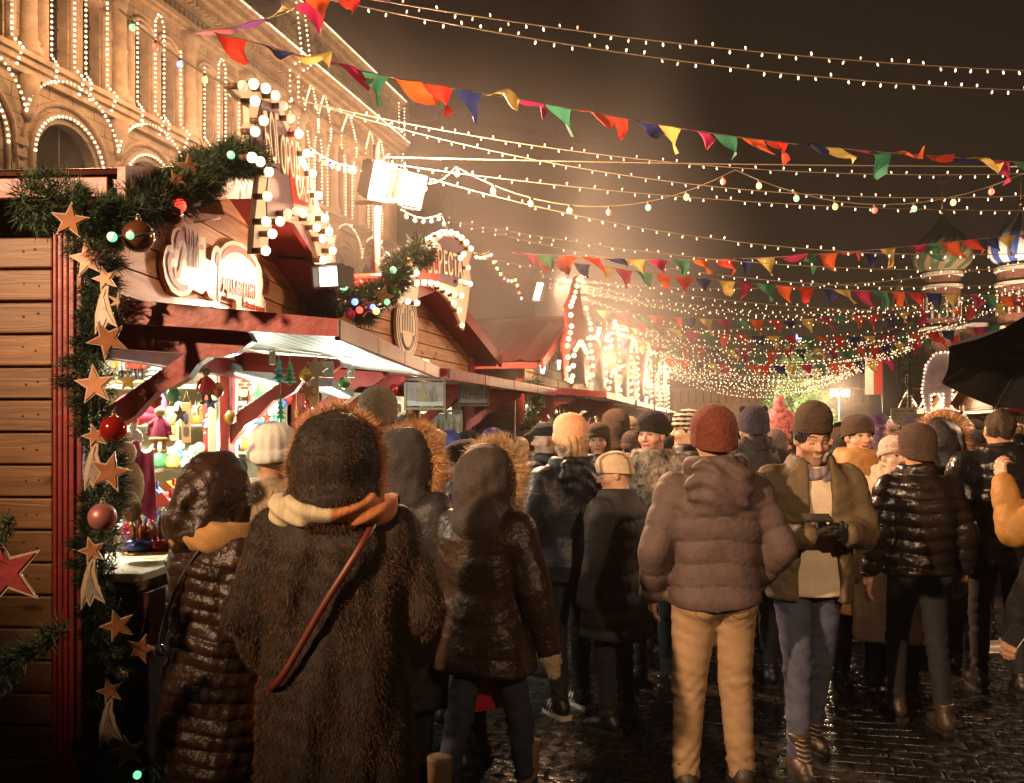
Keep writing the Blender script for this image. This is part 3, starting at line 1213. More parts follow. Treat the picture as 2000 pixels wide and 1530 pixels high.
# ---------------------------------------------------------------- lamps
WARM = (1.0, .62, .36)
LAMPW = (1.0, .80, .56)


def lamp(name, loc, power, col=WARM, kind='POINT', r=.1, aim=None, size=1.2, blend=.5, sx=.3, sy=.3):
    l = bpy.data.lights.new(name, kind)
    l.energy = power
    l.color = col
    if kind == 'AREA':
        l.shape = 'RECTANGLE'
        l.size, l.size_y = sx, sy
        l.spread = size if size != 1.2 else PI
    else:
        l.shadow_soft_size = r
    if kind == 'SPOT':
        l.spot_size = size
        l.spot_blend = blend
    o = bpy.data.objects.new(name, l)
    o.location = loc
    if aim is not None:
        o.rotation_euler = (Vector(aim) - Vector(loc)).to_track_quat('-Z', 'Y').to_euler()
    return link(o)


# ---------------------------------------------------------------- lit bulbs
BULB = glow('warm_bulb_glass', (1.0, .68, .40), 4.2)
PIN = glow('warm_pin_bulb', (1.0, .66, .38), 3.6)
GLOBE = glow('warm_globe_bulb', (1.0, .70, .42), 2.6)
CABLE = mat('pale_cable', (.30, .24, .16), .5, var=0)
DARKCABLE = mat('dark_cable', (.03, .027, .025), .5, var=0)
_ico = {}


def bulb_mesh(r, m, stretch=1.0, drop=0.0):
    k = (round(r, 4), m.name, stretch, drop)
    if k not in _ico:
        mb = MB()
        mb.ball((0, 0, -drop), (r, r, r * stretch), 8)
        me = bpy.data.meshes.new('bulb')
        me.from_pydata(mb.v, [], mb.f)
        me.materials.append(m)
        me.polygons.foreach_set('use_smooth', [True] * len(me.polygons))
        _ico[k] = me
    return _ico[k]


def bulbs_on(root, pts, r, m, stretch=1.0, drop=0.0, jit=0.0):
    me = bulb_mesh(r, m, stretch, drop)
    og = origin_of(root)
    for p in pts:
        o = bpy.data.objects.new('bulb', me)
        o.location = Vector(p) - og
        if jit:
            o.rotation_euler = (random.uniform(-jit, jit), random.uniform(-jit, jit), 0)
        link(o, root)


def along(pts, step, start=0.0):
    """points every step metres along a path"""
    out, left = [], start
    for a, b in zip(pts[:-1], pts[1:]):
        a, b = Vector(a), Vector(b)
        L = (b - a).length
        t = left
        while t < L:
            out.append(a.lerp(b, t / L))
            t += step
        left = t - L
    return out


def light_chain(label, pts, step=.22, r=.055, group='chains of lit bulbs on the old facade', thick=.012, most=100, m=None):
    pts = [Vector(p) for p in pts]
    root = thing('light_chain', label, 'string lights', pts[0], group=group)
    mb = MB()
    mb.tube(pts, thick, 5)
    mb.build('cable', CABLE, root)
    bp = along(pts, step, step * .5)
    bulbs_on(root, bp[:most], r, m or BULB)
    return root


# ---------------------------------------------------------------- the old arcade building
FO = Vector((-15.65, 22.0, 0))
FU = Vector((.26, 1, 0)).normalized()
FN = Vector((1, -.26, 0)).normalized()
FM = frame_from(FO, FU, (0, 0, 1))
STONE2 = mat('carved_sandstone', (.44, .31, .20), .85, var=.28, vs=2.2, bump=.5, bs=12)


def ashlar():
    """sandstone laid in courses, sooty along the joints"""
    m = mat('pale_sandstone', (.42, .30, .195), .85, var=.30, vs=.9, bump=.0)
    t, N, L = nt(m)
    b = N['Principled BSDF']
    src = b.inputs['Base Color'].links[0].from_socket
    tc = N.new('ShaderNodeTexCoord')
    sp = N.new('ShaderNodeSeparateXYZ')
    L.new(tc.outputs['Object'], sp.inputs[0])
    cb = N.new('ShaderNodeCombineXYZ')
    L.new(sp.outputs['Y'], cb.inputs[0])
    L.new(sp.outputs['Z'], cb.inputs[1])
    br = N.new('ShaderNodeTexBrick')
    br.inputs['Scale'].default_value = 1
    br.inputs['Brick Width'].default_value = .95
    br.inputs['Row Height'].default_value = .42
    br.inputs['Mortar Size'].default_value = .018
    br.inputs['Mortar Smooth'].default_value = .4
    br.inputs['Color1'].default_value = (1.08, 1.06, 1.02, 1)
    br.inputs['Color2'].default_value = (.80, .78, .76, 1)
    br.inputs['Mortar'].default_value = (.42, .38, .34, 1)
    L.new(cb.outputs[0], br.inputs['Vector'])
    mx = N.new('ShaderNodeMix')
    mx.data_type = 'RGBA'
    mx.blend_type = 'MULTIPLY'
    mx.inputs[0].default_value = 1
    L.new(src, mx.inputs[6])
    L.new(br.outputs['Color'], mx.inputs[7])
    L.new(mx.outputs[2], b.inputs['Base Color'])
    bp = N.new('ShaderNodeBump')
    bp.inputs['Strength'].default_value = .6
    bp.inputs['Distance'].default_value = -.03
    L.new(br.outputs['Fac'], bp.inputs['Height'])
    L.new(bp.outputs[0], b.inputs['Normal'])
    return m


STONE = ashlar()
GLASSN = mat('dark_window_glass', (.03, .024, .016), .12, var=0)
FRAMEW = mat('brown_window_frame', (.09, .06, .035), .6)


def fp(s, z, out=0.0):
    return FM @ Vector((s, z, out))


def arch_hole(c, z0, zs, w, n=14, ogee=False):
    """outline of an arched opening, centre c, from z0 up to the springing zs"""
    return [(c - w, z0), (c + w, z0)] + [(c + w * math.cos(PI * i / n), zs + w * math.sin(PI * i / n)) for i in range(n + 1)]


def facade():
    root = thing('arcade_building', 'long pale stone arcade with arched windows outlined in bulbs', 'building', fp(17, 0, 0))
    wall, rev, glass, fr = MB(), MB(), MB(), MB()
    trims = MB()
    wins = []
    edges = [2.5 - 4 + 4 * i for i in range(0, 7)]      # bays of four metres
    bays = [(2.5 + 4 * i - 2, 2.5 + 4 * i + 2, 2.5 + 4 * i + 0.0) for i in range(-1, 5)]
    for i, (s0, s1, c) in enumerate(bays):
        holes = [arch_hole(c - .72 + .3, 12.9, 15.35, .40), arch_hole(c + .72 + .3, 12.9, 15.35, .40), arch_hole(c, 5.0, 9.9, 1.3)]
        wins.append((s0, s1, holes))
    for c in (23.0, 26.6, 30.1):
        hs = [arch_hole(c - .68, 12.6, 16.2, .40), arch_hole(c + .68, 12.6, 16.2, .40)] if c != 26.6 else [arch_hole(c - .6, 12.6, 16.2, .36), arch_hole(c + .6, 12.6, 16.2, .36)]
        hs.append(arch_hole(c, 5.0, 9.9, 1.2))
        wins.append((c - 1.8, c + 1.75 if c != 30.1 else c + 1.75, hs))
    wins.append((20.5, 21.2, []))
    wins.append((31.85, 34.1, []))
    lo_, hi_ = 0.0, 19.0
    for s0, s1, holes in wins:
        loops = [[Vector((s0, lo_, 0)), Vector((s1, lo_, 0)), Vector((s1, hi_, 0)), Vector((s0, hi_, 0))]] + [[Vector((x, y, 0)) for x, y in h] for h in holes]
        flat = [p for l in loops for p in l]
        tri = tessellate_polygon(loops)
        fs = []
        for t in tri:
            a, b, c = (flat[k] for k in t)
            cr = (b.x - a.x) * (c.y - a.y) - (b.y - a.y) * (c.x - a.x)
            fs.append(tuple(t) if cr > 0 else tuple(t)[::-1])
        wall.add(flat, fs, M=FM)
        for h in holes:
            n = len(h)
            vs = [(x, y, 0) for x, y in h] + [(x, y, -.45) for x, y in h]
            rev.add(vs, [(k, k + n, (k + 1) % n + n, (k + 1) % n) for k in range(n)], M=FM)
            glass = MB()
            fr = MB()
            glass.add([(x, y, -.40) for x, y in h], [tuple(range(n))], M=FM)
            x0, x1 = min(p[0] for p in h), max(p[0] for p in h)
            z0, z1 = min(p[1] for p in h), max(p[1] for p in h)
            fr.box(((x0 + x1) / 2, (z0 + z1) / 2, -.37), (.07, z1 - z0, .05), M=FM)
            for k in range(1, 4):
                fr.box(((x0 + x1) / 2, z0 + (z1 - z0) * k / 4.2, -.365), (x1 - x0, .06, .045), M=FM)
            fr.build('frame', FRAMEW, glass.build('window', GLASSN, root))
            # moulded surround
            w = (x1 - x0) / 2
            c = (x0 + x1) / 2
            zs = z1 - w
            for gr, t, o in ((.16, .10, .10), (.36, .09, .06)):
                if w > 1:
                    gr *= 1.6
                pts = [fp(c - w - gr, z0, .02)] + [fp(c - (w + gr) * math.cos(PI * k / 16), zs + (w + gr) * math.sin(PI * k / 16), .02) for k in range(17)] + [fp(c + w + gr, z0, .02)]
                trims.tube(pts, t, 6)
    wall.build('wall', STONE, root)
    rev.build('window_reveal', STONE2, root)
    trims.build('arch_moulding', STONE2, root)
    # cornices and string courses
    co = MB()

    def course(z0, z1, out, s0=-3.6, s1=34.1):
        co.box(((s0 + s1) / 2, (z0 + z1) / 2, out / 2 - .02), (s1 - s0, z1 - z0, out + .04), M=FM)
    for z0, z1, o in ((12.35, 12.55, .30), (12.55, 12.72, .42), (12.1, 12.35, .18), (16.75, 16.9, .22), (16.9, 17.1, .34), (18.1, 18.3, .2), (18.3, 18.55, .42), (18.55, 18.85, .66), (18.85, 19.1, .85)):
        course(z0, z1, o)
    for z0, z1, o in ((20.9, 21.1, .2), (21.1, 21.4, .42), (21.4, 21.65, .6)):
        course(z0, z1, o, 19.5, 34.1)
    co.build('cornice', STONE2, root)
    de, d2 = MB(), MB()
    for k in range(130):
        s = -3.4 + k * .29
        if s < 34:
            de.box((s, 18.0, .16), (.13, .2, .22), M=FM)
            d2.box((s, 17.35, .06), (.17, .34, .1), M=FM)
    de.build('dentil_course', STONE2, root)
    d2.build('dentil_course', STONE2, root)
    de = MB()
    for k in range(50):
        s = 19.6 + k * .29
        if s < 34:
            de.box((s, 20.8, .1), (.13, .2, .2), M=FM)
    de.build('dentil_course', STONE2, root)
    at = MB()
    at.box((26.8, 20.0, -.6), (14.6, 2.0, 1.2), M=FM)
    at.box((8.0, 19.8, -1.6), (23.2, 1.6, 1.2), M=FM)
    at.box((15, 9, -6.8), (37.5, 18.0, 12.4), M=FM)
    at.build('attic', STONE, root)
    rf = MB()
    rf.add([(-3.6, 21.0, -1.0), (19.5, 21.0, -1.0), (19.5, 24.0, -6), (-3.6, 24.0, -6)], [(0, 1, 2, 3)], M=FM)
    rf.add([(19.5, 21.7, .5), (34.1, 21.7, .5), (32.0, 25.0, -6), (19.5, 25.0, -6)], [(0, 1, 2, 3)], M=FM)
    rf.build('roof', mat('dark_tin_roof', (.05, .045, .04), .5, metal=.3), root)
    # half columns and corbels between the bays
    for c in [0.5 + 4 * i for i in range(0, 6)] + [21.3, 24.85, 28.35, 31.8]:
        mb = MB()
        M = Matrix.Translation(fp(c + .3, 0, .06))
        mb.lathe([(.0, 12.72), (.42, 12.72), (.42, 12.95), (.30, 13.05), (.34, 13.15), (.27, 13.25), (.25, 14.4), (.29, 14.5), (.25, 14.6), (.24, 15.9), (.30, 16.0), (.26, 16.1), (.36, 16.35), (.44, 16.5), (.44, 16.74), (0, 16.74)], 14, M)
        mb.lathe([(0, 10.7), (.10, 10.8), (.2, 11.0), (.16, 11.1), (.28, 11.5), (.34, 12.08), (0, 12.09)], 12, M)
        mb.build('half_column', STONE2, root)
    for c in [2.5 + 4 * i for i in range(-1, 5)]:
        for ds in (-.95 - .3, 1.55):
            mb = MB()
            M = Matrix.Translation(fp(c + ds * .98 + (.12 if ds > 0 else .1), 0, .04))
            mb.lathe([(0, 12.72), (.2, 12.72), (.2, 12.9), (.12, 13.0), (.12, 15.3), (.18, 15.4), (.2, 15.6), (0, 15.61)], 10, M)
            mb.build('colonnette', STONE2, root)
        # niche panel with carved corbels on the spandrel
        mb = MB()
        for k in range(3):
            mb.box((c + 2.0, 10.1 - k * .35, .07), (.5 - k * .1, .22, .14), M=FM)
        mb.box((c + 2.0, 9.0, .04), (.62, .8, .08), M=FM)
        mb.build('corbel', STONE2, root)
    # end gable turned to the square
    eg = MB()
    eg.add([fp(34.1, 0, 0), fp(34.1, 0, -12), fp(34.1, 21.6, -12), fp(34.1, 21.6, 0)], [(0, 1, 2, 3)])
    eg.build('end_wall', STONE, root)
    return root


facade()

# light chains that follow the arches, windows and cornices
for i in range(0, 5):
    c = 2.5 + 4 * i
    nth = ['', 'nearest the roof edge ', '', '', ''][i]
    if i in (0, 1, 2, 3):
        pts = [fp(c + 2.0 * math.sin(a) * 1.0, 10.95 + 1.5 * math.cos(a * 1.0) ** 1.3 if math.cos(a) > 0 else 10.95, .28) for a in np.linspace(-PI / 2, PI / 2, 19)]
        light_chain(['wide arch of bulbs at the cut edge of the facade', 'wide arch of bulbs behind the stall roof ridge', 'wide arch of bulbs behind the roof garland', 'wide arch of bulbs hidden by the marquee board'][i], pts, .17, .044)
        rp = [fp(c + 1.5 * math.cos(a), 9.9 + 1.5 * math.sin(a), .14) for a in np.linspace(PI, 0, 22)]
        light_chain(['inner ring of bulbs round the big arch at the cut edge', 'inner ring of bulbs round the arch over the stall roof', 'inner ring of bulbs round the small arch by the garland', 'inner ring of bulbs round the arch behind the marquee board'][i], rp, .17, .044)
        for k in range(2):
            a = fp(c - .5 + k * .7 - .22 + .0, 0, 0)
        for j, (so, zt) in enumerate(((-.92, 15.8), (.05, 16.25), (.55, 16.25), (1.55, 15.8))):
            pts = [fp(c + so, 12.1, .34), fp(c + so + (.1 if j % 2 else -.1), 12.7, .5), fp(c + so, 13.0, .2), fp(c + so, zt, .2)]
            if j == 1:
                pts += [fp(c + so + .25, zt + .45, .2)]
            if j == 2:
                pts += [fp(c + so - .25, zt + .45, .2)]
            w_ = ['left jamb', 'near pier', 'far pier', 'right jamb'][j]
            b_ = ['cut-off window pair at the edge', 'window pair above the roof ridge', 'window pair above the roof garland', 'window pair behind the marquee board'][i]
            light_chain('upright bulbs on the %s of the %s' % (w_, b_), pts, .17, .042)
cl = [fp(s, 19.0, .92) for s in np.linspace(9.0, 33.9, 30)]
light_chain('long sloping row of bulbs along the main cornice, near half', cl[:15], .17, .042)
light_chain('long sloping row of bulbs along the main cornice, far half', cl[14:], .17, .042)
cl = [fp(s, 21.55, .68) for s in np.linspace(19.6, 34.1, 18)]
light_chain('row of bulbs along the topmost cornice of the end block', cl, .17, .042)
light_chain('upright row of bulbs at the far corner of the facade', [fp(34.1, 21.3, .5), fp(34.1, 19.2, .5), fp(34.0, 17.4, .3)], .2, .045)
light_chain('second upright row of bulbs by the far corner', [fp(33.2, 21.3, .5), fp(33.2, 19.2, .5)], .2, .045)
for j, s in enumerate((20.2, 21.0)):
    light_chain(['tall row of bulbs on the first pier of the end block', 'tall row of bulbs on the pier beside the pointed windows'][j], [fp(s, 12.8, .3), fp(s, 18.4, .3), fp(s, 18.6, .95), fp(s, 21.5, .6)], .24, .048)
_og = [(22.35, 'pointed window beside the marquee board'), (23.75, 'second pointed window from the marquee board'), (26.6, 'single pointed window in the middle of the end block'), (29.45, 'pointed window next to last before the corner'), (30.8, 'pointed window nearest the corner')]
for s, w_ in _og:
    hw = .62 if s != 26.6 else .85
    out = []
    for t in np.linspace(0, 1, 13):
        out.append((s - hw * (1 - t ** 1.8) * (1 + .35 * math.sin(PI * t)), 16.2 + 2.3 * t ** 1.1))
    pts = [fp(x, z, .3) for x, z in out]
    pts += [fp(2 * s - x, z, .3) for x, z in out[::-1][1:]]
    light_chain('onion-shaped bulbs over the ' + w_, pts, .16, .046)
    light_chain('bulbs down the near side, ' + w_, [fp(s - hw * .75, 16.0, .3), fp(s - hw * .5, 15.4, .3), fp(s - hw * .5, 12.6, .3)], .17, .044)
    light_chain('bulbs down the far side, ' + w_, [fp(s + hw * .75, 16.0, .3), fp(s + hw * .5, 15.4, .3), fp(s + hw * .5, 12.6, .3), fp(s, 12.3, .4)], .17, .044)
for j, c in enumerate((23.0, 26.6, 30.1)):
    pts = [fp(c + 1.8 * math.sin(a), 10.95 + 1.5 * math.cos(a) ** 1.2 if math.cos(a) > 0 else 10.95, .28) for a in np.linspace(-PI / 2, PI / 2, 15)]
    light_chain(['low arch of bulbs under the pointed windows by the board', 'low arch of bulbs under the single pointed window', 'low arch of bulbs below the corner windows'][j], pts, .17, .044)

# ---------------------------------------------------------------- far side of the square
BRICKD = mat('dark_red_brick', (.17, .07, .045), .85, var=.25, vs=3, bump=.3, bs=20)
WHITEST = mat('white_stone_trim', (.55, .47, .38), .8, var=.15, vs=2)


def far_wall():
    d = 72
    o = P(1420, 834, d)
    root = thing('brick_wall', 'long brown brick wall with dark slits beyond the crowd', 'wall', (o.x, d, 0))
    mb = MB()
    x0, x1 = P(1315, 0, d).x, P(1700, 0, d).x
    mb.box(((x0 + x1) / 2, d + 1, 1.8), (x1 - x0, 2, 3.6))
    n = 26
    w = (x1 - x0) / n
    for k in range(n):
        mb.box((x0 + (k + .5) * w, d + 1, 4.1), (w * .84, 1.9, 1.0))
    mb.box(((x0 + x1) / 2, d + .95, 4.72), (x1 - x0, 2.1, .24))
    mb.box(((x0 + x1) / 2, d - .1, 3.55), (x1 - x0, .22, .16))
    mb.build('wall', mat('brown_brick', (.24, .13, .075), .9, var=.25, vs=1.5, bump=.4, bs=16), root)
    mb = MB()
    mb.box(((x0 + x1) / 2, d + 1.2, 4.1), (x1 - x0, 1.0, 1.0))
    mb.build('slit', mat('slit_dark', (.02, .015, .012), .9), root)


far_wall()


def onion(name, px, ytop, ybot, half, d, label, twist, mats, neck, base_half, tiers, flutes):
    """a domed church tower: drum, bands and a fluted onion dome with a cross"""
    c = P(px, 834, d)
    root = thing('church_tower', label, 'tower', (c.x, d, 0), group='towers of the domed church')
    zb, zt = P(px, ybot, d).z, P(px, ytop, d).z
    R = half / F * d
    prof = [(.62, 0), (.80, .05), (.93, .14), (1.0, .26), (.97, .38), (.85, .50), (.65, .62), (.43, .73), (.25, .83), (.12, .92), (.05, 1.0)]
    n, m = 96, 44
    V, fs, mi = [], [], []
    pz = [p[1] for p in prof]
    pr = [p[0] for p in prof]
    # smooth the profile
    for i in range(m + 1):
        t = i / m
        r = float(np.interp(t, pz, pr))
        r2 = float(np.interp(min(1, t + .03), pz, pr))
        r1 = float(np.interp(max(0, t - .03), pz, pr))
        r = (r + r1 + r2) / 3 * R
        for k in range(n):
            a = 2 * PI * k / n + twist * t
            rr = r * (1 + .045 * abs(math.cos(flutes / 2 * 2 * PI * k / n)))
            V.append((c.x + rr * math.cos(a), d + rr * math.sin(a), zb + (zt - zb) * t))
    for i in range(m):
        for k in range(n):
            k2 = (k + 1) % n
            fs.append((i * n + k, i * n + k2, (i + 1) * n + k2, (i + 1) * n + k))
            mi.append(int((k * flutes / n + .25) // 1) % 2)
    mb = MB()
    mb.add(V, fs, 0, True)
    mb.m = mi
    mb.build('dome', mats, root)
    mb = MB()
    zc = P(px, neck, d).z
    mb.tube([(c.x, d, zt - .3), (c.x, d, zc)], .09, 8)
    mb.ball((c.x, d, zt + .25), .32, 12)
    mb.box((c.x, d, zc - 1.2), (1.3, .1, .14))
    mb.box((c.x, d, zc - .5), (.6, .1, .12))
    mb.build('cross', mat('gilded_metal', (.5, .33, .1), .3, metal=.9), root)
    mb, wb = MB(), MB()
    bh = base_half / F * d
    M = Matrix.Translation((c.x, d, 0))
    z = zb
    wb.lathe([(R * .60, z - .55), (R * .66, z - .5), (R * .66, z + .15), (R * .58, z + .25)], 24, M)
    mb.lathe([(bh, 0), (bh, z - .5)], 16, M, smooth=False)
    for tz, th, ro in tiers:
        wb.lathe([(bh, z - tz - th), (bh + ro, z - tz - th + .08), (bh + ro, z - tz - .08), (bh, z - tz)], 16, M, smooth=False)
    for k in range(16):
        a = 2 * PI * (k + .5) / 16
        x, y = bh * math.cos(a), bh * math.sin(a)
        Mk = Matrix.Translation((c.x + x * 1.0, d + y * 1.0, 0)) @ Matrix.Rotation(a, 4, 'Z')
        wb.box((0.02, 0, z - 4.2), (.14, .16, 2.4), Mk)
    mb.build('drum', BRICKD, root)
    wb.build('stone_band', WHITEST, root)
    pn = MB()
    for k in range(16):
        a = 2 * PI * (k) / 16
        Mk = Matrix.Translation((c.x + bh * .985 * math.cos(a), d + bh * .985 * math.sin(a), 0)) @ Matrix.Rotation(a, 4, 'Z')
        pn.box((0, 0, z - 4.2), (.12, .42, 2.3), Mk)
    pn.build('window', mat('black_opening', (.015, .012, .01), .5), root)
    return root


GRN = mat('dome_green', (.07, .10, .045), .5, var=.15)
TAN = mat('dome_tan', (.24, .17, .085), .5, var=.15)
BLU = mat('dome_blue', (.04, .09, .36), .45, var=.1)
WHT = mat('dome_white', (.72, .70, .66), .5, var=.1)
onion('church_tower', 1840, 420, 530, 54, 100, 'church tower with the twisted green and tan onion dome', 1.5, [GRN, TAN], 335, 33, ((.2, .5, .3), (1.6, .45, .25), (6.3, .5, .6)), 20)
onion('church_tower', 1994, 402, 517, 57, 96, 'church tower with the blue and white striped onion dome', .25, [BLU, WHT], 318, 42, ((.2, .6, .3), (1.9, .45, .25), (6.6, .6, .5)), 20)


def church_body():
    d = 104
    c = P(1900, 834, d)
    root = thing('church', 'low brick body of the domed church with white arches', 'church', (c.x, d, 0))
    mb, wb = MB(), MB()
    mb.box((c.x + 1, d + 4, 5.6), (22, 8, 11.2))
    mb.box((c.x - 3.4, d + 1, 6.6), (7.5, 6, 13.2))
    for k in range(12):
        x = c.x - 9 + k * 1.7
        wb.box((x, d - .1, 8.5), (.22, .3, 4.0))
        pts = [(x + .85 + .7 * math.cos(a), d - .1, 10.3 + .7 * math.sin(a)) for a in np.linspace(0, PI, 9)]
        wb.tube(pts, .13, 5)
    wb.box((c.x + 1, d - .1, 11.3), (22.2, .5, .5))
    wb.box((c.x - 3.4, d - 2.1, 13.3), (7.9, .5, .45))
    mb.build('wall', BRICKD, root)
    wb.build('stone_trim', WHITEST, root)
    rb = MB()
    rb.prism([(c.x - 10.2, 11.5), (c.x + 12.2, 11.5), (c.x + 9, 14), (c.x - 7, 14)], -d - 8, -d, Matrix.Rotation(PI / 2, 4, 'X'))
    rb.build('roof', mat('dull_tin_roof', (.10, .09, .08), .5, metal=.4), root)


church_body()


def tent_tower(px, ytop, d, half, label, yb, lit):
    c = P(px, 834, d)
    root = thing('church_tower' if lit else 'wall_tower', label, 'tower', (c.x, d, 0))
    zt = P(px, ytop, d).z
    zb = P(px, yb, d).z
    r = half / F * d
    M = Matrix.Translation((c.x, d, 0))
    mb = MB()
    mb.lathe([(r, 0), (r, zb), (r * 1.15, zb + .1), (r * 1.15, zb + .5), (r * .95, zb + .6)], 8, M, smooth=False)
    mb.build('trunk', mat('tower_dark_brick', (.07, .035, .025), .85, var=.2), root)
    mb = MB()
    mb.lathe([(r * .95, zb + .6), (r * .12, zt - 1.6), (r * .18, zt - 1.5), (r * .15, zt - .6), (.1, zt)], 8, M, smooth=False)
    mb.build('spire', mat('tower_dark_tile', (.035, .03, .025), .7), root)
    for k in range(8):
        mb = MB()
        a = 2 * PI * k / 8
        pts = [(c.x + r * (.95 * (1 - t) + .13 * t) * math.cos(a), d + r * (.95 * (1 - t) + .13 * t) * math.sin(a), zb + .6 + (zt - 2.2 - zb) * t) for t in np.linspace(0, 1, 25)]
        mb.tube(pts, [.13 if i % 2 else .05 for i in range(25)], 5)
        mb.build('spire_rib', mat('tower_rib_stone', (.22, .15, .09), .7), root)


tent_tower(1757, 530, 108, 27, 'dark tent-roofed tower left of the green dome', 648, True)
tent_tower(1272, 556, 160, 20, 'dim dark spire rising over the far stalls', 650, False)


def crane():
    d = 150
    a, b = P(835, 232, d), P(1178, 288, d)
    root = thing('tower_crane', 'faint lattice tower crane jib in the mist', 'crane', (a.x, d, 0))
    m = mat('crane_paint', (.10, .075, .05), .6)
    mb = MB()
    n = 26
    for z in (0, 2.0):
        mb.tube([a + Vector((0, 0, z * .9)), b + Vector((0, 0, z * .35 + .2))], .18, 5)
    for k in range(n):
        t0, t1 = k / n, (k + 1) / n
        p0, p1 = a.lerp(b, t0), a.lerp(b, t1)
        pm = a.lerp(b, (t0 + t1) / 2) + Vector((0, 0, 1.8 - 1.0 * t0))
        mb.tube([p0, pm], .09, 4)
        mb.tube([pm, p1], .09, 4)
    mb.build('jib', m, root)
    mb = MB()
    c = P(826, 222, d)
    mb.box((c.x, d, c.z), (4.4, 2.4, 2.0))
    mb.box((c.x, d, c.z + 2.2), (2.2, 1.6, 2.2))
    mb.build('cab', m, root)
    mb = MB()
    for sx in (-.8, .8):
        mb.tube([(c.x + 4 + sx, d, 0), (c.x + 4 + sx, d, c.z + 4)], .2, 5)
    for k in range(28):
        z = k * 1.9
        mb.tube([(c.x + 3.2, d, z), (c.x + 4.8, d, z + 1.9)], .1, 4)
    mb.build('mast', m, root)


crane()
# ---------------------------------------------------------------- the market huts
def wood_mat(name, col, knots=True):
    if name in _mats:
        return _mats[name]
    m = bpy.data.materials.new(name)
    t, N, L = nt(m)
    b = N['Principled BSDF']
    b.inputs['Roughness'].default_value = .5
    tc = N.new('ShaderNodeTexCoord')
    g = N.new('ShaderNodeNewGeometry')
    off = N.new('ShaderNodeVectorMath')
    off.operation = 'MULTIPLY_ADD'
    off.inputs[1].default_value = (31, 17, 9)
    cx = N.new('ShaderNodeCombineXYZ')
    for i in range(3):
        L.new(g.outputs['Random Per Island'], cx.inputs[i])
    L.new(cx.outputs[0], off.inputs[0])
    L.new(tc.outputs['Object'], off.inputs[2])
    mp = N.new('ShaderNodeMapping')
    mp.inputs['Scale'].default_value = (2.0, 2.0, 26)
    L.new(off.outputs[0], mp.inputs[0])
    n1 = N.new('ShaderNodeTexNoise')
    n1.inputs['Scale'].default_value = 1.0
    n1.inputs['Detail'].default_value = 7
    n1.inputs['Distortion'].default_value = 1.4
    L.new(mp.outputs[0], n1.inputs['Vector'])
    mp2 = N.new('ShaderNodeMapping')
    mp2.inputs['Scale'].default_value = (2.6, 2.6, 7)
    L.new(off.outputs[0], mp2.inputs[0])
    vo = N.new('ShaderNodeTexVoronoi')
    vo.inputs['Scale'].default_value = 1.0
    L.new(mp2.outputs[0], vo.inputs['Vector'])
    kn = N.new('ShaderNodeMapRange')
    kn.inputs['From Min'].default_value = .05
    kn.inputs['From Max'].default_value = .16
    kn.inputs['To Min'].default_value = .25 if knots else 1
    kn.inputs['To Max'].default_value = 1
    L.new(vo.outputs['Distance'], kn.inputs['Value'])
    mr = N.new('ShaderNodeMapRange')
    mr.inputs['From Min'].default_value = .32
    mr.inputs['From Max'].default_value = .68
    mr.inputs['To Min'].default_value = .62
    mr.inputs['To Max'].default_value = 1.18
    L.new(n1.outputs[0], mr.inputs['Value'])
    isl = N.new('ShaderNodeMapRange')
    isl.inputs['To Min'].default_value = .78
    isl.inputs['To Max'].default_value = 1.15
    L.new(g.outputs['Random Per Island'], isl.inputs['Value'])
    m1 = N.new('ShaderNodeMath')
    m1.operation = 'MULTIPLY'
    L.new(mr.outputs[0], m1.inputs[0])
    L.new(kn.outputs[0], m1.inputs[1])
    m2 = N.new('ShaderNodeMath')
    m2.operation = 'MULTIPLY'
    L.new(m1.outputs[0], m2.inputs[0])
    L.new(isl.outputs[0], m2.inputs[1])
    sc = N.new('ShaderNodeVectorMath')
    sc.operation = 'SCALE'
    sc.inputs[0].default_value = col
    L.new(m2.outputs[0], sc.inputs['Scale'])
    L.new(sc.outputs[0], b.inputs['Base Color'])
    bp = N.new('ShaderNodeBump')
    bp.inputs['Strength'].default_value = .25
    bp.inputs['Distance'].default_value = .01
    L.new(n1.outputs[0], bp.inputs['Height'])
    L.new(bp.outputs[0], b.inputs['Normal'])
    _mats[name] = m
    return m


PINE = wood_mat('oiled_pine_planks', (.24, .105, .030))
PINEP = wood_mat('pale_pine_planks', (.46, .22, .10))
RED = mat('red_painted_wood', (.24, .020, .014), .42, var=.25, vs=7, bump=.18, bs=14)
REDD = mat('dark_red_painted_wood', (.17, .016, .014), .45, var=.3, vs=6, bump=.15, bs=14)
TIN = mat('red_roof_tin', (.24, .03, .022), .16, metal=.45, var=.25, vs=3, bump=.1, bs=8, coat=1.0)
CREAM = mat('cream_painted_board', (.72, .64, .46), .6, var=.08, vs=3)
CREAMT = mat('white_ribbed_panel', (.74, .73, .64), .5, var=.06, vs=3)
PLUM = mat('dark_plum_cloth', (.05, .008, .014), .9, var=.2, bump=.3, bs=30)
GREYM = mat('grey_painted_metal', (.09, .085, .08), .5, metal=.3)
RIDGE = .66


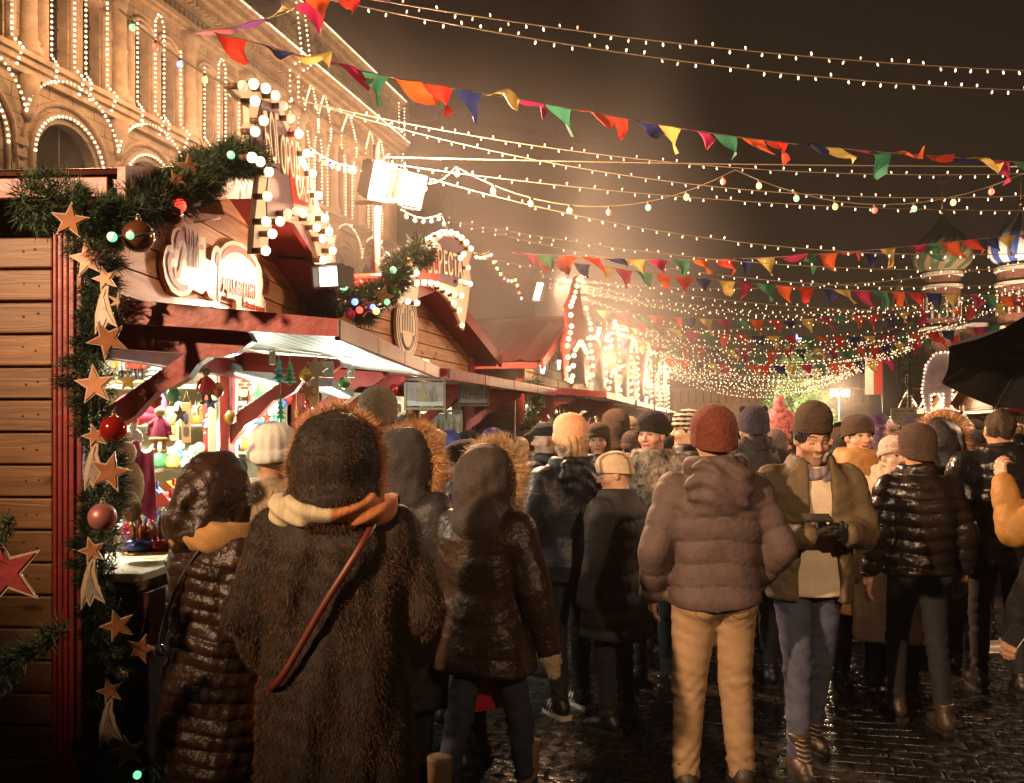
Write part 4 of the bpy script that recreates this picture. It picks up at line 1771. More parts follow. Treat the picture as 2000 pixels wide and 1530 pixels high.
def hut(origin, u, L, label, D=2.4, eave=2.5, ridge=3.04, canopy=1.0, brackets=3, roof='along', near=True, lit=None, shelves=True, group='wooden market huts in the row'):
    origin = Vector(origin)
    M = frame_from(origin, u, (0, 0, 1))            # (along the front, up, out into the street)
    root = thing('market_hut', label, 'market hut', origin, group=group)
    R2 = random.Random(int(origin.y * 10))

    def pt(a, z, b):
        return M @ Vector((a, z, b))
    ph = .128
    mid = L / 2

    def top_at(a):
        return eave + (ridge - eave) * (1 - abs(a - mid) / mid)
    # end wall of planks, seen from the street's near end
    for a0, nm in ((.0, 'end_wall'), (L - .04, 'end_wall')):
        mb = MB()
        z = .02
        while z < eave - .02:
            h = min(ph, eave - z) - .009
            mb.box((a0 + .02 + R2.uniform(-.002, .002), z + h / 2, -D / 2 - .05), (.04, h, D - .1), M)
            z += ph
        o = mb.build(nm, PINE, root, bev=.006)
        if a0 == .0 and origin.y < 4:
            mb = MB()
            for k in range(19):
                for b_ in (-.16, -.21, -.95, -1.0, -1.75, -1.8, -2.3):
                    mb.ball((a0 - .001, k * ph + .085 + R2.uniform(-.012, .012), b_ + R2.uniform(-.01, .01)), (.0025, .005, .005), 6, M=M)
            tag(mb.build('nail_heads', GREYM, o), kind='stuff')
        # dark sheet added behind the planks in place of shade in the gaps
        mb = MB()
        mb.box((a0 + (.055 if a0 < .5 else -.015), eave / 2, -D / 2 - .05), (.02, eave, D - .12), M)
        mb.build('gap_shade', REDD, o)
    mb = MB()
    for a0 in (.078, L - .078):
        mb.box((a0, eave / 2 + .02, -D / 2 - .03), (.02, eave - .1, D - .14), M)
    mb.box((mid, eave / 2, -D + .02), (L - .1, eave, .04), M)
    mb.box((mid, .05, -D / 2), (L - .1, .06, D - .1), M)
    mb.box((mid, 2.42, -D / 2 - .02), (L - .1, .04, D - .12), M)
    mb.build('inner_wall', CREAM, root)
    # front: low wall, gable of planks
    mb = MB()
    z = .02
    while z < 1.0:
        mb.box((mid, z + .06, -.02), (L - .12, .119, .04), M)
        z += ph
    mb.build('low_wall', PINE, root, bev=.005)
    mb = MB()
    z = 2.14
    while z < ridge - .03:
        z1 = min(z + ph - .009, ridge - .01)
        if z1 <= eave:
            ol = [(.06, z), (L - .06, z), (L - .06, z1), (.06, z1)]
        else:
            f0 = mid * max(0, (z - eave)) / (ridge - eave)
            f1 = mid * (z1 - eave) / (ridge - eave)
            f0, f1 = max(f0, .06), max(f1, .06)
            ol = [(f0, z), (L - f0, z), (L - f1, z1), (f1, z1)]
        dz = R2.uniform(-.003, .003)
        mb.prism(ol, -.04 + dz, .0 + dz, M)
        z += ph
    mb.build('gable', PINEP, root, bev=.005)
    mb = MB()
    mb.prism([(.06, 2.14), (L - .06, 2.14), (L - .06, eave), (mid, ridge - .02), (.06, eave)], -.075, -.05, M)
    mb.build('gable_backing', REDD, root)
    # posts
    for a0 in (.0, L):
        mb = MB()
        s = -1 if a0 == 0 else 1
        mb.box((a0 + s * .012, eave / 2, -.022), (.09, eave, .085), M)
        for k in range(3):
            mb.box((a0 + s * .012 - s * .02, eave / 2, .024 + 0 * k), (.012, eave - .01, .012), M) if k == 0 else None
            mb.box((a0 + s * (.012 + .046), eave / 2, -.005 - k * .022), (.010, eave - .01, .009), M)
        mb.box((a0 + s * .02, 1.25, .030), (.05, 2.45, .03), M)
        mb.build('corner_post', RED, root, bev=.004)
    # roof
    ov, oe = .30, .22
    sl = math.atan2(ridge - eave, mid)
    for s in (-1, 1):
        mb = MB()
        e_a = mid + s * (mid + oe)
        e_z = eave - oe * math.tan(sl) + .06
        r_a, r_z = mid, ridge + .06
        nx = 26
        ridges = []
        for k in range(nx + 1):
            t = k / nx
            if roof == 'along':
                bump_ = .018 * (1 if k % 2 else 0)
                ridges.append((r_a + (e_a - r_a) * t, r_z + (e_z - r_z) * t + bump_))
        if roof == 'along':
            vs = [(a, z, ov) for a, z in ridges] + [(a, z, -D - .1) for a, z in ridges]
            n = nx + 1
            mb.add([M @ Vector((a, z, b)) for a, z, b in vs], [(k, k + 1, k + 1 + n, k + n) if s > 0 else (k + n, k + 1 + n, k + 1, k) for k in range(nx)])
        else:
            n = 40
            vs = []
            for k in range(n + 1):
                b = ov - (D + ov + .1) * k / n
                bu = .03 * (1 if k % 4 == 0 else 0)
                vs += [(r_a, r_z + bu, b), (e_a, e_z + bu, b)]
            mb.add([M @ Vector(v) for v in vs], [(2 * k, 2 * k + 1, 2 * k + 3, 2 * k + 2) for k in range(n)])
        ro = mb.build('roof_slope', TIN, root)
        sb = MB()
        sb.prism([(r_a, r_z - .02), (e_a, e_z - .02), (e_a, e_z - .05), (r_a, r_z - .06)], -D - .08, ov - .02, M)
        sb.build('soffit', RED, ro)
        fb = MB()
        fb.prism([(r_a, r_z + .03), (e_a + s * .02, e_z + .025), (e_a + s * .02, e_z - .10), (r_a, r_z - .11)], ov - .015, ov + .015, M)
        fb.box((e_a + s * .012, e_z - .052, (ov - D) / 2), (.022, .075, D + ov - .1), M)
        fb.build('bargeboard', RED, ro, bev=.004)
    mb = MB()
    mb.tube([pt(mid, ridge + .085, ov), pt(mid, ridge + .085, -D - .1)], .05, 8)
    mb.build('ridge_cap', TIN, root)
    # canopy over the counter, held up by shaped brackets
    zh, zo = 2.17, 2.07
    cn = MB()
    cn.prism([(.03, zh), (canopy, zo), (canopy, zo + .03), (.03, zh + .03)], .06, L - .02, frame_from(origin, frame_axis(M, 2), (0, 0, 1)) if False else canopy_frame(M))
    co = cn.build('canopy', TIN, root)
    un = MB()
    nr = 14
    for k in range(nr):
        b0 = .05 + (canopy - .08) * k / nr
        b1 = b0 + (canopy - .08) / nr - .006
        z0 = zh - (zh - zo) * b0 / canopy - .004
        z1 = zh - (zh - zo) * b1 / canopy - .004
        un.prism([(b0, z0), (b1, z1), (b1, z1 - .010), (b0, z0 - .010)], .09, L - .05, canopy_frame(M))
    un.build('underside', CREAMT, co)
    fa = MB()
    for a0, a1 in ((.04, .075), (L - .035, L - .0)):
        fa.prism([(.0, zh + .05), (canopy + .02, zo + .05), (canopy + .02, zo - .02), (.0, zh - .05)], a0, a1, canopy_frame(M))
    nseg = 4
    for k in range(nseg):
        a0, a1 = .08 + (L - .12) * k / nseg, .08 + (L - .12) * (k + 1) / nseg - .012
        fa.box(((a0 + a1) / 2, zo + .012, canopy + .012), (a1 - a0, .085, .024), M)
    fa.build('fascia', RED, co, bev=.005)
    be = MB()
    be.box((mid, 2.06, .02), (L - .1, .16, .05), M)
    be.build('lintel', RED, root, bev=.004)
    bks = [.2, mid + .15, L - .12] if brackets == 3 else [.2, L - .15]
    for a in bks:
        bm = MB()
        ol = [(.0, 2.13), (.62, 2.085), (.64, 2.05), (.60, 2.02), (.57, 2.0), (.52, 1.985), (.46, 1.985), (.41, 1.955), (.37, 1.90), (.31, 1.865), (.25, 1.85), (.20, 1.80), (.15, 1.745), (.09, 1.71), (.045, 1.66), (.0, 1.60), (.0, 1.74), (.05, 1.79), (.36, 2.0), (.0, 2.025)]
        bm.prism(ol, a - .03, a + .03, canopy_frame(M))
        bm.build('bracket', RED, co, bev=.006)
    for a in bks[1:2]:
        pm = MB()
        pm.box((a, 1.58, -.03), (.11, 1.0, .06), M)
        pm.build('window_post', RED, root, bev=.004)
        pm = MB()
        pm.box((a + .16, 1.58, -.06), (.05, 1.0, .05), M)
        pm.box((a - .12, 1.58, -.06), (.05, 1.0, .05), M)
        pm.build('window_jamb', CREAM, root, bev=.003)
    # counter and its skirt
    cm = MB()
    cm.box((mid, 1.10, -.10), (L - .14, .035, .66), M)
    cm.build('counter', CREAM, root, bev=.004)
    cm = MB()
    cm.box((mid, .58, .245), (L - .14, .92, .02), M)
    cm.box((.09, .58, .12), (.02, .92, .24), M)
    cm.build('counter_skirt', PLUM, root)
    if shelves:
        sm = MB()
        for z in (1.405, 1.975):
            sm.box((L - .26, z, -1.36), (.34, .03, 1.64), M)
        for z in (1.69,):
            sm.box((L - .2, z, -1.36), (.22, .025, 1.64), M)
        for z in (1.53, 1.70, 1.86):
            sm.box((L - .26, z, -.28), (.34, .03, .34), M)
        for b in (-2.2, -.52, -.46, -.09):
            sm.box((L - .26, 1.75, b), (.34, 1.3, .035), M)
        for z in (1.4, 1.75, 2.1):
            sm.box((mid, z, -D + .2), (L - .8, .03, .3), M)
        sm.build('shelf', CREAM, root)
        rp = MB()
        rp.box((L - .46, 1.75, -.49), (.03, 1.3, .08), M)
        rp.build('shelf_post', RED, root)
    return root, M


def canopy_frame(M):
    """the same place with (out, up, along) axes: x out into the street, y up, z along the front"""
    o = M.translation
    a, z, b = M.col[0].to_3d(), M.col[1].to_3d(), M.col[2].to_3d()
    K = Matrix((b, z, a)).transposed().to_4x4()
    K.translation = o
    return K


def frame_axis(M, i):
    return M.col[i].to_3d()


H1, HM1 = hut((-1.70, 3.5, 0), (.057, 1, 0), 3.0, 'nearest hut with an open gift stall under a round-lettered board', eave=2.62, ridge=3.02)
H2, HM2 = hut((-1.46, 6.68, 0), (.27, 1, 0), 3.75, 'second hut in the row, with winter paintings hung under its canopy', canopy=1.0)
_hl = ['hut with the plain plank end wall and bright red standing-seam roof', 'hut behind the plank-ended hut, under a tall marquee of bulbs', 'hut below the arch-shaped cluster of bulbs down the row', 'hut deep in the row near the third floodlight', 'small hut at the far end of the left row', 'smallest hut, last of the left row']
HUTS = []
for k in range(6):
    Y = 10.9 + 3.62 * k
    HUTS.append(hut((.12 + .24 * (Y - 10.9), Y, 0), (.24, 1, 0), 3.5, _hl[k], roof='up', brackets=3 if k < 2 else 2, shelves=k < 2, ridge=3.12))

# the row on the other side of the street, turned round
_rl = ['right-hand hut behind the man with the umbrella', 'right-hand hut under the pale board edged with bulbs', 'right-hand hut behind the white notice', 'right-hand hut farthest from the umbrella']
for k in range(4):
    Y = 24.5 + 4.4 * k
    X = 9.6 + .24 * (Y - 8.5)
    HUTS.append(hut((X, Y, 0), (-.24, -1, 0), 3.6, _rl[k], roof='along', brackets=2, shelves=False, ridge=3.12, group='wooden huts across the street'))


def hp1(a, z, b):
    return HM1 @ Vector((a, z, b))


def on_plane(M, px, py, b):
    """where the line of sight through a spot meets the plane b metres in front of a hut's wall: (along, up)"""
    r = Vector(((px - CX) / F, 1, (HY - py) / F))
    n = M.col[2].to_3d()
    o = M.translation + n * b
    e = Vector((0, 0, CH))
    t = (o - e).dot(n) / r.dot(n)
    q = M.inverted() @ (e + r * t)
    return q.x, q.y


# ---------------------------------------------------------------- marquee boards with bulbs
SOCKET = mat('brown_lamp_socket', (.16, .09, .05), .4)
BOARDP = mat('board_mauve', (.17, .11, .13), .5, var=.08)
BOARDR = mat('board_red', (.52, .06, .03), .45, var=.08)
BOARDW = mat('board_cream', (.78, .66, .50), .5, var=.06)
IVORY = mat('letter_ivory', (.80, .68, .50), .5)


def shrink(pts, d):
    c = sum(p[0] for p in pts) / len(pts), sum(p[1] for p in pts) / len(pts)
    n = len(pts)
    out = []
    ar = sum(pts[i][0] * pts[(i + 1) % n][1] - pts[(i + 1) % n][0] * pts[i][1] for i in range(n))
    sg = 1 if ar > 0 else -1
    for i in range(n):
        a, b, e = Vector(pts[i - 1]), Vector(pts[i]), Vector(pts[(i + 1) % n])
        t = ((b - a).normalized() + (e - b).normalized())
        t = t.normalized() if t.length > 1e-6 else (b - a).normalized()
        nrm = Vector((-t.y, t.x)) * sg
        out.append((b.x + nrm.x * d, b.y + nrm.y * d))
    return out


def marquee(label, M, b, outline, bulbs, inner, letters, red_part=None, rb=.03, name='marquee_sign'):
    ol = [on_plane(M, *p, b) for p in outline]
    c = sum((Vector(p) for p in ol), Vector((0, 0))) / len(ol)
    root = thing(name, label, 'sign', M @ Vector((c.x, c.y, b)), group='marquee boards ringed with bulbs')
    mb = MB()
    mb.prism(ol, b - .03, b, M)
    mb.build('board', BOARDW, root, bev=.004)
    mb = MB()
    il = [on_plane(M, *p, b) for p in inner]
    mb.prism(il, b + .001, b + .006, M)
    mb.build('face', BOARDP, root)
    if red_part:
        mb = MB()
        mb.prism([on_plane(M, *p, b) for p in red_part], b + .0065, b + .010, M)
        mb.build('red_face', BOARDR, root)
    for body, p0, p1, hgt, dz in letters:
        a0, z0 = on_plane(M, *p0, b)
        a1, z1 = on_plane(M, *p1, b)
        vs, fs = text_mesh(body, 1.0, .004, 'LEFT')
        w = max(v.x for v in vs)
        LM = M @ Matrix.Translation((a0, z0, b + .016)) @ Matrix.Rotation(math.atan2(z1 - z0, a1 - a0), 4, 'Z') @ Matrix.Diagonal((math.hypot(a1 - a0, z1 - z0) / w, hgt, 1, 1))
        mb = MB()
        mb.add(vs, fs, M=LM)
        mb.build('lettering', IVORY, root)
    sk = MB()
    sk.tube([(0, 0, 0), (0, 0, .045)], rb * .62, 8)
    so = sk.build('socket', SOCKET, root, local=True)
    ro = M.to_3x3().to_euler()
    pts = []
    for i, p in enumerate(bulbs):
        a, z = on_plane(M, *p, b + .06)
        q = so if i == 0 else link(bpy.data.objects.new('socket', so.data), root)
        q.location = M @ Vector((a, z, b)) - origin_of(root)
        q.rotation_euler = ro
        pts.append(M @ Vector((a, z, b + .045 + rb * .8)))
    bulbs_on(root, pts, rb, GLOBE)
    return root


MS1 = marquee('tall bell-shaped marquee board on the nearest gable, reading БОГОРОДСКАЯ', HM1, .40,
        [(446, 168), (500, 153), (545, 193), (562, 240), (587, 290), (607, 340), (622, 400), (636, 430), (650, 470), (656, 512), (624, 516), (612, 470), (600, 440), (562, 431), (532, 438), (524, 470), (524, 497), (494, 497), (498, 430), (503, 380), (508, 330), (498, 300), (478, 310), (476, 258), (488, 240), (486, 205), (468, 192)],
        [(472, 168), (493, 164.5), (517, 173), (536, 187), (496, 198), (552, 207), (513, 236), (566, 231), (496, 257), (582, 262), (597, 300), (490, 308), (506, 316), (523, 336), (609, 339), (520, 384), (620, 382), (560, 417), (577, 413), (590, 417), (518, 433), (545, 433), (605, 427), (633, 427), (530, 457), (617, 445), (517, 490), (641, 452), (629, 467), (644, 470), (648, 490), (630, 508), (641, 505)],
        [(510, 195), (537, 205), (556, 250), (578, 300), (596, 350), (608, 400), (606, 416), (560, 420), (520, 424), (518, 380), (524, 330), (512, 290), (486, 298), (486, 262), (500, 240)],
        [('БОГ', (514, 318), (544, 320), .34, 0), ('ОРОД', (544, 338), (580, 352), .27, 0), ('СКАЯ', (574, 388), (607, 400), .26, 0)],
        [(566, 245), (583, 296), (600, 348), (611, 400), (609, 416), (572, 418), (566, 370), (560, 320), (555, 270)], rb=.025)
MS2 = marquee('red and mauve onion-shaped marquee board on the second gable, reading БЕРЕСТА', HM2, .36,
        [(788, 548), (806, 522), (820, 492), (838, 464), (868, 449), (894, 452), (914, 470), (924, 490), (916, 512), (920, 548), (916, 580), (906, 646), (892, 612), (880, 590), (864, 572), (840, 560), (818, 558), (814, 598), (776, 596), (784, 570)],
        [(843, 471), (857, 459), (869, 455), (880, 455), (891, 458), (901, 465), (910, 474), (919, 486), (904, 497), (898, 504), (832, 486), (822, 506), (809, 523), (812, 533), (913, 523), (898, 550), (908, 552), (917, 555), (795, 548), (813, 553), (827, 552), (840, 553), (852, 555), (862, 562), (873, 569), (887, 576), (900, 578), (885, 592), (896, 606), (901, 636), (787, 562), (781, 587), (795, 589), (813, 592)],
        [(812, 546), (826, 510), (844, 480), (868, 462), (892, 466), (908, 484), (902, 510), (904, 540), (890, 562), (868, 554), (840, 546)],
        [('БЕР', (831, 534), (862, 535), .34, 0), ('ЕСТА', (863, 535), (900, 544), .30, 0)],
        [(812, 546), (826, 510), (844, 480), (852, 474), (856, 510), (856, 549), (840, 546)], rb=.027)
# the farther huts carry ever smaller ones: only their bulbs show
_ml = ['marquee of bulbs shaped like a tall arch, on the red-roofed hut', 'marquee of bulbs shaped like a wide arch, fourth hut', 'marquee of bulbs leaning beside the dark red banner', 'small marquee of bulbs far down the left row', 'smaller marquee of bulbs near the end of the left row', 'tiniest marquee of bulbs, at the end of the left row']
R_ml = random.Random(3)
for k in range(6):
    M = HUTS[k][1]
    root = thing('marquee_sign', _ml[k], 'sign', M @ Vector((1.75, 3.4, .4)), group='marquee boards ringed with bulbs')
    e_ = R_ml.uniform(-.08, .08)
    ols = [[(.75, 2.3), (.62, 2.75), (.95, 3.0), (.85, 3.25), (1.2, 3.45), (1.5, 3.75 + e_), (1.75, 3.85 + e_), (2.0, 3.72), (2.2, 3.4), (2.7, 3.2), (2.55, 2.95), (2.9, 2.7), (2.75, 2.25), (2.5, 2.35), (2.35, 2.75), (1.75, 2.9), (1.15, 2.7), (1.0, 2.3)],
           [(.8, 2.35), (.55, 2.8), (.7, 3.2), (1.1, 3.3), (1.35, 3.05), (1.6, 3.4), (1.9, 3.62 + e_), (2.3, 3.5), (2.6, 3.15), (2.6, 2.7), (2.85, 2.3), (2.5, 2.2), (2.3, 2.6), (1.9, 2.75), (1.4, 2.65), (1.1, 2.35)],
           [(.9, 2.3), (.8, 2.9), (1.0, 3.35), (1.4, 3.6), (1.9, 3.62 + e_), (2.35, 3.4), (2.6, 2.95), (2.6, 2.3), (2.35, 2.3), (2.3, 2.8), (2.0, 3.1), (1.5, 3.1), (1.2, 2.8), (1.15, 2.3)]]
    ol = ols[k % 3]
    mb = MB()
    mb.prism(ol, .36, .39, M)
    mb.build('board', [BOARDR, BOARDP, BOARDW][k % 3], root)
    bulbs_on(root, [M @ Vector((p.x, p.y, .45)) for p in along([Vector((*p, 0)) for p in ol + ol[:1]], .15)], .034, GLOBE)
for k, (px, py, d, w, h, lb) in enumerate(((1832, 735, 29.5, .8, 1.5, 'pale board edged with bulbs by the umbrella'),)):
    c = P(px, py, d)
    root = thing('marquee_sign', lb, 'sign', c, group='marquee boards ringed with bulbs')
    M = frame_from(c, (.94, -.34, 0), (0, 0, 1))
    ol = [(-.35, -1.3), (-.5, -.5), (-.38, .35), (-.1, .75), (.3, .8), (.5, .5), (.45, -.4), (.35, -1.3), (.2, -1.3), (.15, -.6), (-.2, -.6), (-.2, -1.3)]
    mb = MB()
    mb.prism(ol, -.02, .02, M)
    mb.build('board', mat('board_pale_violet', (.55, .48, .58), .5), root)
    bulbs_on(root, [M @ Vector((p.x, p.y, .06)) for p in along([Vector((*p, 0)) for p in ol + ol[:1]], .13)], .04, GLOBE)

# ---------------------------------------------------------------- the lettered plaques
PLQ = mat('plaque_cream', (.74, .62, .46), .42, var=.05)
PLR = mat('plaque_red', (.42, .05, .03), .5)
PLM = mat('plaque_mauve', (.34, .12, .14), .5)
PLG = mat('plaque_grey', (.33, .33, .36), .5)
PLT = mat('plaque_orange', (.55, .17, .06), .5)


def plaque():
    M, b = HM1, .03
    px4 = lambda x, y: (300 + x / 6.377, 400 + y / 6.375)
    ol = [(225, 500), (215, 420), (245, 310), (310, 265), (390, 290), (460, 350), (560, 405), (640, 405), (655, 500), (645, 660), (715, 700), (725, 590), (760, 520), (800, 510), (830, 550), (900, 470), (990, 445), (1100, 480), (1240, 600), (1340, 780), (1365, 1000), (1350, 1110), (1390, 1200), (1405, 1310), (1390, 1400), (1040, 1345), (1025, 1190), (850, 1130), (830, 1210), (800, 1290), (750, 1270), (740, 1180), (690, 1150), (655, 1060), (600, 1120), (550, 1090), (490, 1060), (430, 1130), (330, 1150), (220, 1080), (140, 910), (115, 720), (130, 590), (170, 510)]
    P_ = [on_plane(M, *px4(*p), b) for p in ol]
    c = sum((Vector(p) for p in P_), Vector((0, 0))) / len(P_)
    root = thing('shop_plaque', 'cream cut-out plaque lettered ГУМ Ярмарка on the plank gable', 'sign', M @ Vector((c.x, c.y, b)))
    mb = MB()
    mb.prism(P_, .004, b, M)
    mb.build('board', PLQ, root, bev=.003)

    def stroke(pts, w, m, nm='lettering'):
        q = [Vector((*on_plane(M, *px4(*p), b), 0)) for p in pts]
        # smooth the stroke
        for _ in range(2):
            q = [q[0]] + [x for i in range(len(q) - 1) for x in (q[i].lerp(q[i + 1], .25), q[i].lerp(q[i + 1], .75))] + [q[-1]]
        L_, R_ = [], []
        for i in range(len(q)):
            t = (q[min(i + 1, len(q) - 1)] - q[max(i - 1, 0)])
            if t.length < 1e-7:
                continue
            t.normalize()
            n = Vector((-t.y, t.x, 0)) * w * (.45 + .55 * math.sin(PI * min(1, max(0, (i + .5) / len(q)))))
            L_.append(q[i] + n)
            R_.append(q[i] - n)
        k = len(L_)
        vs = [(p.x, p.y, b + .004) for p in L_] + [(p.x, p.y, b + .004) for p in R_]
        mb = MB()
        mb.add(vs, [(i, i + 1, i + 1 + k, i + k) for i in range(k - 1)], M=M)
        mb.build(nm, m, root)
    stroke([(290, 560), (280, 480), (310, 390), (350, 385), (430, 440), (520, 520), (615, 530)], .022, PLR, 'swash')
    stroke([(250, 650), (215, 620), (180, 680), (190, 820), (250, 960), (340, 1040), (420, 1030)], .020, PLM, 'swash')
    stroke([(370, 530), (345, 650), (320, 820), (290, 900), (262, 840), (262, 770)], .016, PLT, 'swash')
    stroke([(850, 680), (880, 600), (970, 545), (1080, 560), (1200, 660), (1270, 770)], .020, PLR, 'swash')
    stroke([(770, 760), (780, 660), (800, 610), (815, 680), (800, 900), (795, 1230)], .014, PLM, 'swash')
    for body, p0, p1, h, m in (('Г', (395, 690), (440, 690), .22, PLG), ('УМ', (420, 760), (560, 800), .25, PLG), ('ярмарка', (830, 1085), (1260, 1180), .16, PLM), ('на Красной площади', (1100, 1270), (1370, 1350), .055, PLR)):
        a0, z0 = on_plane(M, *px4(*p0), b)
        a1, z1 = on_plane(M, *px4(*p1), b)
        vs, fs = text_mesh(body, 1.0, .002, 'LEFT', shear=.2)
        w = max(v.x for v in vs)
        mb = MB()
        mb.add(vs, fs, M=M @ Matrix.Translation((a0, z0, b + .006)) @ Matrix.Rotation(math.atan2(z1 - z0, a1 - a0), 4, 'Z') @ Matrix.Diagonal((math.hypot(a1 - a0, z1 - z0) / w, h, 1, 1)))
        mb.build('lettering', m, root)


plaque()


def round_plaque():
    M = HM2
    a, z = on_plane(M, 796, 636, .05)
    root = thing('shop_plaque', 'oval cream plaque with ringed outlines on the second gable', 'sign', M @ Vector((a, z, .05)))
    R = .27
    mb = MB()
    mb.prism([(a + R * math.cos(t), z + R * math.sin(t) * 1.15) for t in np.linspace(0, 2 * PI, 41)[:-1]], .02, .05, M)
    mb.build('board', PLQ, root, bev=.003)
    mb = MB()
    for r in (.24, .20):
        mb.tube([M @ Vector((a + r * math.cos(t), z + r * 1.15 * math.sin(t), .052)) for t in np.linspace(0, 2 * PI, 41)], .005, 4, caps=False)
    for k in range(5):
        mb.box((a - .12 + k * .06, z + .02 + .03 * (2 - abs(k - 2)), .052), (.025, .16 + .05 * (2 - abs(k - 2)), .006), M)
    mb.tube([M @ Vector((a + .14 * math.cos(t), z - .08 + .13 * math.sin(t), .052)) for t in np.linspace(PI, 2 * PI, 16)], .012, 4)
    mb.build('emblem', PLG, root)


round_plaque()

# ---------------------------------------------------------------- floodlights
FLOODM = glow('floodlight_glass', (1.0, .84, .62), 5)
HOUS = mat('floodlight_housing', (.035, .03, .027), .45, metal=.4)


def flood_head(name_root, c, aim, w=.30, h=.36):
    z = (Vector(aim) - Vector(c)).normalized()
    x = Vector((0, 0, 1)).cross(z).normalized()
    y = z.cross(x)
    M = Matrix((x, y, z)).transposed().to_4x4()
    M.translation = c
    mb = MB()
    mb.prism([(-w / 2, -h / 2), (w / 2, -h / 2), (w / 2, h / 2), (-w / 2, h / 2)], -.10, -.0, M)
    for k in range(6):
        mb.box((-w / 2 + (k + .5) * w / 6, 0, -.13), (.012, h * .9, .06), M)
    for s in (-1, 1):
        mb.box((s * (w / 2 + .006), 0, .03), (.010, h, .10), M)
        mb.box((0, s * (h / 2 + .006), .03), (w, .010, .10), M)
    ho = mb.build('housing', HOUS, name_root)
    mb = MB()
    mb.box((0, 0, .008), (w * .92, h * .92, .014), M)
    mb.build('lamp_glass', FLOODM, ho)
    return M


POLES = []
_fl = ['twin floodlights on a mast behind the nearest hut', 'floodlight on the mast behind the red-roofed hut', 'floodlight on the third mast down the row', 'floodlight on the fourth mast down the row', 'floodlight on the farthest mast of the row']
for k in range(5):
    Y = 8.6 + 6.9 * k
    X = -1.30 + .245 * (Y - 8.6)
    top = Vector((X, Y, 4.35))
    POLES.append(top)
    root = thing('floodlight_mast', _fl[k], 'floodlight', (X, Y, 2.75), group='floodlight masts along the huts')
    mb = MB()
    mb.tube([(X, Y, 2.72), (X, Y, 4.4)], .035, 8)
    mb.box((X, Y, 2.74), (.3, .3, .05))
    mb.tube([(X - .2, Y, 3.85), (X + .36, Y - .1, 3.85)], .022, 6)
    mb.tube([(X - .05, Y, 3.2), (X + .05, Y, 3.9)], .015, 6)
    mb.build('mast', GREYM, root)
    aim = Vector((X + 4.2, Y - 4.6, 1.6))
    flood_head(root, Vector((X + .03, Y - .12, 4.03)), aim, .23, .34)
    if k == 0:
        flood_head(root, Vector((X + .33, Y - .04, 3.96)), aim, .20, .31)
RPOLES = []
_rp = ['post wound with fir garland beyond the crowd', 'garlanded post at the far right end of the street']
for k in range(6):
    Y = 8.6 + 6.9 * k
    RPOLES.append(Vector((8.1 + .245 * (Y - 8.6), Y, 4.3)))


def spot_fitting():
    c = hp1(2.25, 2.66, .42)
    root = thing('spotlight', 'small white spotlight under the gable edge, shining at the plaque', 'spotlight', c)
    M = flood_head(root, c, hp1(.7, 2.45, .0), .17, .13)
    mb = MB()
    mb.tube([c, hp1(2.3, 2.78, .25), hp1(2.3, 2.8, .05)], .012, 6)
    mb.build('arm', HOUS, root)
    return c


SPOT1 = spot_fitting()
for k, (px, py, d, lb) in enumerate(((1055, 718, 12.0, 'small lamp on the canopy edge of the red-roofed hut'), (1086, 712, 13.2, 'bright round lamp below the arch of bulbs'), (1260, 780, 22, 'starry lamp on a canopy far down the row'))):
    c = P(px, py, d)
    root = thing('spotlight', lb, 'spotlight', c)
    flood_head(root, c, c + Vector((.5, -.8, -.25)), .16, .16)
    mb = MB()
    mb.tube([c, c + Vector((-.15, .15, -.3))], .012, 6)
    mb.build('arm', HOUS, root)


def twin_far():
    d = 33
    a, b = P(1627, 768, d), P(1650, 768, d)
    root = thing('floodlight_mast', 'pair of glaring floodlights low over the crowd', 'floodlight', (a.x + .2, d, 0))
    mb = MB()
    mb.tube([((a.x + b.x) / 2, d, 0), ((a.x + b.x) / 2, d, a.z)], .04, 8)
    mb.tube([a, b], .03, 6)
    mb.build('mast', GREYM, root)
    for p in (a, b):
        flood_head(root, p + Vector((0, -.1, 0)), Vector((0, -2, 1.0)), .26, .26)


twin_far()
# ---------------------------------------------------------------- strings of lights over the street
def sagging(a, b, sag, n=28):
    a, b = Vector(a), Vector(b)
    return [a.lerp(b, i / n) - Vector((0, 0, 4 * sag * (i / n) * (1 - i / n))) for i in range(n + 1)]


GRP_S = 'strings of pin lights across the street'


def light_string(label, pts, step=.15, thick=.004, r=.0068, single=True, ln=2.0):
    root = thing('string_lights', label, 'string lights', pts[0], group=GRP_S)
    mb = MB()
    mb.tube(pts, thick, 5)
    bp = along(pts, step, step * .4)
    stems = MB()
    spots = []
    R = random.Random(int(pts[0].x * 100 + pts[-1].z * 77))
    for p in bp:
        up = R.random() < .35
        d = Vector((R.uniform(-.35, .35), R.uniform(-.3, .3), 1 if up else -1)).normalized()
        stems.tube([p, p + d * r * 2.2], r * .55, 4)
        spots.append((p + d * r * 3.4, d))
    mb.build('cable', CABLE, root)
    if single:
        me = bulb_mesh(r, PIN, ln)
        og = origin_of(root)
        for p, d in spots[:100]:
            o = bpy.data.objects.new('bulb', me)
            o.location = p - og
            o.rotation_euler = d.to_track_quat('Z', 'Y').to_euler()
            link(o, root)
        spots = spots[100:]
    if spots:
        bm = MB()
        for p, d in spots:
            bm.ball(p, (r, r, r * 1.4), 6)
        tag(bm.build('bulbs', PIN, root), kind='stuff')
    stems.build('bulb_stem', CABLE, root)
    return root


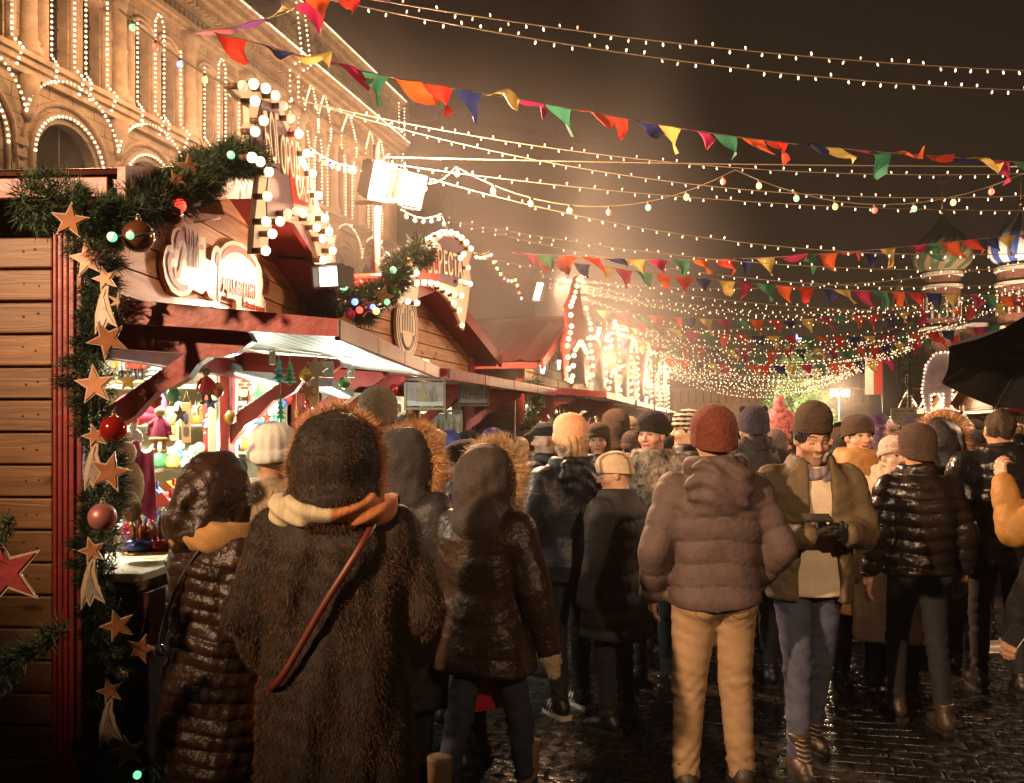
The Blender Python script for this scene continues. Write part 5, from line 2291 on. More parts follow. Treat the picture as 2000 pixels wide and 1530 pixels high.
light_string('topmost string of pin lights, highest in the night sky', sagging(P(630, -18, 6.2), P(2080, 141, 6.8), .10), .125)
light_string('second string of pin lights, just under the topmost one', sagging(P(590, -12, 5.8), P(2080, 179, 6.6), .13), .125)
light_string('string of pin lights leaving the corner of the facade', sagging(P(560, 190, 9), P(2060, 337, 8.6), .27), .13)
light_string('string of pin lights just below the one from the facade corner', sagging(P(560, 186, 9), P(2060, 380, 8.5), .36), .13)
light_string('string of pin lights starting over the twin floodlights', sagging(POLES[0] + Vector((.1, 0, -.12)), P(2060, 412, 8.4), .12), .13)
light_string('lowest string of pin lights from the twin floodlight mast', sagging(POLES[0] + Vector((.1, 0, -.14)), P(2070, 492, 8.4), .30), .13)
light_string('string of pin lights starting above the second marquee', sagging(P(868, 427, 11), P(2070, 522, 11), .24), .145)
light_string('string of pin lights running under the third bunting', sagging(P(868, 429, 11), P(2070, 548, 11.5), .36), .145)
light_string('thin string of pin lights from the second marquee to the green dome', sagging(P(940, 500, 11.2), P(2070, 590, 12.5), .34), .145)
_nm = {1: 'mast behind the red-roofed hut', 2: 'third floodlight mast', 3: 'fourth floodlight mast', 4: 'farthest floodlight mast'}
_od = ['first', 'second', 'third', 'fourth', 'fifth', 'sixth', 'seventh', 'eighth', 'ninth', 'tenth', 'eleventh', 'twelfth']
for k in range(1, 5):
    A = POLES[k]
    js = [(-.02, .62, 0), (.0, .80, 0), (-.05, .42, -.45), (-.1, .98, .55), (-.12, .55, .3), (-.14, .72, -.2), (-.16, .88, .75)] if k == 1 else [(.0, .55, 0), (-.04, .75, .0), (-.08, .92, .4), (-.1, .60, -.5), (-.12, 1.1, .75), (-.15, .40, -.9)]
    if k >= 2:
        js += [(-.2, .85, -.3), (-.25, 1.2, 1.0), (-.05, .68, .2), (-.1, 1.0, .15), (-.3, .5, .5), (-.15, 1.3, .4)]
    for i, (dz, sag, sh) in enumerate(js):
        B = RPOLES[k] + (RPOLES[min(k + 1, 5)] - RPOLES[k] if sh >= 0 else RPOLES[k] - RPOLES[k - 1]) * sh
        light_string('%s string of pin lights fanning out from the %s' % (_od[i], _nm[k]), sagging(A + Vector((.1, 0, dz)), B + Vector((0, 0, -dz * .5)), sag), [0, .13, .145, .17, .2][k], .005 if k < 2 else .007, [0, .008, .0105, .0135, .016][k], single=(k < 2), ln=1.6)

# plain carrying wire and the festoon of coloured globes hung from it
GCOL = {'red': glow('red_globe', (1.0, .05, .03), 2.4), 'green': glow('green_globe', (.18, .85, .36), 1.7), 'amber': glow('amber_globe', (1.0, .50, .14), 3.2), 'blue': glow('blue_globe', (.14, .36, 1.0), 2.0)}


def festoon(label, swags, step, r, start=0, thick=.006, cols=('amber', 'red', 'amber', 'green', 'amber', 'red', 'green')):
    root = thing('festoon', label, 'string lights', swags[0][0], group='festoons of coloured globes')
    mb, sk = MB(), MB()
    pts = []
    for a, b, s in swags:
        pts += sagging(a, b, s, 14) if not pts else sagging(a, b, s, 14)[1:]
    mb.tube(pts, thick, 5)
    mb.build('cable', CABLE, root)
    og = origin_of(root)
    for i, p in enumerate(along(pts, step, step * .6)[:100]):
        sk.tube([p, p - Vector((0, 0, r * 1.1))], r * .5, 6)
        o = bpy.data.objects.new('bulb', bulb_mesh(r, GCOL[cols[(i + start) % len(cols)]], 1.15))
        o.location = p - Vector((0, 0, r * 2.0)) - og
        link(o, root)
    sk.build('socket', SOCKET, root)
    return root


w0, w1 = POLES[0] + Vector((.08, 0, -.06)), P(2070, 326, 8.6)
root = thing('carrying_wire', 'taut bare wire carrying the festoon of coloured globes', 'wire', w0)
mb = MB()
mb.tube(sagging(w0, w1, .02, 8), .007, 5)
mb.build('wire', CABLE, root)
q = [P(792, 330, 8.6), P(890, 326, 8.6), P(1436, 332, 8.6), P(2010, 334, 8.6)]
festoon('festoon of coloured globes swagged from the taut wire', [(q[0], q[1], .15), (q[1], q[2], .37), (q[2], q[3], .33)], .38, .028)
festoon('short festoon of coloured globes in front of the facade windows', [(P(232, 18, 4.9), P(455, 172, 5.0), .04)], .155, .017, cols=('green', 'red', 'blue', 'amber', 'green', 'red', 'blue'))
festoon('festoon of small globes between the two marquees', [(P(784, 410, 8.2), P(862, 418, 8.6), .06), (P(862, 418, 8.6), P(884, 470, 8.8), .0)], .11, .018, cols=('amber', 'green', 'red', 'blue'))
festoon('festoon of globes before the pointed windows', [(P(600, 285, 7.2), P(700, 325, 8.5), .05), (P(700, 325, 8.5), P(760, 300, 8.6), .05)], .16, .02, start=2, cols=('amber', 'blue', 'green', 'red'))
festoon('loose festoon trailing off the second marquee', [(P(926, 494, 9.4), P(958, 490, 9.8), .03), (P(958, 490, 9.8), P(1008, 540, 10.4), .12), (P(1008, 540, 10.4), P(1020, 578, 10.6), .05)], .10, .018, cols=('amber', 'green', 'amber', 'red', 'blue'))
festoon('festoon of globes round the arch of bulbs on the red-roofed hut', [(P(1100, 592, 12.4), P(1165, 650, 15.5), .2), (P(1165, 650, 15.5), P(1230, 700, 20), .3)], .16, .026, cols=('amber', 'amber', 'green', 'amber', 'blue'))

# ---------------------------------------------------------------- buntings
FLC = {n: mat('flag_' + n, c, .8, var=.06, transl=.35) for n, c in (('orange', (.60, .10, .022)), ('red', (.50, .035, .02)), ('navy', (.018, .026, .11)), ('yellow', (.55, .42, .12)), ('magenta', (.36, .02, .09)), ('green', (.04, .19, .11)), ('purple', (.16, .05, .22)), ('pink', (.6, .2, .28)))}
CYC = ['navy', 'yellow', 'magenta', 'green', 'orange', 'red']


def bunting(label, path, step, w, h, start=0, n=7, seed=1, cyc=CYC, wind=.5, sag=None):
    pts = [P(*p) for p in path]
    for _ in range(2):
        pts = [pts[0]] + [x for i in range(len(pts) - 1) for x in (pts[i].lerp(pts[i + 1], .25), pts[i].lerp(pts[i + 1], .75))] + [pts[-1]]
    root = thing('bunting', label, 'bunting', pts[0], group='buntings of coloured pennants')
    mb = MB()
    mb.tube(pts, .004 + .0006 * pts[0].y * .3, 5)
    mb.build('cord', CABLE, root)
    R = random.Random(seed)
    L = along(pts, step, 0)
    for i in range(len(L) - 1):
        a, b = L[i], L[i + 1]
        t = (b - a).normalized()
        ww = w * R.uniform(.9, 1.05)
        lift = R.uniform(.15, 1.0)
        # the wind lifts each pennant by a different amount and folds it
        out = Vector((R.uniform(-.1, .5), R.uniform(-.9, .4), R.uniform(-.1, .25))) * wind
        dn = (Vector((0, 0, -1)) * (1 - .75 * lift * wind) + out * lift + t * R.uniform(.1, 1.3) * wind * lift * 1.3).normalized()
        hh = h * R.uniform(.8, 1.1)
        ph, am = R.uniform(0, 6.28), R.uniform(.03, .10) * h / .3
        nrm = t.cross(dn).normalized()
        m = MB()
        vs, fs = [], []
        for r in range(n + 1):
            v = r / n
            for c in range(n + 1):
                u = c / n
                x = (u - .5) * ww * (1 - v) + .5 * ww
                z = v * hh
                p = a + t * x + dn * z + nrm * am * math.sin(ph + 5.5 * u * (1 - .5 * v) + 4.2 * v) * (.25 + v) + t * .05 * h / .3 * math.sin(ph * 2 + 3 * v) * v
                vs.append(p)
        for r in range(n):
            for c in range(n):
                k = r * (n + 1) + c
                fs.append((k, k + 1, k + n + 2, k + n + 1))
        m.add(vs, fs, 0, True)
        m.build('flag', FLC[cyc[(i + start) % len(cyc)]], root)
    return root


bunting('long bunting of wind-blown pennants crossing the dark sky', [(418, 64, 4.9), (500, 84, 5.1), (620, 120, 5.4), (770, 153, 5.7), (1000, 192, 6.2), (1240, 236, 6.6), (1430, 268, 6.9), (1660, 294, 7.2), (2060, 322, 7.7)], .235, .215, .20, start=5, seed=3, wind=1.0)
bunting('short bunting in front of the facade cornice', [(372, 66, 5.0), (520, 40, 5.0), (600, 4, 5.0), (640, -20, 5.0)], .20, .19, .18, start=0, seed=5, wind=1.0, cyc=['pink', 'purple', 'yellow', 'magenta', 'green', 'orange'])
bunting('bunting cutting across the very top edge of the sky', [(585, -12, 4.6), (680, 6, 4.7), (760, -25, 4.9)], .19, .17, .11, seed=8, wind=.6, cyc=['orange', 'red', 'purple', 'navy'])
bunting('bunting across the green onion dome', [(1000, 494, 11), (1100, 500, 11), (1250, 508, 11), (1430, 508, 11.2), (1650, 494, 11.4), (1830, 476, 11.6), (2060, 452, 11.8)], .28, .25, .25, start=2, seed=11, wind=.8)
bunting('bunting strung under the one that crosses the green dome', [(1040, 500, 11.6), (1160, 520, 11.8), (1370, 545, 12), (1600, 565, 12.2), (1800, 572, 12.5), (2060, 584, 12.8)], .28, .25, .26, start=4, seed=12)
bunting('bunting at the foot of the domed church, upper', [(1165, 606, 16), (1300, 620, 16.3), (1500, 628, 16.7), (1750, 612, 17), (2060, 582, 17.5)], .33, .29, .28, start=1, seed=13)
bunting('bunting at the foot of the domed church, lower', [(1180, 620, 17.5), (1290, 640, 18), (1400, 654, 18), (1650, 660, 18.5), (1850, 648, 18.8), (2060, 622, 19)], .35, .30, .3, start=3, seed=14)
bunting('bunting nearly touching the tip of the christmas tree', [(1210, 660, 22), (1330, 678, 22.5), (1500, 686, 23), (1700, 676, 23.4), (1880, 655, 24)], .40, .36, .36, start=0, seed=15)
bunting('bunting sagging below the christmas tree tip', [(1240, 690, 27), (1380, 712, 27.5), (1560, 716, 28), (1760, 700, 28.5)], .45, .42, .42, start=2, seed=16)

# ---------------------------------------------------------------- christmas tree, posts and notices far down the street
NEEDLE = mat('fir_needles', (.030, .060, .022), .6, var=.4, vs=6, isl=.45)
NEEDLE2 = mat('bright_fir_needles', (.055, .10, .032), .6, var=.4, vs=6, isl=.45)
BARK = mat('bark', (.06, .035, .02), .9, bump=.5, bs=30)


def fir(px, ytop, d, rad, label):
    c = P(px, 834, d)
    zt = P(px, ytop, d).z
    root = thing('christmas_tree', label, 'tree', (c.x, d, 0))
    mb = MB()
    mb.tube([(c.x, d, 0), (c.x, d, zt * .95)], [.2, .03], 8)
    rg = np.random.default_rng(5)
    tips = []
    pos, dr = [], []
    for k in range(520):
        t = rg.random() ** .8
        z = .6 + (zt - .7) * t
        r = rad * (1 - t) ** .85 * rg.uniform(.75, 1.05) + .08
        a = rg.uniform(0, 2 * PI)
        p0 = np.array([c.x, d, z + .15 * r])
        p1 = np.array([c.x + r * math.cos(a), d + r * math.sin(a), z - .18 * r])
        if k % 3 == 0:
            mb.tube([p0, p1], [.02, .006], 4)
        for s in np.linspace(.35, 1.0, 14):
            q = p0 + (p1 - p0) * s
            for _ in range(6):
                pos.append(q + rg.normal(size=3) * .05)
                dr.append((p1 - p0) / (r + .01) * .9 + rg.normal(size=3) * .55)
        tips.append(p1)
    mb.build('trunk', BARK, root)
    V, Q = strands(np.array(pos), np.array(dr), .30, .055, rg)
    mesh_np('crown', V - np.array([c.x, d, 0], np.float32), Q, NEEDLE2, root, smooth=False)
    og = origin_of(root)
    names = ['amber', 'amber', 'blue', 'amber', 'red']
    for i in range(95):
        p = tips[i * 5]
        o = bpy.data.objects.new('bulb', bulb_mesh(.065, GCOL[names[i % 5]]))
        o.location = Vector(p) - og
        link(o, root)
    mb = MB()
    mb.prism(star_pts(.3), -.04, .04, Matrix.Translation((c.x, d, zt + .1)) @ Matrix.Rotation(PI / 2, 4, 'X'))
    mb.build('star', GCOL['blue'], root)


fir(1556, 668, 45, 2.5, 'tall christmas tree sprinkled with coloured lights beyond the crowd')


def garland_mesh(path, radius, n, ln, rng=RNG):
    """needles bristling out of a bendy line, thick and thin by turns"""
    path = [np.array(p) for p in path]
    seg = np.array([np.linalg.norm(b - a) for a, b in zip(path[:-1], path[1:])])
    cum = np.concatenate([[0], np.cumsum(seg)])
    t = rng.random(n) * cum[-1]
    k = np.clip(np.searchsorted(cum, t) - 1, 0, len(seg) - 1)
    A = np.array(path)
    f = ((t - cum[k]) / seg[k])[:, None]
    p = A[k] * (1 - f) + A[k + 1] * f
    tan = (A[k + 1] - A[k]) / seg[k][:, None]
    o = rng.normal(size=(n, 3))
    o -= tan * (o * tan).sum(1)[:, None]
    o /= np.linalg.norm(o, axis=1)[:, None]
    clump = .72 + .28 * np.sin(t * 19) * np.sin(t * 7.3 + 1)
    rr = radius * clump * rng.random(n) ** .55
    pos = p + o * rr[:, None]
    # twigs gather the needles into sprays
    tw = np.floor(t * 26)
    jit = np.stack([np.sin(tw * 12.9), np.sin(tw * 78.2), np.sin(tw * 37.7)], 1)
    pos = pos + jit * radius * .32
    dr = o * .9 + tan * rng.choice([-1, 1], n)[:, None] * .5 + jit * .6 + rng.normal(size=(n, 3)) * .35
    return strands(pos, dr, ln, ln * .085, rng)


def post(i, base, label):
    root = thing('garlanded_post', label, 'post', base)
    mb = MB()
    b = Vector(base)
    mb.tube([b, b + Vector((0, 0, 4.5))], .06, 8)
    mb.build('pole', GREYM, root)
    path = [b + Vector((.09 * math.cos(a), .09 * math.sin(a), .6 + 3.6 * a / 40)) for a in np.linspace(0, 40, 90)]
    V, Q = garland_mesh(path, .16, 5200, .13)
    mesh_np('garland', V - np.array(b, np.float32), Q, NEEDLE, root, smooth=False)
    mb = MB()
    for s in (-.12, .12):
        mb.ball(b + Vector((s * .4, 0, 4.45 + s)), .09, 8)
    mb.build('lamp', GLOBE, root)


post(0, P(1776, 834, 30) * 1 - Vector((0, 0, CH)), _rp[0])


def notice():
    c = P(1765, 812, 24)
    root = thing('notice_board', 'white notice held up over the heads, with rows of dark print', 'sign', (c.x, c.y, c.z))
    M = frame_from(c, (1, .05, 0), (0, 0, 1))
    mb = MB()
    mb.box((0, 0, 0), (.70, .42, .03), M)
    mb.box((0, -.9, -.03), (.05, 1.5, .03), M)
    mb.build('board', mat('notice_white', (.78, .70, .58), .6, var=.05), root)
    for body, z, h, w, m in (('МЫ ВСТАЛИ', .09, .085, .52, SOLE), ('31 ОТГАДКОЙ', -.01, .085, .56, SOLE), ('на Красной площади', -.09, .05, .60, PLR)):
        vs, fs = text_mesh(body, 1.0, .002, 'CENTER')
        ww = max(v.x for v in vs) * 2
        mb = MB()
        mb.add(vs, fs, M=M @ Matrix.Translation((0, z, .018)) @ Matrix.Diagonal((w / ww, h, 1, 1)))
        mb.build('lettering', m, root)


notice()


def banner():
    c = P(1706, 735, 34)
    root = thing('banner', 'red and white banner standing above the far stalls', 'banner', c)
    mb = MB()
    mb.box((c.x - .16, c.y, c.z), (.32, .03, 1.4))
    mb.build('white_half', mat('banner_white', (.7, .6, .5), .8), root)
    mb = MB()
    mb.box((c.x + .17, c.y, c.z), (.32, .03, 1.4))
    mb.build('red_half', FLC['red'], root)
    mb = MB()
    mb.tube([(c.x + .35, c.y, .0), (c.x + .35, c.y, c.z + .8)], .03, 6)
    mb.build('pole', GREYM, root)
    c = P(1256, 760, 26)
    root = thing('banner', 'dark red slanting banner between the far marquees', 'banner', c)
    mb = MB()
    mb.prism([(-.35, .6), (.1, .75), (.5, -.5), (.1, -.6)], -.02, .02, frame_from(c, (.9, .3, 0), (0, 0, 1)))
    mb.build('cloth', FLC['red'], root)
    mb = MB()
    mb.tube([c + Vector((0, .05, .6)), Vector((c.x, c.y + .05, 0))], .025, 6)
    mb.build('pole', GREYM, root)


banner()


def arch_sign():
    c = P(1846, 818, 27)
    root = thing('arched_sign', 'low arched sign with blue lettering edged in bulbs', 'sign', c)
    M = frame_from(c, (.97, -.2, 0), (0, 0, 1)) @ Matrix.Scale(.62, 4)
    ol = [(1.1 * math.cos(a), -.35 + .85 * math.sin(a)) for a in np.linspace(PI * .95, PI * .05, 17)] + [(.75 * math.cos(a), -.35 + .45 * math.sin(a)) for a in np.linspace(PI * .05, PI * .95, 17)]
    mb = MB()
    mb.prism(ol, -.03, .0, M)
    mb.build('board', mat('sign_pale_blue', (.62, .60, .66), .5), root)
    for i, ch in enumerate('ЯРМАРКА'):
        a = PI * (.82 - .64 * i / 6)
        vs, fs = text_mesh(ch, .30, .004, 'CENTER')
        mb = MB()
        mb.add(vs, fs, M=M @ Matrix.Translation((.86 * math.cos(a), -.35 + .57 * math.sin(a), .006)) @ Matrix.Rotation(a - PI / 2, 4, 'Z'))
        mb.build('lettering', FLC['navy'], root)
    bulbs_on(root, [M @ Vector((p.x, p.y, .05)) for p in along([Vector((*p, 0)) for p in ol[:17]], .12)], .03, GLOBE)
    mb = MB()
    for s in (-.9, .9):
        mb.tube([M @ Vector((s, -.3, -.05)), M @ Vector((s, -c.z / .62, -.05))], .03, 6)
    mb.build('stand', GREYM, root)


arch_sign()
# ---------------------------------------------------------------- garlands and what hangs in them
def garland(label, path, radius, n, ln, tips=True):
    root = thing('fir_garland', label, 'garland', path[0], group='fir garlands on the huts')
    og = np.array(path[0], np.float32)
    q = [Vector(p) for p in path]
    for _ in range(2):
        q = [q[0]] + [x for i in range(len(q) - 1) for x in (q[i].lerp(q[i + 1], .25), q[i].lerp(q[i + 1], .75))] + [q[-1]]
    rg = np.random.default_rng(int(abs(og[0]) * 100))
    V, Q = garland_mesh(q, radius, n, ln, rg)
    mesh_np('needles', V - og, Q, NEEDLE, root, smooth=False)
    if tips:
        V, Q = garland_mesh(q, radius * 1.12, n // 3, ln * .9, rg)
        mesh_np('bright_needles', V - og, Q, NEEDLE2, root, smooth=False)
        V, Q = garland_mesh(q, radius * 1.05, n // 40, ln * .5, rg)
        mesh_np('tinsel', V - og, Q, mat('gold_tinsel', (.45, .33, .12), .25, metal=.8), root, smooth=False)
    mb = MB()
    mb.tube(q, .012, 5)
    mb.build('wire', BARK, root)
    return root


garland('thick fir garland hanging down the red corner post of the nearest hut', [P(*p) for p in ((170, 445, 3.45), (178, 520, 3.46), (186, 640, 3.46), (184, 760, 3.46), (190, 880, 3.46), (198, 1000, 3.46), (200, 1100, 3.46), (190, 1200, 3.46), (200, 1330, 3.46), (206, 1450, 3.46), (214, 1600, 3.46))], .092, 24000, .040)
garland('fir garland climbing the gable edge of the nearest hut', [P(*p) for p in ((42, 388, 3.10), (95, 398, 3.10), (160, 415, 3.12), (215, 440, 3.14), (262, 432, 3.2), (310, 392, 3.45), (365, 362, 3.75), (425, 330, 4.05), (465, 300, 4.3), (484, 322, 4.4))], .105, 24000, .042)
garland('fir garland on the near gable edge of the second hut', [P(*p) for p in ((655, 560, 6.3), (680, 612, 6.35), (712, 606, 6.5), (745, 572, 6.8), (772, 536, 7.1), (800, 506, 7.5), (826, 484, 7.8))], .12, 9000, .075)
garland('fir garland down the red post of the plank-ended hut', [P(*p) for p in ((1036, 742, 10.7), (1040, 800, 10.7), (1044, 860, 10.7), (1046, 960, 10.7), (1046, 1090, 10.7))], .11, 5000, .09)
garland('limp fir garland along the dark skirt of the counter', [P(*p) for p in ((232, 1130, 3.62), (262, 1240, 3.62), (258, 1330, 3.6), (268, 1440, 3.6), (250, 1540, 3.55))], .05, 3000, .05)

GOLDW = mat('copper_star_face', (.36, .14, .055), .4, metal=.15, var=.3, vs=14)
STEDGE = mat('pale_star_edge', (.52, .36, .24), .5)
RAINB = mat('pearly_tail', (.48, .42, .36), .25, metal=.4, var=.35, vs=22)
REDSPK = mat('spotted_red', (.32, .03, .03), .5, var=.3, vs=40)


def star_ornament(px, py, d, rpx, label, rot=0.0, tilt=0.0, face=None, n=5, inner=.42, name='star_ornament'):
    c = P(px, py, d)
    r = rpx / F * d
    root = thing(name, label, 'star', c, group='star ornaments')
    M = Matrix.Translation(c) @ Matrix.Rotation(tilt, 4, 'Z') @ Matrix.Rotation(PI / 2, 4, 'X') @ Matrix.Rotation(rot, 4, 'Z')
    mb = MB()
    mb.prism(star_pts(r, inner, n), -.004, .004, M)
    mb.build('edge', STEDGE, root)
    mb = MB()
    for a, b in ((.0045, .008), (-.008, -.0045)):
        mb.prism(star_pts(r * .86, inner * .92, n), a, b, M)
    mb.build('face', face or GOLDW, root)
    mb = MB()
    mb.tube([c + Vector((0, 0, r * .9)), c + Vector((0, .03, r * 1.5))], .0015, 4)
    mb.build('thread', DARKCABLE, root)
    return root


def comet(px, py, d, lpx, label, bend=-.25, tilt=0.0, flip=1):
    c = P(px, py, d)
    s = lpx / F * d
    root = thing('comet_ornament', label, 'comet', c, group='comet ornaments')
    M = Matrix.Translation(c) @ Matrix.Rotation(tilt, 4, 'Z') @ Matrix.Rotation(PI / 2, 4, 'X')
    mb = MB()
    mb.prism(star_pts(s * .27, .42, 5, PI / 2 + .3), -.004, .004, M)
    mb.build('star_edge', STEDGE, root)
    mb = MB()
    mb.prism(star_pts(s * .21, .40, 5, PI / 2 + .3), .005, .008, M)
    mb.build('star_face', GOLDW, root)
    L = [(-.03, -.14), (-.13, -.4), (-.20, -.7), (-.20, -1.08), (-.10, -.9), (-.04, -1.02), (.05, -.85), (.24, -.95), (.12, -.62), (.05, -.35), (.06, -.14)]
    L = [(flip * x * s, y * s) for x, y in L]
    mb = MB()
    mb.prism(L, -.003, .003, M)
    mb.build('tail_edge', STEDGE, root)
    mb = MB()
    mb.prism(shrink(L, .014 * s / .17), .0035, .006, M)
    mb.build('tail', RAINB, root)
    return root


star_ornament(137, 432, 2.98, 38, 'copper star at the top corner of the garland, over the red post', -.1, .2)
star_ornament(172, 506, 3.33, 40, 'broad copper star just below the corner of the garland', .15, -.1)
star_ornament(210, 664, 3.33, 40, 'copper star tilted towards the nutcrackers', .5, .3)
star_ornament(186, 752, 3.33, 42, 'copper star half-way down the garland, above the red bauble', .1, 0)
star_ornament(214, 922, 3.33, 42, 'copper star beside the pink scarf and bauble', -.25, .2)
star_ornament(230, 1222, 3.33, 34, 'unlit star low in the garland', .3, .4)
star_ornament(276, 1268, 3.48, 32, 'unlit star on the dark counter skirt', -.3, .2)
star_ornament(248, 1468, 3.4, 34, 'lowest star, near the ground', .2, .3)
comet(206, 545, 3.33, 100, 'comet with a pearly tail in the upper garland', flip=1)
comet(186, 852, 3.33, 100, 'comet with a pearly tail beside the red bauble', flip=1, tilt=.1)
comet(180, 1076, 3.33, 108, 'comet with a pearly tail under the rose bauble', flip=1)
comet(215, 1350, 3.33, 104, 'comet in the dark lower garland', flip=1)
star_ornament(232, 590, 3.4, 26, 'pale snowflake on the edge of the garland', 0, .3, STEDGE, 6, .3, 'snowflake_ornament')
star_ornament(392, 368, 3.7, 30, 'pale snowflake by the roof garland', 0, .2, STEDGE, 6, .3, 'snowflake_ornament')
star_ornament(370, 328, 3.7, 28, 'copper star standing up in the roof garland', .1, .6)
star_ornament(345, 352, 3.5, 22, 'small copper star in the roof garland', .5, .4)
star_ornament(716, 600, 6.3, 22, 'red star in the second hut garland', .3, .1, FLC['red'])
star_ornament(748, 580, 6.6, 24, 'gilt star in the second hut garland', -.2, .4)
star_ornament(676, 624, 6.2, 16, 'small gilt star at the lower end of the second garland', .2, .4)
star_ornament(772, 556, 6.9, 18, 'gilt star under the second marquee', .5, .2)
star_ornament(8, 1118, 2.75, 82, 'big red star with white edge on the fir branch', .25, .1, REDSPK, 5, .40)


def bauble(px, py, d, rpx, label, m):
    c = P(px, py, d)
    r = rpx / F * d
    root = thing('bauble', label, 'bauble', c, group='glass baubles')
    mb = MB()
    mb.ball(c, r, 22)
    mb.build('globe', m, root)
    mb = MB()
    mb.tube([c + Vector((0, 0, r * .95)), c + Vector((0, 0, r * 1.18))], r * .2, 8)
    mb.tube([c + Vector((r * .12 * math.cos(t), 0, r * 1.28 + r * .12 * math.sin(t))) for t in np.linspace(0, 2 * PI, 11)], r * .03, 4)
    mb.build('cap', mat('bauble_cap', (.5, .38, .2), .3, metal=.9), root)


BCOP = mat('copper_bauble', (.42, .12, .07), .22, metal=.55, var=.05)
BROSE = mat('rose_bauble', (.50, .19, .16), .38, metal=.35, var=.08)
BRED = mat('red_bauble', (.40, .02, .012), .12, metal=.5, var=.05)
BGOLD = mat('gold_bauble', (.60, .36, .09), .2, metal=.6, var=.05)
BSIL = mat('silver_bauble', (.55, .52, .5), .1, metal=.9, var=.05)
BPUR = mat('purple_bauble', (.16, .03, .16), .12, metal=.5)
BBLU = mat('blue_bauble', (.03, .05, .25), .12, metal=.5)
BBRO = mat('bronze_bauble', (.16, .06, .03), .2, metal=.5)
BGRN = mat('green_bauble', (.10, .22, .07), .2, metal=.4)
BPIN = mat('pink_bauble', (.6, .05, .16), .15, metal=.4)
for a in ((270, 462, 3.08, 31, 'large bronze bauble under the roof garland', BBRO), (222, 838, 3.32, 26, 'shiny red bauble in the garland', BRED), (200, 1010, 3.32, 27, 'matt rose bauble low in the garland', BROSE), (483, 327, 4.4, 22, 'copper bauble at the upper end of the roof garland', BCOP), (338, 422, 3.4, 19, 'dark bauble beside the red lamp', BBRO), (312, 1270, 3.5, 13, 'small silver bauble on the counter skirt', BSIL), (237, 1322, 3.38, 13, 'small silver bauble in the dark garland', BSIL), (795, 516, 7.3, 11, 'gold bauble at the top of the second garland', BGOLD), (772, 572, 6.8, 11, 'olive bauble in the second garland', BGRN), (684, 614, 6.2, 10, 'magenta bauble at the end of the second garland', BPIN), (1037, 768, 10.5, 6, 'red bauble on the plank-ended hut', BRED)):
    bauble(*a)


def small_lamp(px, py, d, rpx, label, col):
    c = P(px, py, d)
    root = thing('fairy_light', label, 'fairy light', c, group='coloured fairy lights in the garlands')
    r = rpx / F * d
    mb = MB()
    mb.ball(c, r, 10)
    mb.build('bulb', GCOL[col], root)
    mb = MB()
    mb.tube([c + Vector((0, .02, 0)), c + Vector((.05, .08, .03))], r * .4, 5)
    mb.build('socket', DARKCABLE, root)


for a in ((219, 463, 3.0, 10, 'green fairy light at the garland corner', 'green'), (254, 460, 2.98, 8, 'green fairy light against the bronze bauble', 'green'), (350, 402, 3.5, 14, 'bright red fairy light in the roof garland', 'red'), (451, 303, 4.1, 8, 'green fairy light high in the roof garland', 'green'), (268, 1514, 3.4, 8, 'green fairy light near the ground', 'green'), (672, 560, 6.2, 8, 'green fairy light in the second garland', 'green'), (661, 545, 6.2, 9, 'red fairy light in the second garland', 'red'), (693, 590, 6.2, 7, 'blue fairy light in the second garland', 'blue'), (702, 606, 6.2, 7, 'red fairy light beside the red star', 'red'), (768, 528, 6.9, 7, 'green fairy light below the gold bauble', 'green'), (735, 608, 6.3, 7, 'amber fairy light at the second garland edge', 'amber'), (728, 600, 6.3, 6, 'blue fairy light under the gilt star', 'blue'), (756, 590, 6.6, 6, 'green fairy light by the gilt star', 'green')):
    small_lamp(*a)


def branch_tree():
    base = Vector((-2.05, 2.75, 0))
    root = thing('fir_tree', 'fir tree reaching in from the edge with bare-tipped branches', 'tree', base)
    mb = MB()
    mb.tube([base, base + Vector((0, 0, 2.2))], [.05, .015], 8)
    mb.build('trunk', BARK, root)
    og = np.array(base, np.float32)
    for i, (pts) in enumerate((((-70, 1180), (-20, 1100), (0, 1060), (18, 1020), (26, 1010)), ((-80, 1330), (-20, 1310), (20, 1290), (60, 1265), (125, 1222)), ((-80, 1350), (0, 1310), (50, 1285), (85, 1265), (112, 1250)), ((-60, 1400), (-10, 1350), (20, 1330), (30, 1345)))):
        q = [base + Vector((0, 0, CH + (HY - pts[0][1]) / F * 2.75))] + [P(x, y, 2.75) for x, y in pts]
        mb = MB()
        mb.tube(q, [.012] + [.006] * (len(q) - 1), 5)
        b = mb.build('branch', BARK, root)
        V, Q = garland_mesh([Vector(p) for p in q], .018, 1500, .045)
        mesh_np('needles', V - og, Q, NEEDLE2, b, smooth=False)


branch_tree()


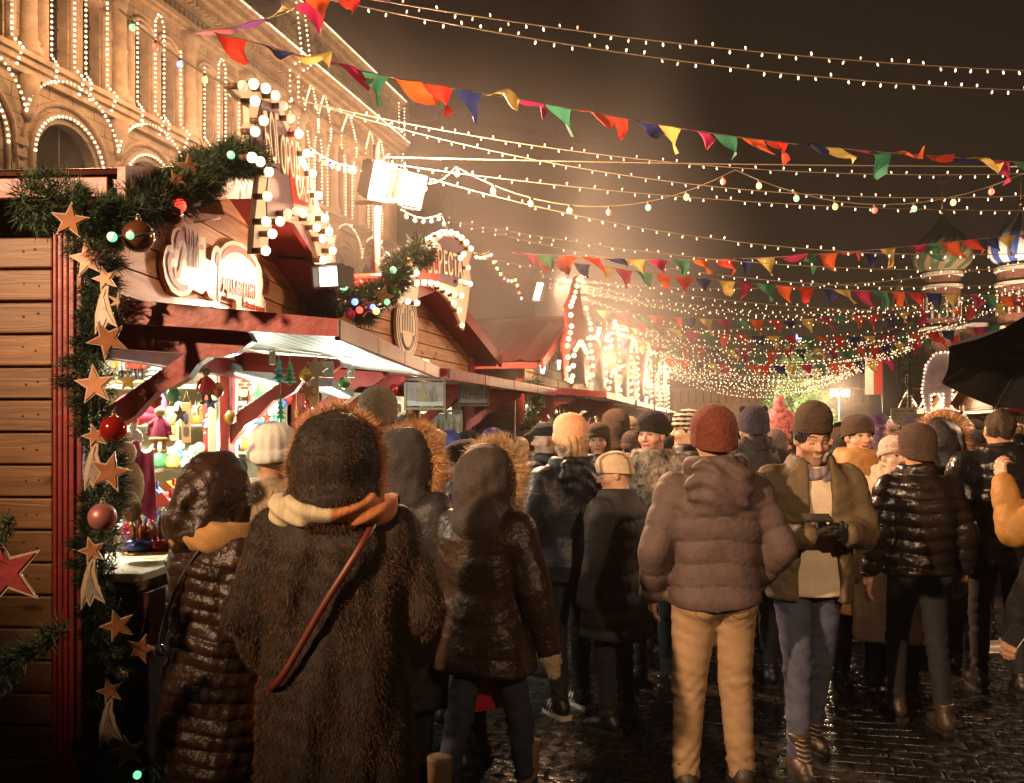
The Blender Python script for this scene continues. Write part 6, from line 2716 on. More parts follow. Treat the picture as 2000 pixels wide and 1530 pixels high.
def twigs():
    base = P(1100, 830, 11.6)
    root = thing('twig_bundle', 'bundle of dry pale twigs tied above the far stall canopy', 'twigs', base)
    mb = MB()
    R = random.Random(4)
    for k in range(46):
        a = Vector((R.uniform(-.12, .12), R.uniform(-.1, .1), 0))
        mb.tube([base + a * .3, base + a + Vector((R.uniform(-.35, .35), R.uniform(-.2, .2), R.uniform(.2, .55)))], .006, 4)
    mb.build('twigs', mat('dry_straw', (.42, .28, .12), .8, isl=.3), root)
    mb = MB()
    mb.ball(base, (.08, .08, .05), 8)
    mb.build('tie', FLC['red'], root)
    base = P(1058, 905, 10.4)
    root = thing('fir_bush', 'small potted fir standing by the plank-ended hut', 'tree', (base.x, base.y, 0))
    mb = MB()
    mb.lathe([(.14, 0), (.2, .35), (.2, .38)], 14, Matrix.Translation((base.x, base.y, 0)))
    mb.build('pot', REDD, root)
    V, Q = garland_mesh([Vector((base.x, base.y, z)) for z in np.linspace(.4, 1.55, 8)], .2, 5000, .12)
    mesh_np('crown', V - np.array([base.x, base.y, 0], np.float32), Q, NEEDLE2, root, smooth=False)


twigs()

# ---------------------------------------------------------------- goods in the gift stall
def gm(n, c, r=.4, **k):
    return mat('goods_' + n, c, r, var=.1, vs=20, **k)


WOODL = gm('light_wood', (.55, .36, .17))
WHITEP = gm('white', (.75, .72, .64))
GREYP = gm('grey', (.30, .32, .33))
BLACKP = gm('black', (.02, .02, .02), .3)
BLUEP = gm('blue', (.06, .12, .36))
REDP = gm('red', (.50, .035, .02))
ORANP = gm('orange', (.62, .19, .03))
YELP = gm('yellow', (.66, .45, .09))
GREENP = gm('green', (.05, .22, .09))
TEALP = gm('teal', (.08, .30, .28), .25)
PINKP = gm('pink', (.66, .12, .32), .8)
FACEP = gm('face', (.66, .42, .28), .6)
MINT = gm('mint', (.42, .58, .44), .3)
FURRED = gm('plush_red', (.45, .03, .03), .95, bump=.5, bs=140)
PLUSHG = gm('plush_olive', (.13, .12, .06), .95, bump=.6, bs=140)
PLUSHB = gm('plush_brown', (.28, .19, .10), .95, bump=.6, bs=140)
BEARD = gm('beard_white', (.74, .72, .66), .95, bump=.5, bs=100)


def at(b):
    return Matrix.Translation(b)


def nutcracker(px, py, d, h, coat, hatm, label):
    b = P(px, py, d)
    root = thing('nutcracker', label, 'nutcracker', b, group='nutcracker figures')
    s = h / .26
    M = at(b) @ Matrix.Scale(s, 4)
    for nm, prof, m in (('base', [(.055, 0), (.058, .012), (.05, .02)], WOODL), ('body', [(.03, .09), (.042, .10), (.05, .14), (.045, .165), (.02, .17)], coat), ('head', [(.02, .165), (.038, .17), (.042, .20), (.036, .21)], FACEP), ('hat', [(.05, .205), (.048, .215), (.045, .235), (.03, .258), (0, .265)], hatm)):
        mb = MB()
        mb.lathe([(0, prof[0][1])] + prof, 18, M)
        mb.build(nm, m, root)
    for s_ in (-1, 1):
        mb = MB()
        mb.lathe([(0, .02), (.02, .02), (.018, .05), (.016, .10), (0, .1)], 10, M @ at((s_ * .021, 0, 0)))
        mb.build('leg', BLACKP, root)
        mb = MB()
        mb.tube([M @ Vector((s_ * .05, 0, .155)), M @ Vector((s_ * .062, -.012, .12)), M @ Vector((s_ * .05, -.03, .095))], .013 * s, 8)
        mb.build('arm', coat, root)
    mb = MB()
    mb.box((0, -.040, .180), (.022, .012, .030), M)
    mb.build('mouth', BLACKP, root)
    mb = MB()
    mb.ball((0, -.036, .162), (.024, .014, .014), 10, M=M)
    for s_ in (-1, 1):
        mb.ball((s_ * .02, -.036, .190), (.015, .008, .006), 8, M=M)
    mb.build('whiskers', BEARD, root)


def tiered_tree(px, py, d, h, r, m, tiers, label, hang=False):
    b = P(px, py, d)
    root = thing('tree_ornament', label, 'ornament', b, group='little turned trees')
    M = at(b)
    mb = MB()
    prof = [(r * .3, 0), (r * .3, h * .12)]
    for k in range(tiers):
        t0, t1 = k / tiers, (k + 1) / tiers
        z0, z1 = h * (.12 + .86 * t0), h * (.12 + .86 * t1)
        rr = r * (1 - .78 * t0)
        prof += [(rr, z0), (rr, z0 + h * .02), (rr * .62, z0 + (z1 - z0) * .6), (rr * .34, z1)]
    prof.append((0, h))
    mb.lathe(prof, 22, M, smooth=False)
    mb.build('tiers', m, root)
    mb = MB()
    if hang:
        mb.tube([M @ Vector((0, 0, h)), M @ Vector((0, 0, h + .12))], .002, 4)
        mb.build('thread', WOODL, root)
    else:
        mb.lathe([(0, -.002), (r * .5, -.002), (r * .5, .012), (0, .014)], 14, M)
        mb.build('base', WOODL, root)


nutcracker(251, 749, 6.10, .235, GREYP, BLUEP, 'grey nutcracker with blue hat beside the garland')
nutcracker(268, 749, 6.0, .27, REDP, REDP, 'red nutcracker in the middle of the top shelf')
nutcracker(309, 746, 6.16, .235, GREYP, BLACKP, 'nutcracker with dark hat behind the tiered tree')
nutcracker(243, 749, 6.2, .28, YELP, YELP, 'yellow nutcracker half hidden by the garland')
tiered_tree(304, 749, 5.98, .185, .075, WHITEP, 5, 'squat pale tiered tree on the top shelf')
tiered_tree(341, 745, 6.06, .30, .085, WHITEP, 4, 'tall white tiered tree on the top shelf')
tiered_tree(377, 712, 5.7, .15, .045, GREENP, 4, 'dark green tree ornament hanging by the shelf post', True)
tiered_tree(545, 748, 4.9, .13, .04, TEALP, 4, 'teal tree ornament hanging under the canopy', True)
tiered_tree(566, 752, 4.95, .13, .04, GREENP, 5, 'green tree ornament hanging under the canopy', True)
tiered_tree(548, 825, 5.1, .16, .03, GREENP, 5, 'slim green tree ornament hanging by the window post', True)
star_ornament(297, 668, 5.2, 22, 'gilt star hanging over the nutcrackers', .2, .2, GOLDW, 8, .6)
star_ornament(617, 722, 4.9, 26, 'silver star hanging from the second bracket', .1, -.2, STEDGE, 8, .55)
star_ornament(601, 765, 4.9, 22, 'dark copper star hanging below the gold bauble', .4, .1)
for a in ((597, 733, 4.85, 13, 'gold bauble hanging from the second bracket', BGOLD), (672, 748, 5.1, 12, 'green bauble hanging under the canopy', BGRN), (604, 790, 5.1, 10, 'red bauble in the dark of the stall', BRED), (256, 1050, 3.95, 12, 'purple bauble on the counter edge', BPUR), (248, 1036, 4.1, 14, 'crimson bauble on the counter', BPIN), (299, 1066, 3.9, 13, 'dark blue bauble on the counter', BBLU), (300, 1045, 4.1, 9, 'small crimson bauble beside the music box', BPIN), (770, 760, 6.7, 9, 'red bauble hanging by the winter painting', BRED)):
    bauble(*a)


def figurine(px, py, d, h, m, m2, label, grp='small figurines on the shelves'):
    b = P(px, py, d)
    root = thing('figurine', label, 'figurine', b, group=grp)
    mb = MB()
    s = h
    mb.lathe([(0, 0), (.30 * s, 0), (.34 * s, .1 * s), (.36 * s, .3 * s), (.26 * s, .52 * s), (.17 * s, .6 * s)], 14, at(b))
    mb.build('body', m, root)
    mb = MB()
    mb.ball(b + Vector((0, 0, .76 * s)), (.22 * s, .22 * s, .24 * s), 12)
    mb.build('head', m2, root)


R5 = random.Random(21)
cols_ = [(MINT, WHITEP, 'mint'), (WHITEP, MINT, 'white'), (GREENP, FACEP, 'green'), (ORANP, FACEP, 'orange'), (YELP, WHITEP, 'yellow'), (TEALP, WHITEP, 'teal')]
for i in range(9):
    m, m2, n = cols_[i % 6]
    figurine(286 + i * 13, 913 - (i % 2) * 4, 6.0 + (i % 2) * .12, .11 + .03 * (i % 3), m, m2, 'small glass figurine in the crowded row on the lower left shelf', 'glass figurines on the lower left shelf')
for i in range(7):
    m, m2, n = [(BLUEP, FACEP, ''), (WHITEP, FACEP, ''), (ORANP, WHITEP, ''), (YELP, FACEP, '')][i % 4]
    figurine(458 + i * 14, 879, 6.0 + (i % 2) * .1, .10 + .02 * (i % 3), m, m2, 'small painted figurine in the row on the lower right shelf', 'painted figurines on the lower right shelf')
for i in range(22):      # packed rows at the back of every shelf
    R5b = R5.random()
    m, m2, n = cols_[(i * 5 + 1) % 6]
    if i % 3 == 0:
        m = [REDP, BLUEP, PINKP, GREENP][i % 4]
    px, py = 250 + (i % 11) * 14 + R5.uniform(-3, 3), 834 - (1.72 - CH) / 6.1 * F if i < 11 else 834 - (1.43 - CH) / 6.15 * F
    figurine(px, py, 6.12 + R5.uniform(0, .06), R5.uniform(.09, .16), m, m2, 'little painted figurine in a packed row on the left shelves', 'figurines packed on the left shelves')
for i in range(14):
    m, m2, n = cols_[(i * 3 + 2) % 6]
    if i % 3 == 0:
        m = [REDP, BLUEP, PINKP, GREENP][i % 4]
    z_ = [1.545, 1.715][i % 2]
    figurine(440 + (i // 2) * 16, 834 - (z_ - CH) / 6.12 * F, 6.12, R5.uniform(.08, .13), m, m2, 'little painted figurine in a packed row on the right shelves', 'figurines packed on the right shelves')
for i in range(16):      # small things hung along the lintel
    q = hp1(.45 + i * .155, 1.90 - (i * 7 % 5) * .035, -.02 + (i % 3) * .05)
    rt = thing('trinket', 'little ornament in the row hung along the window lintel', 'trinket', q, group='ornaments hung along the lintel')
    m = [BGOLD, REDP, BSIL, GREENP, WHITEP, BCOP, BLUEP][i % 7]
    mb = MB()
    if i % 2:
        mb.lathe([(0, -.05), (.03, -.03), (.035, .0), (.018, .03), (0, .034)], 12, at(q))
    else:
        mb.prism(star_pts(.045), -.004, .004, at(q) @ Matrix.Rotation(.6 * i, 4, 'Z') @ Matrix.Rotation(PI / 2, 4, 'X'))
    mb.build('drop', m, rt)
    mb = MB()
    mb.tube([q + Vector((0, 0, .03)), (q.x, q.y, 2.0)], .0015, 4)
    mb.build('thread', WOODL, rt)
figurine(455, 838, 6.05, .14, WOODL, FACEP, 'plain wooden nesting doll above the painted figurines')
figurine(440, 783, 6.0, .17, BLUEP, REDP, 'blue and red ornament at the shelf edge')
figurine(450, 760, 6.1, .15, REDP, BLUEP, 'red and blue ornament high on the shelf')
for (px, py, r, lb) in ((480, 752, 26, 'round painted plate with red wings motif'), (520, 765, 22, 'pale carved plate leaning on the shelf'), (505, 772, 16, 'small pale carved plate')):
    c = P(px, py, 6.15)
    root = thing('plate', lb, 'plate', c)
    mb = MB()
    rr = r / F * 6.15
    M = at(c) @ Matrix.Rotation(PI / 2 - .2, 4, 'X')
    mb.lathe([(0, .0), (rr * .6, .0), (rr, .02), (rr, .026), (rr * .6, .008), (0, .008)], 24, M)
    mb.build('dish', gm('plate_cream', (.66, .52, .32)), root)
    mb = MB()
    for t in range(6):
        a = t * PI / 3
        mb.ball((rr * .3 * math.cos(a), rr * .3 * math.sin(a), .009), (rr * .22, rr * .12, .003), 8, M=M)
    mb.build('motif', REDP if r > 24 else WOODL, root)


def hanging_doll(px, py, d, h, body, skirt, headm, label, beard=False, hat=None, legs=None):
    """a stuffed figure hung by a thread: cone body, arms, head"""
    b = P(px, py, d)
    root = thing('stuffed_doll', label, 'doll', b, group='dolls hanging in the stall')
    s = h
    M = at(b)
    mb = MB()
    mb.lathe([(0, 0), (.24 * s, .0), (.25 * s, .08 * s), (.2 * s, .3 * s), (.13 * s, .55 * s), (.06 * s, .62 * s), (0, .62 * s)], 16, M, sy=.7)
    mb.build('body', body, root)
    mb = MB()
    mb.lathe([(.242 * s, .02 * s), (.262 * s, .05 * s), (.255 * s, .1 * s)], 16, M, sy=.72)
    mb.build('hem', skirt, root)
    mb = MB()
    mb.ball(b + Vector((0, 0, .74 * s)), .13 * s, 12)
    mb.build('head', headm, root)
    for sx in (-1, 1):
        mb = MB()
        mb.tube([b + Vector((sx * .1 * s, 0, .52 * s)), b + Vector((sx * .24 * s, -.03 * s, .38 * s)), b + Vector((sx * .27 * s, -.06 * s, .24 * s))], [.065 * s, .06 * s, .05 * s], 8)
        mb.ball(b + Vector((sx * .275 * s, -.06 * s, .2 * s)), .06 * s, 8)
        mb.build('arm', body, root)
        mb = MB()
        mb.tube([b + Vector((sx * .1 * s, 0, .03 * s)), b + Vector((sx * .11 * s, -.02 * s, -.2 * s))], .06 * s, 8)
        mb.ball(b + Vector((sx * .115 * s, -.05 * s, -.24 * s)), (.085 * s, .12 * s, .075 * s), 10)
        mb.build('leg', legs or skirt, root)
    if beard:
        mb = MB()
        mb.ball(b + Vector((0, -.08 * s, .62 * s)), (.12 * s, .07 * s, .18 * s), 10)
        mb.build('beard', BEARD, root)
    if hat:
        mb = MB()
        mb.lathe([(.15 * s, .8 * s), (.14 * s, .86 * s), (.09 * s, 1.02 * s), (.02 * s, 1.2 * s), (0, 1.22 * s)], 14, M)
        mb.build('hat', hat, root)
    mb = MB()
    mb.tube([b + Vector((0, 0, .84 * s)), b + Vector((0, .02, 1.5 * s))], .002, 4)
    mb.build('thread', WOODL, root)


hanging_doll(403, 772, 4.6, .16, FURRED, PLUSHG, PLUSHG, 'plush toy in a red sweater hanging under the first bracket', legs=PLUSHG)
hanging_doll(312, 862, 4.9, .22, gm('crimson_velvet', (.22, .008, .05), .8), YELP, WOODL, 'doll in a crimson velvet dress with a gold hem', legs=FACEP)
hanging_doll(262, 872, 4.5, .15, WHITEP, BEARD, FACEP, 'white-bearded gnome with a red pointed hat', True, REDP)
hanging_doll(406, 838, 5.05, .10, gm('flowered_blue', (.18, .25, .62), .7), REDP, WHITEP, 'blue flowered doll hanging on the red post', legs=WHITEP)
hanging_doll(418, 880, 5.1, .07, WHITEP, PINKP, WHITEP, 'small white doll at the foot of the red post')


def plaque_toy(px, py, d, w, h, m, label, m2):
    c = P(px, py, d)
    root = thing('wooden_plaque', label, 'plaque', c, group='wooden plaques hanging in the stall')
    mb = MB()
    mb.box(c, (w, .012, h))
    mb.build('board', m, root, bev=.003)
    mb = MB()
    mb.ball(c + Vector((0, -.008, h * .12)), (w * .28, .006, h * .16), 10)
    mb.box(c + Vector((0, -.008, -h * .2)), (w * .5, .006, h * .2))
    mb.build('carving', m2, root)
    mb = MB()
    mb.tube([c + Vector((-w * .4, 0, h * .5)), c + Vector((0, 0, h * .8)), c + Vector((w * .4, 0, h * .5))], .002, 4)
    mb.build('thread', WOODL, root)


plaque_toy(338, 828, 5.3, .07, .20, WOODL, 'light carved plaque hanging by the figurines', gm('carved', (.36, .2, .08)))
plaque_toy(364, 826, 5.3, .055, .24, gm('walnut', (.16, .08, .03)), 'dark narrow plaque with black marks', BLACKP)
plaque_toy(614, 770, 5.0, .05, .15, WOODL, 'light wooden tag hanging below the silver star', FACEP)
plaque_toy(641, 722, 5.0, .06, .09, WHITEP, 'white price card under the canopy', WHITEP)
plaque_toy(532, 700, 4.8, .035, .07, WHITEP, 'small white price card on the teal tree', WHITEP)
plaque_toy(686, 728, 5.2, .04, .06, WHITEP, 'small white price card over the green bauble', WHITEP)


def cottage(px, py, d, s, wall, roof, label):
    b = P(px, py, d)
    root = thing('toy_house', label, 'toy house', b, group='toy houses on the counter')
    mb = MB()
    mb.box(b + Vector((0, 0, .35 * s)), (s, s * .7, .7 * s))
    mb.build('wall', wall, root, bev=.004)
    mb = MB()
    mb.prism([(-.6 * s, .66 * s), (.6 * s, .66 * s), (0, 1.25 * s)], -.42 * s, .42 * s, at(b) @ Matrix.Rotation(PI / 2, 4, 'X'))
    mb.build('roof', roof, root, bev=.004)
    mb = MB()
    for x in (-.25, .25):
        mb.box(b + Vector((x * s, -.355 * s, .38 * s)), (.2 * s, .02, .28 * s))
    mb.build('window', WHITEP, root)
    mb = MB()
    mb.box(b + Vector((.25 * s, 0, 1.15 * s)), (.14 * s, .14 * s, .4 * s))
    mb.build('chimney', roof, root)


# stepped stand that carries the toys at the back of the counter
rs = thing('display_stand', 'stepped cream stand at the back of the counter', 'stand', hp1(1.0, 1.12, -.35))
mb = MB()
mb.box((1.35, 1.17, -.28), (1.3, .10, .28), HM1)
mb.box((1.5, 1.27, -.36), (1.0, .10, .12), HM1)
mb.build('steps', CREAM, rs, bev=.004)
cottage(297, 992, 4.55, .10, YELP, BLUEP, 'yellow toy house with a blue roof')
cottage(330, 985, 4.75, .10, YELP, ORANP, 'yellow toy house with an orange roof')
cottage(322, 1018, 4.55, .12, ORANP, REDP, 'big orange toy house beside the puffer hood')
cottage(281, 975, 4.85, .09, WHITEP, BLUEP, 'white toy house with a blue roof')
figurine(279, 952, 4.85, .11, WHITEP, BLUEP, 'white and blue bell-shaped figurine over the toy houses')
for i in range(16):
    m, m2 = [(TEALP, WHITEP), (WHITEP, TEALP), (GREENP, WHITEP), (BLUEP, WHITEP), (MINT, REDP)][i % 5]
    tiered_tree(244 + (i % 8) * 13 + R5.uniform(-3, 3), 1046 - (i // 8) * 22 + R5.uniform(-3, 3), 4.15 + (i // 8) * .16, .075 + R5.uniform(0, .03), .03, m, 4, 'tiny glittering tree in the packed rows on the counter')
for i in range(26):
    m = [BSIL, BPIN, TEALP, WHITEP, BGOLD, BBLU, REDP, MINT][i % 8]
    c = P(236 + (i * 37 % 108), 1062 - (i * 17 % 42), 4.0 + (i * 7 % 10) * .02)
    rt = thing('trinket', 'tiny shiny trinket among the crowded goods on the counter', 'trinket', c, group='shiny trinkets heaped on the counter')
    mb = MB()
    mb.lathe([(0, -.018), (.016, -.012), (.02, .0), (.014, .014), (.006, .02), (.006, .03), (0, .032)], 10, at(c))
    mb.build('drop', m, rt)


def music_box(px, py, d, s, base_m, label):
    b = P(px, py, d)
    root = thing('music_box', label, 'music box', b, group='music boxes with little towers')
    mb = MB()
    mb.lathe([(0, 0), (.9 * s, 0), (.95 * s, .1 * s), (.7 * s, .16 * s)], 18, at(b))
    mb.build('stand', BGOLD, root)
    mb = MB()
    mb.lathe([(.6 * s, .16 * s), (.85 * s, .4 * s), (.8 * s, .7 * s), (.55 * s, .85 * s), (0, .86 * s)], 18, at(b))
    mb.build('bowl', base_m, root)
    mb = MB()
    for (x, y, h) in ((0, 0, 1.5), (-.35, 0, .95), (.35, 0, 1.0), (-.18, -.3, .8), (.2, -.3, .85), (0, .3, .9), (-.5, .1, .7), (.52, .1, .7)):
        z = .84 * s
        mb.lathe([(.11 * s, z), (.11 * s, z + h * .55 * s), (.16 * s, z + h * .66 * s), (.1 * s, z + h * .8 * s), (.02 * s, z + h * s), (0, z + h * 1.12 * s)], 10, at(b + Vector((x * s, y * s, 0))))
    mb.build('towers', gm('gilt_red', (.45, .12, .04), .25, metal=.5), root)


music_box(272, 1082, 3.86, .075, BBLU, 'dark blue music box crowned with gilt towers')
music_box(313, 1080, 3.9, .07, BRED, 'deep red music box crowned with gilt towers')


def soft_things():
    c = P(262, 925, 4.0)
    root = thing('shawl', 'bright pink shawl hanging beside the garland', 'shawl', c)
    mb = MB()
    n = 14
    vs, fs = [], []
    for j in range(n + 1):
        for i in range(n + 1):
            u, v = i / n, j / n
            vs.append(c + Vector(((u - .5) * .15 * (1 + .4 * v), .02 * math.sin(u * 14 + 2 * v), .12 - .30 * v - .03 * math.sin(u * 9))))
    for j in range(n):
        for i in range(n):
            k = j * (n + 1) + i
            fs.append((k, k + 1, k + n + 2, k + n + 1))
    mb.add(vs, fs, 0, True)
    o = mb.build('cloth', PINKP, root)
    so = o.modifiers.new('thickness', 'SOLIDIFY')
    so.thickness = .006
    c = P(262, 800, 5.4)
    root = thing('knitted_hat', 'fluffy red hat on display behind the garland', 'hat', c)
    mb = MB()
    mb.ball(c, (.12, .1, .1), 16)
    mb.build('crown', gm('angora_red', (.60, .02, .06), .95, bump=.6, bs=90), root)
    mb = MB()
    mb.lathe([(.11, -.07), (.13, -.05), (.11, -.02)], 18, at(c))
    mb.build('brim', gm('angora_red2', (.5, .02, .05), .95), root)
    c = P(302, 790, 5.5)
    root = thing('knitted_hat', 'pink and mauve hat on display under the bracket', 'hat', c)
    mb = MB()
    mb.ball(c, (.07, .07, .09), 14)
    mb.build('crown', PINKP, root)
    # stuffed animal legs sticking out beside the garland
    c = P(262, 985, 3.9)
    root = thing('stuffed_animal', 'sitting beige stuffed animal with brown soles, half behind the garland', 'soft toy', c)
    mb = MB()
    mb.ball(c + Vector((-.05, .03, .08)), (.08, .07, .12), 14)
    mb.ball(c + Vector((-.05, .0, .22)), (.06, .06, .06), 12)
    mb.build('body', gm('plush_beige', (.42, .33, .20), .95, bump=.6, bs=120), root)
    for dx, dz in ((.02, -.02), (-.06, -.03)):
        mb = MB()
        mb.tube([c + Vector((dx - .05, .0, .03)), c + Vector((dx, -.06, .0)), c + Vector((dx + .02, -.10, dz))], [.04, .035, .035], 10)
        lg = mb.build('leg', gm('plush_beige', (.42, .33, .20)), root)
        mb = MB()
        mb.ball(c + Vector((dx + .025, -.135, dz)), (.042, .018, .045), 12)
        mb.build('sole', PLUSHB, lg)


soft_things()


def strip_lamp(p0, p1, label):
    a, b = Vector(p0), Vector(p1)
    root = thing('strip_lamp', label, 'lamp', a, group='grey lamp housings under the canopy')
    t = (b - a).normalized()
    M = frame_from((a + b) / 2, t, Vector((0, 0, 1)))
    mb = MB()
    mb.box((0, 0, 0), ((b - a).length, .05, .16), M)
    mb.build('housing', GREYM, root, bev=.006)
    mb = MB()
    mb.box((0, -.03, .03), ((b - a).length * .9, .012, .06), M)
    mb.build('tube', glow('cool_tube', (.85, 1.0, .82), 3.0), root)


strip_lamp(P(425, 716, 5.0), P(532, 742, 5.6), 'long grey lamp housing in front of the gift shelves')
strip_lamp(P(622, 748, 5.3), P(668, 768, 5.9), 'short grey lamp housing near the window post')
strip_lamp(P(800, 719, 6.45), P(822, 726, 6.85), 'grey lamp housing over the winter paintings')


def painting(px, py, d, w, h, label, kind):
    c = P(px, py, d)
    root = thing('painting', label, 'painting', c, group='framed winter paintings under the canopy')
    M = frame_from(c, (1, .12, 0), (0, 0, 1))
    fw = .022
    mb = MB()
    for x, z, sx, sz in ((0, h / 2, w, fw), (0, -h / 2, w, fw), (-w / 2 + fw / 2, 0, fw, h - fw), (w / 2 - fw / 2, 0, fw, h - fw)):
        mb.box((x, z, 0), (sx, sz, .03), M)
    mb.build('frame', gm('frame_grey_gilt', (.26, .22, .15), .4, metal=.3), root, bev=.003)
    sky, snow, tr, house = MB(), MB(), MB(), MB()
    w2, h2 = w - fw * 2, h - fw * 2
    sky.box((0, 0, -.004), (w2, h2, .006), M)
    cv = sky.build('canvas', mat('paint_winter_sky_%s' % kind, {'church': (.50, .38, .36), 'sledge': (.55, .52, .46), 'fir': (.56, .58, .52)}[kind], .7, var=.3, vs=9), root)
    R = random.Random(px)
    snow.prism([(-w2 / 2, -h2 / 2), (w2 / 2, -h2 / 2), (w2 / 2, -h2 * .30), (.1 * w2, -h2 * .34), (-w2 / 2, -h2 * .26)], .0, .003, M)
    for k in range(16):
        x = R.uniform(-.46, .46) * w2
        hh = R.uniform(.25, .7) * h2
        tr.prism([(x, -h2 * .3), (x + .006, -h2 * .3), (x + .012 * R.uniform(-1, 1), -h2 * .3 + hh), (x - .002, -h2 * .3 + hh)], .0032, .0042, M)
    if kind == 'church':
        house.prism([(-.26 * w2, -.32 * h2), (.12 * w2, -.32 * h2), (.12 * w2, -.05 * h2), (-.07 * w2, .12 * h2), (-.26 * w2, -.05 * h2)], .0045, .0055, M)
        house.prism([(-.14 * w2, .08 * h2), (.0, .08 * h2), (.0, .22 * h2), (.05 * w2, .22 * h2), (-.05 * w2, .36 * h2), (-.07 * w2, .46 * h2), (-.09 * w2, .36 * h2), (-.19 * w2, .22 * h2), (-.14 * w2, .22 * h2)], .0045, .0055, M)
    elif kind == 'sledge':
        house.prism([(-.1 * w2, -.12 * h2), (.2 * w2, -.14 * h2), (.26 * w2, -.02 * h2), (.05 * w2, .06 * h2), (-.16 * w2, -.02 * h2)], .0045, .0055, M)
    else:
        house.prism([(-.16 * w2, -.3 * h2), (.16 * w2, -.3 * h2), (.05 * w2, .0), (.08 * w2, .0), (0, .34 * h2), (-.08 * w2, .0), (-.05 * w2, .0)], .0045, .0055, M)
    snow.build('snow', gm('paint_snow', (.70, .70, .68), .6), cv)
    tr.build('trees', gm('paint_birch', (.30, .25, .2), .6), cv)
    house.build('motif', gm('paint_ochre', (.42, .32, .15), .6) if kind != 'fir' else gm('paint_fir', (.10, .16, .10), .6), cv)


painting(830, 770, 7.2, .335, .235, 'framed winter painting of a wooden church among birches', 'church')
painting(925, 768, 8.4, .30, .23, 'framed winter painting of a snowy hamlet', 'sledge')
painting(886, 830, 8.0, .16, .24, 'small framed painting of a lone fir in snow', 'fir')
painting(856, 836, 8.6, .2, .3, 'framed snowy painting half behind the cream beret', 'fir')
# bright goods in the next stalls: a heap of toys under each canopy
for k, (M, n) in enumerate(((HUTS[0][1], 14), (HUTS[1][1], 12), (HUTS[2][1], 8), (HUTS[3][1], 6))):
    R = random.Random(k + 40)
    for i in range(n):
        p = M @ Vector((.25 + 3.0 * (i + .5) / n, 1.62 + R.uniform(0, .30), .05 + R.uniform(-.1, .2)))
        m, m2 = R.choice([(REDP, WHITEP), (WHITEP, REDP), (PINKP, WHITEP), (MINT, WHITEP), (BLUEP, YELP), (WHITEP, GREENP)])
        b = p
        rt = thing('hanging_toy', 'bright toy hanging in the row under a far canopy', 'toy', b, group='toys hanging under the far canopies')
        mb = MB()
        s = R.uniform(.12, .2)
        mb.lathe([(0, 0), (.30 * s, 0), (.36 * s, .3 * s), (.2 * s, .6 * s)], 10, at(b))
        mb.build('body', m, rt)
        mb = MB()
        mb.ball(b + Vector((0, 0, .78 * s)), .24 * s, 8)
        mb.tube([b + Vector((0, 0, s)), (b.x, b.y, 2.12)], .004, 4)
        mb.build('head', m2, rt)


def wire_shelf():
    c = P(408, 414, 4.2)
    root = thing('lamp_bracket', 'wooden bracket with a bent white wire under the roof garland', 'bracket', c)
    mb = MB()
    mb.prism([(-.05, -.01), (.07, -.01), (.05, .05), (-.03, .06)], -.01, .01, frame_from(c, (.9, .4, 0), (0, 0, 1)))
    mb.build('board', WOODL, root)
    mb = MB()
    mb.tube([P(374, 408, 4.15), P(380, 434, 4.15), P(429, 427, 4.25), P(425, 398, 4.25)], .006, 6)
    mb.build('wire', WHITEP, root)


wire_shelf()
# ---------------------------------------------------------------- the crowd
def nylon(n, c, r=.42, **k):
    return mat('nylon_' + n, c, r, var=.12, vs=12, bump=.3, bs=34, coat=.0, **k)


def wool(n, c, wave=None, **k):
    return mat('wool_' + n, c, .95, var=.25, vs=60, bump=.9, bs=95, **k)


def leather(n, c):
    return mat('leather_' + n, c, .30, var=.2, vs=14, bump=.25, bs=48, coat=.15)


def fur(n, c):
    return mat('fur_' + n, c, .75, var=.35, vs=14, isl=.4)


def denim(n, c):
    return mat('denim_' + n, c, .85, var=.35, vs=10, bump=.3, bs=120)


BRP = mat('nylon_brown_black', (.036, .018, .011), .40, var=.2, vs=12, bump=.45, bs=38, spec=.45)
DKN = nylon('black', (.014, .012, .012), .55)
DKB = nylon('brown_black', (.030, .021, .015), .6)
NVY = nylon('navy', (.018, .018, .03), .45)
PLP = nylon('dusk_mauve', (.092, .059, .053), .72)
OLV = nylon('olive', (.115, .080, .040), .7)
MUS = nylon('mustard', (.32, .155, .028), .65)
OCH = nylon('ochre', (.36, .18, .048), .65)
SHN = nylon('glossy_black', (.012, .011, .012), .22)
LTH = leather('black', (.016, .011, .009))
CLOTHB = cloth('black_wool_coat', (.014, .012, .012), bump=.3, bs=90)
CLOTHC = cloth('charcoal_coat', (.03, .026, .025), bump=.3, bs=90)
BEIGE = cloth('beige_coat', (.34, .25, .16), bump=.35, bs=90)
CREAMC = cloth('cream_coat', (.56, .46, .34), bump=.3, bs=90)
PINKC = mat('nylon_pink_spotted', (.55, .16, .16), .65, var=.7, vs=38, bump=.3, bs=40)
PURC = nylon('purple', (.07, .035, .10), .45)
BLUC = nylon('cobalt', (.05, .06, .30), .4)
CAMO = mat('fur_pied', (.16, .13, .10), .8, var=.95, vs=17, bump=.5, bs=60)
JNS = denim('indigo', (.028, .032, .06))
JNSB = denim('washed_blue', (.060, .066, .105))
JNSK = denim('black', (.012, .012, .016))
KHK = cloth('khaki_twill', (.35, .225, .12), bump=.10, bs=240, var=.16)
SHIRT = cloth('cream_sweater', (.70, .56, .40), bump=.2, bs=90)
HBLK = wool('black', (.018, .014, .012))
HBRN = wool('brown', (.07, .042, .024))
HGRY = wool('oat_grey', (.26, .19, .13))
HWHT = mat('wool_white', (.80, .78, .72), .95, var=.08, vs=60, bump=.2, bs=200)
HCRM = wool('cream', (.56, .42, .29))
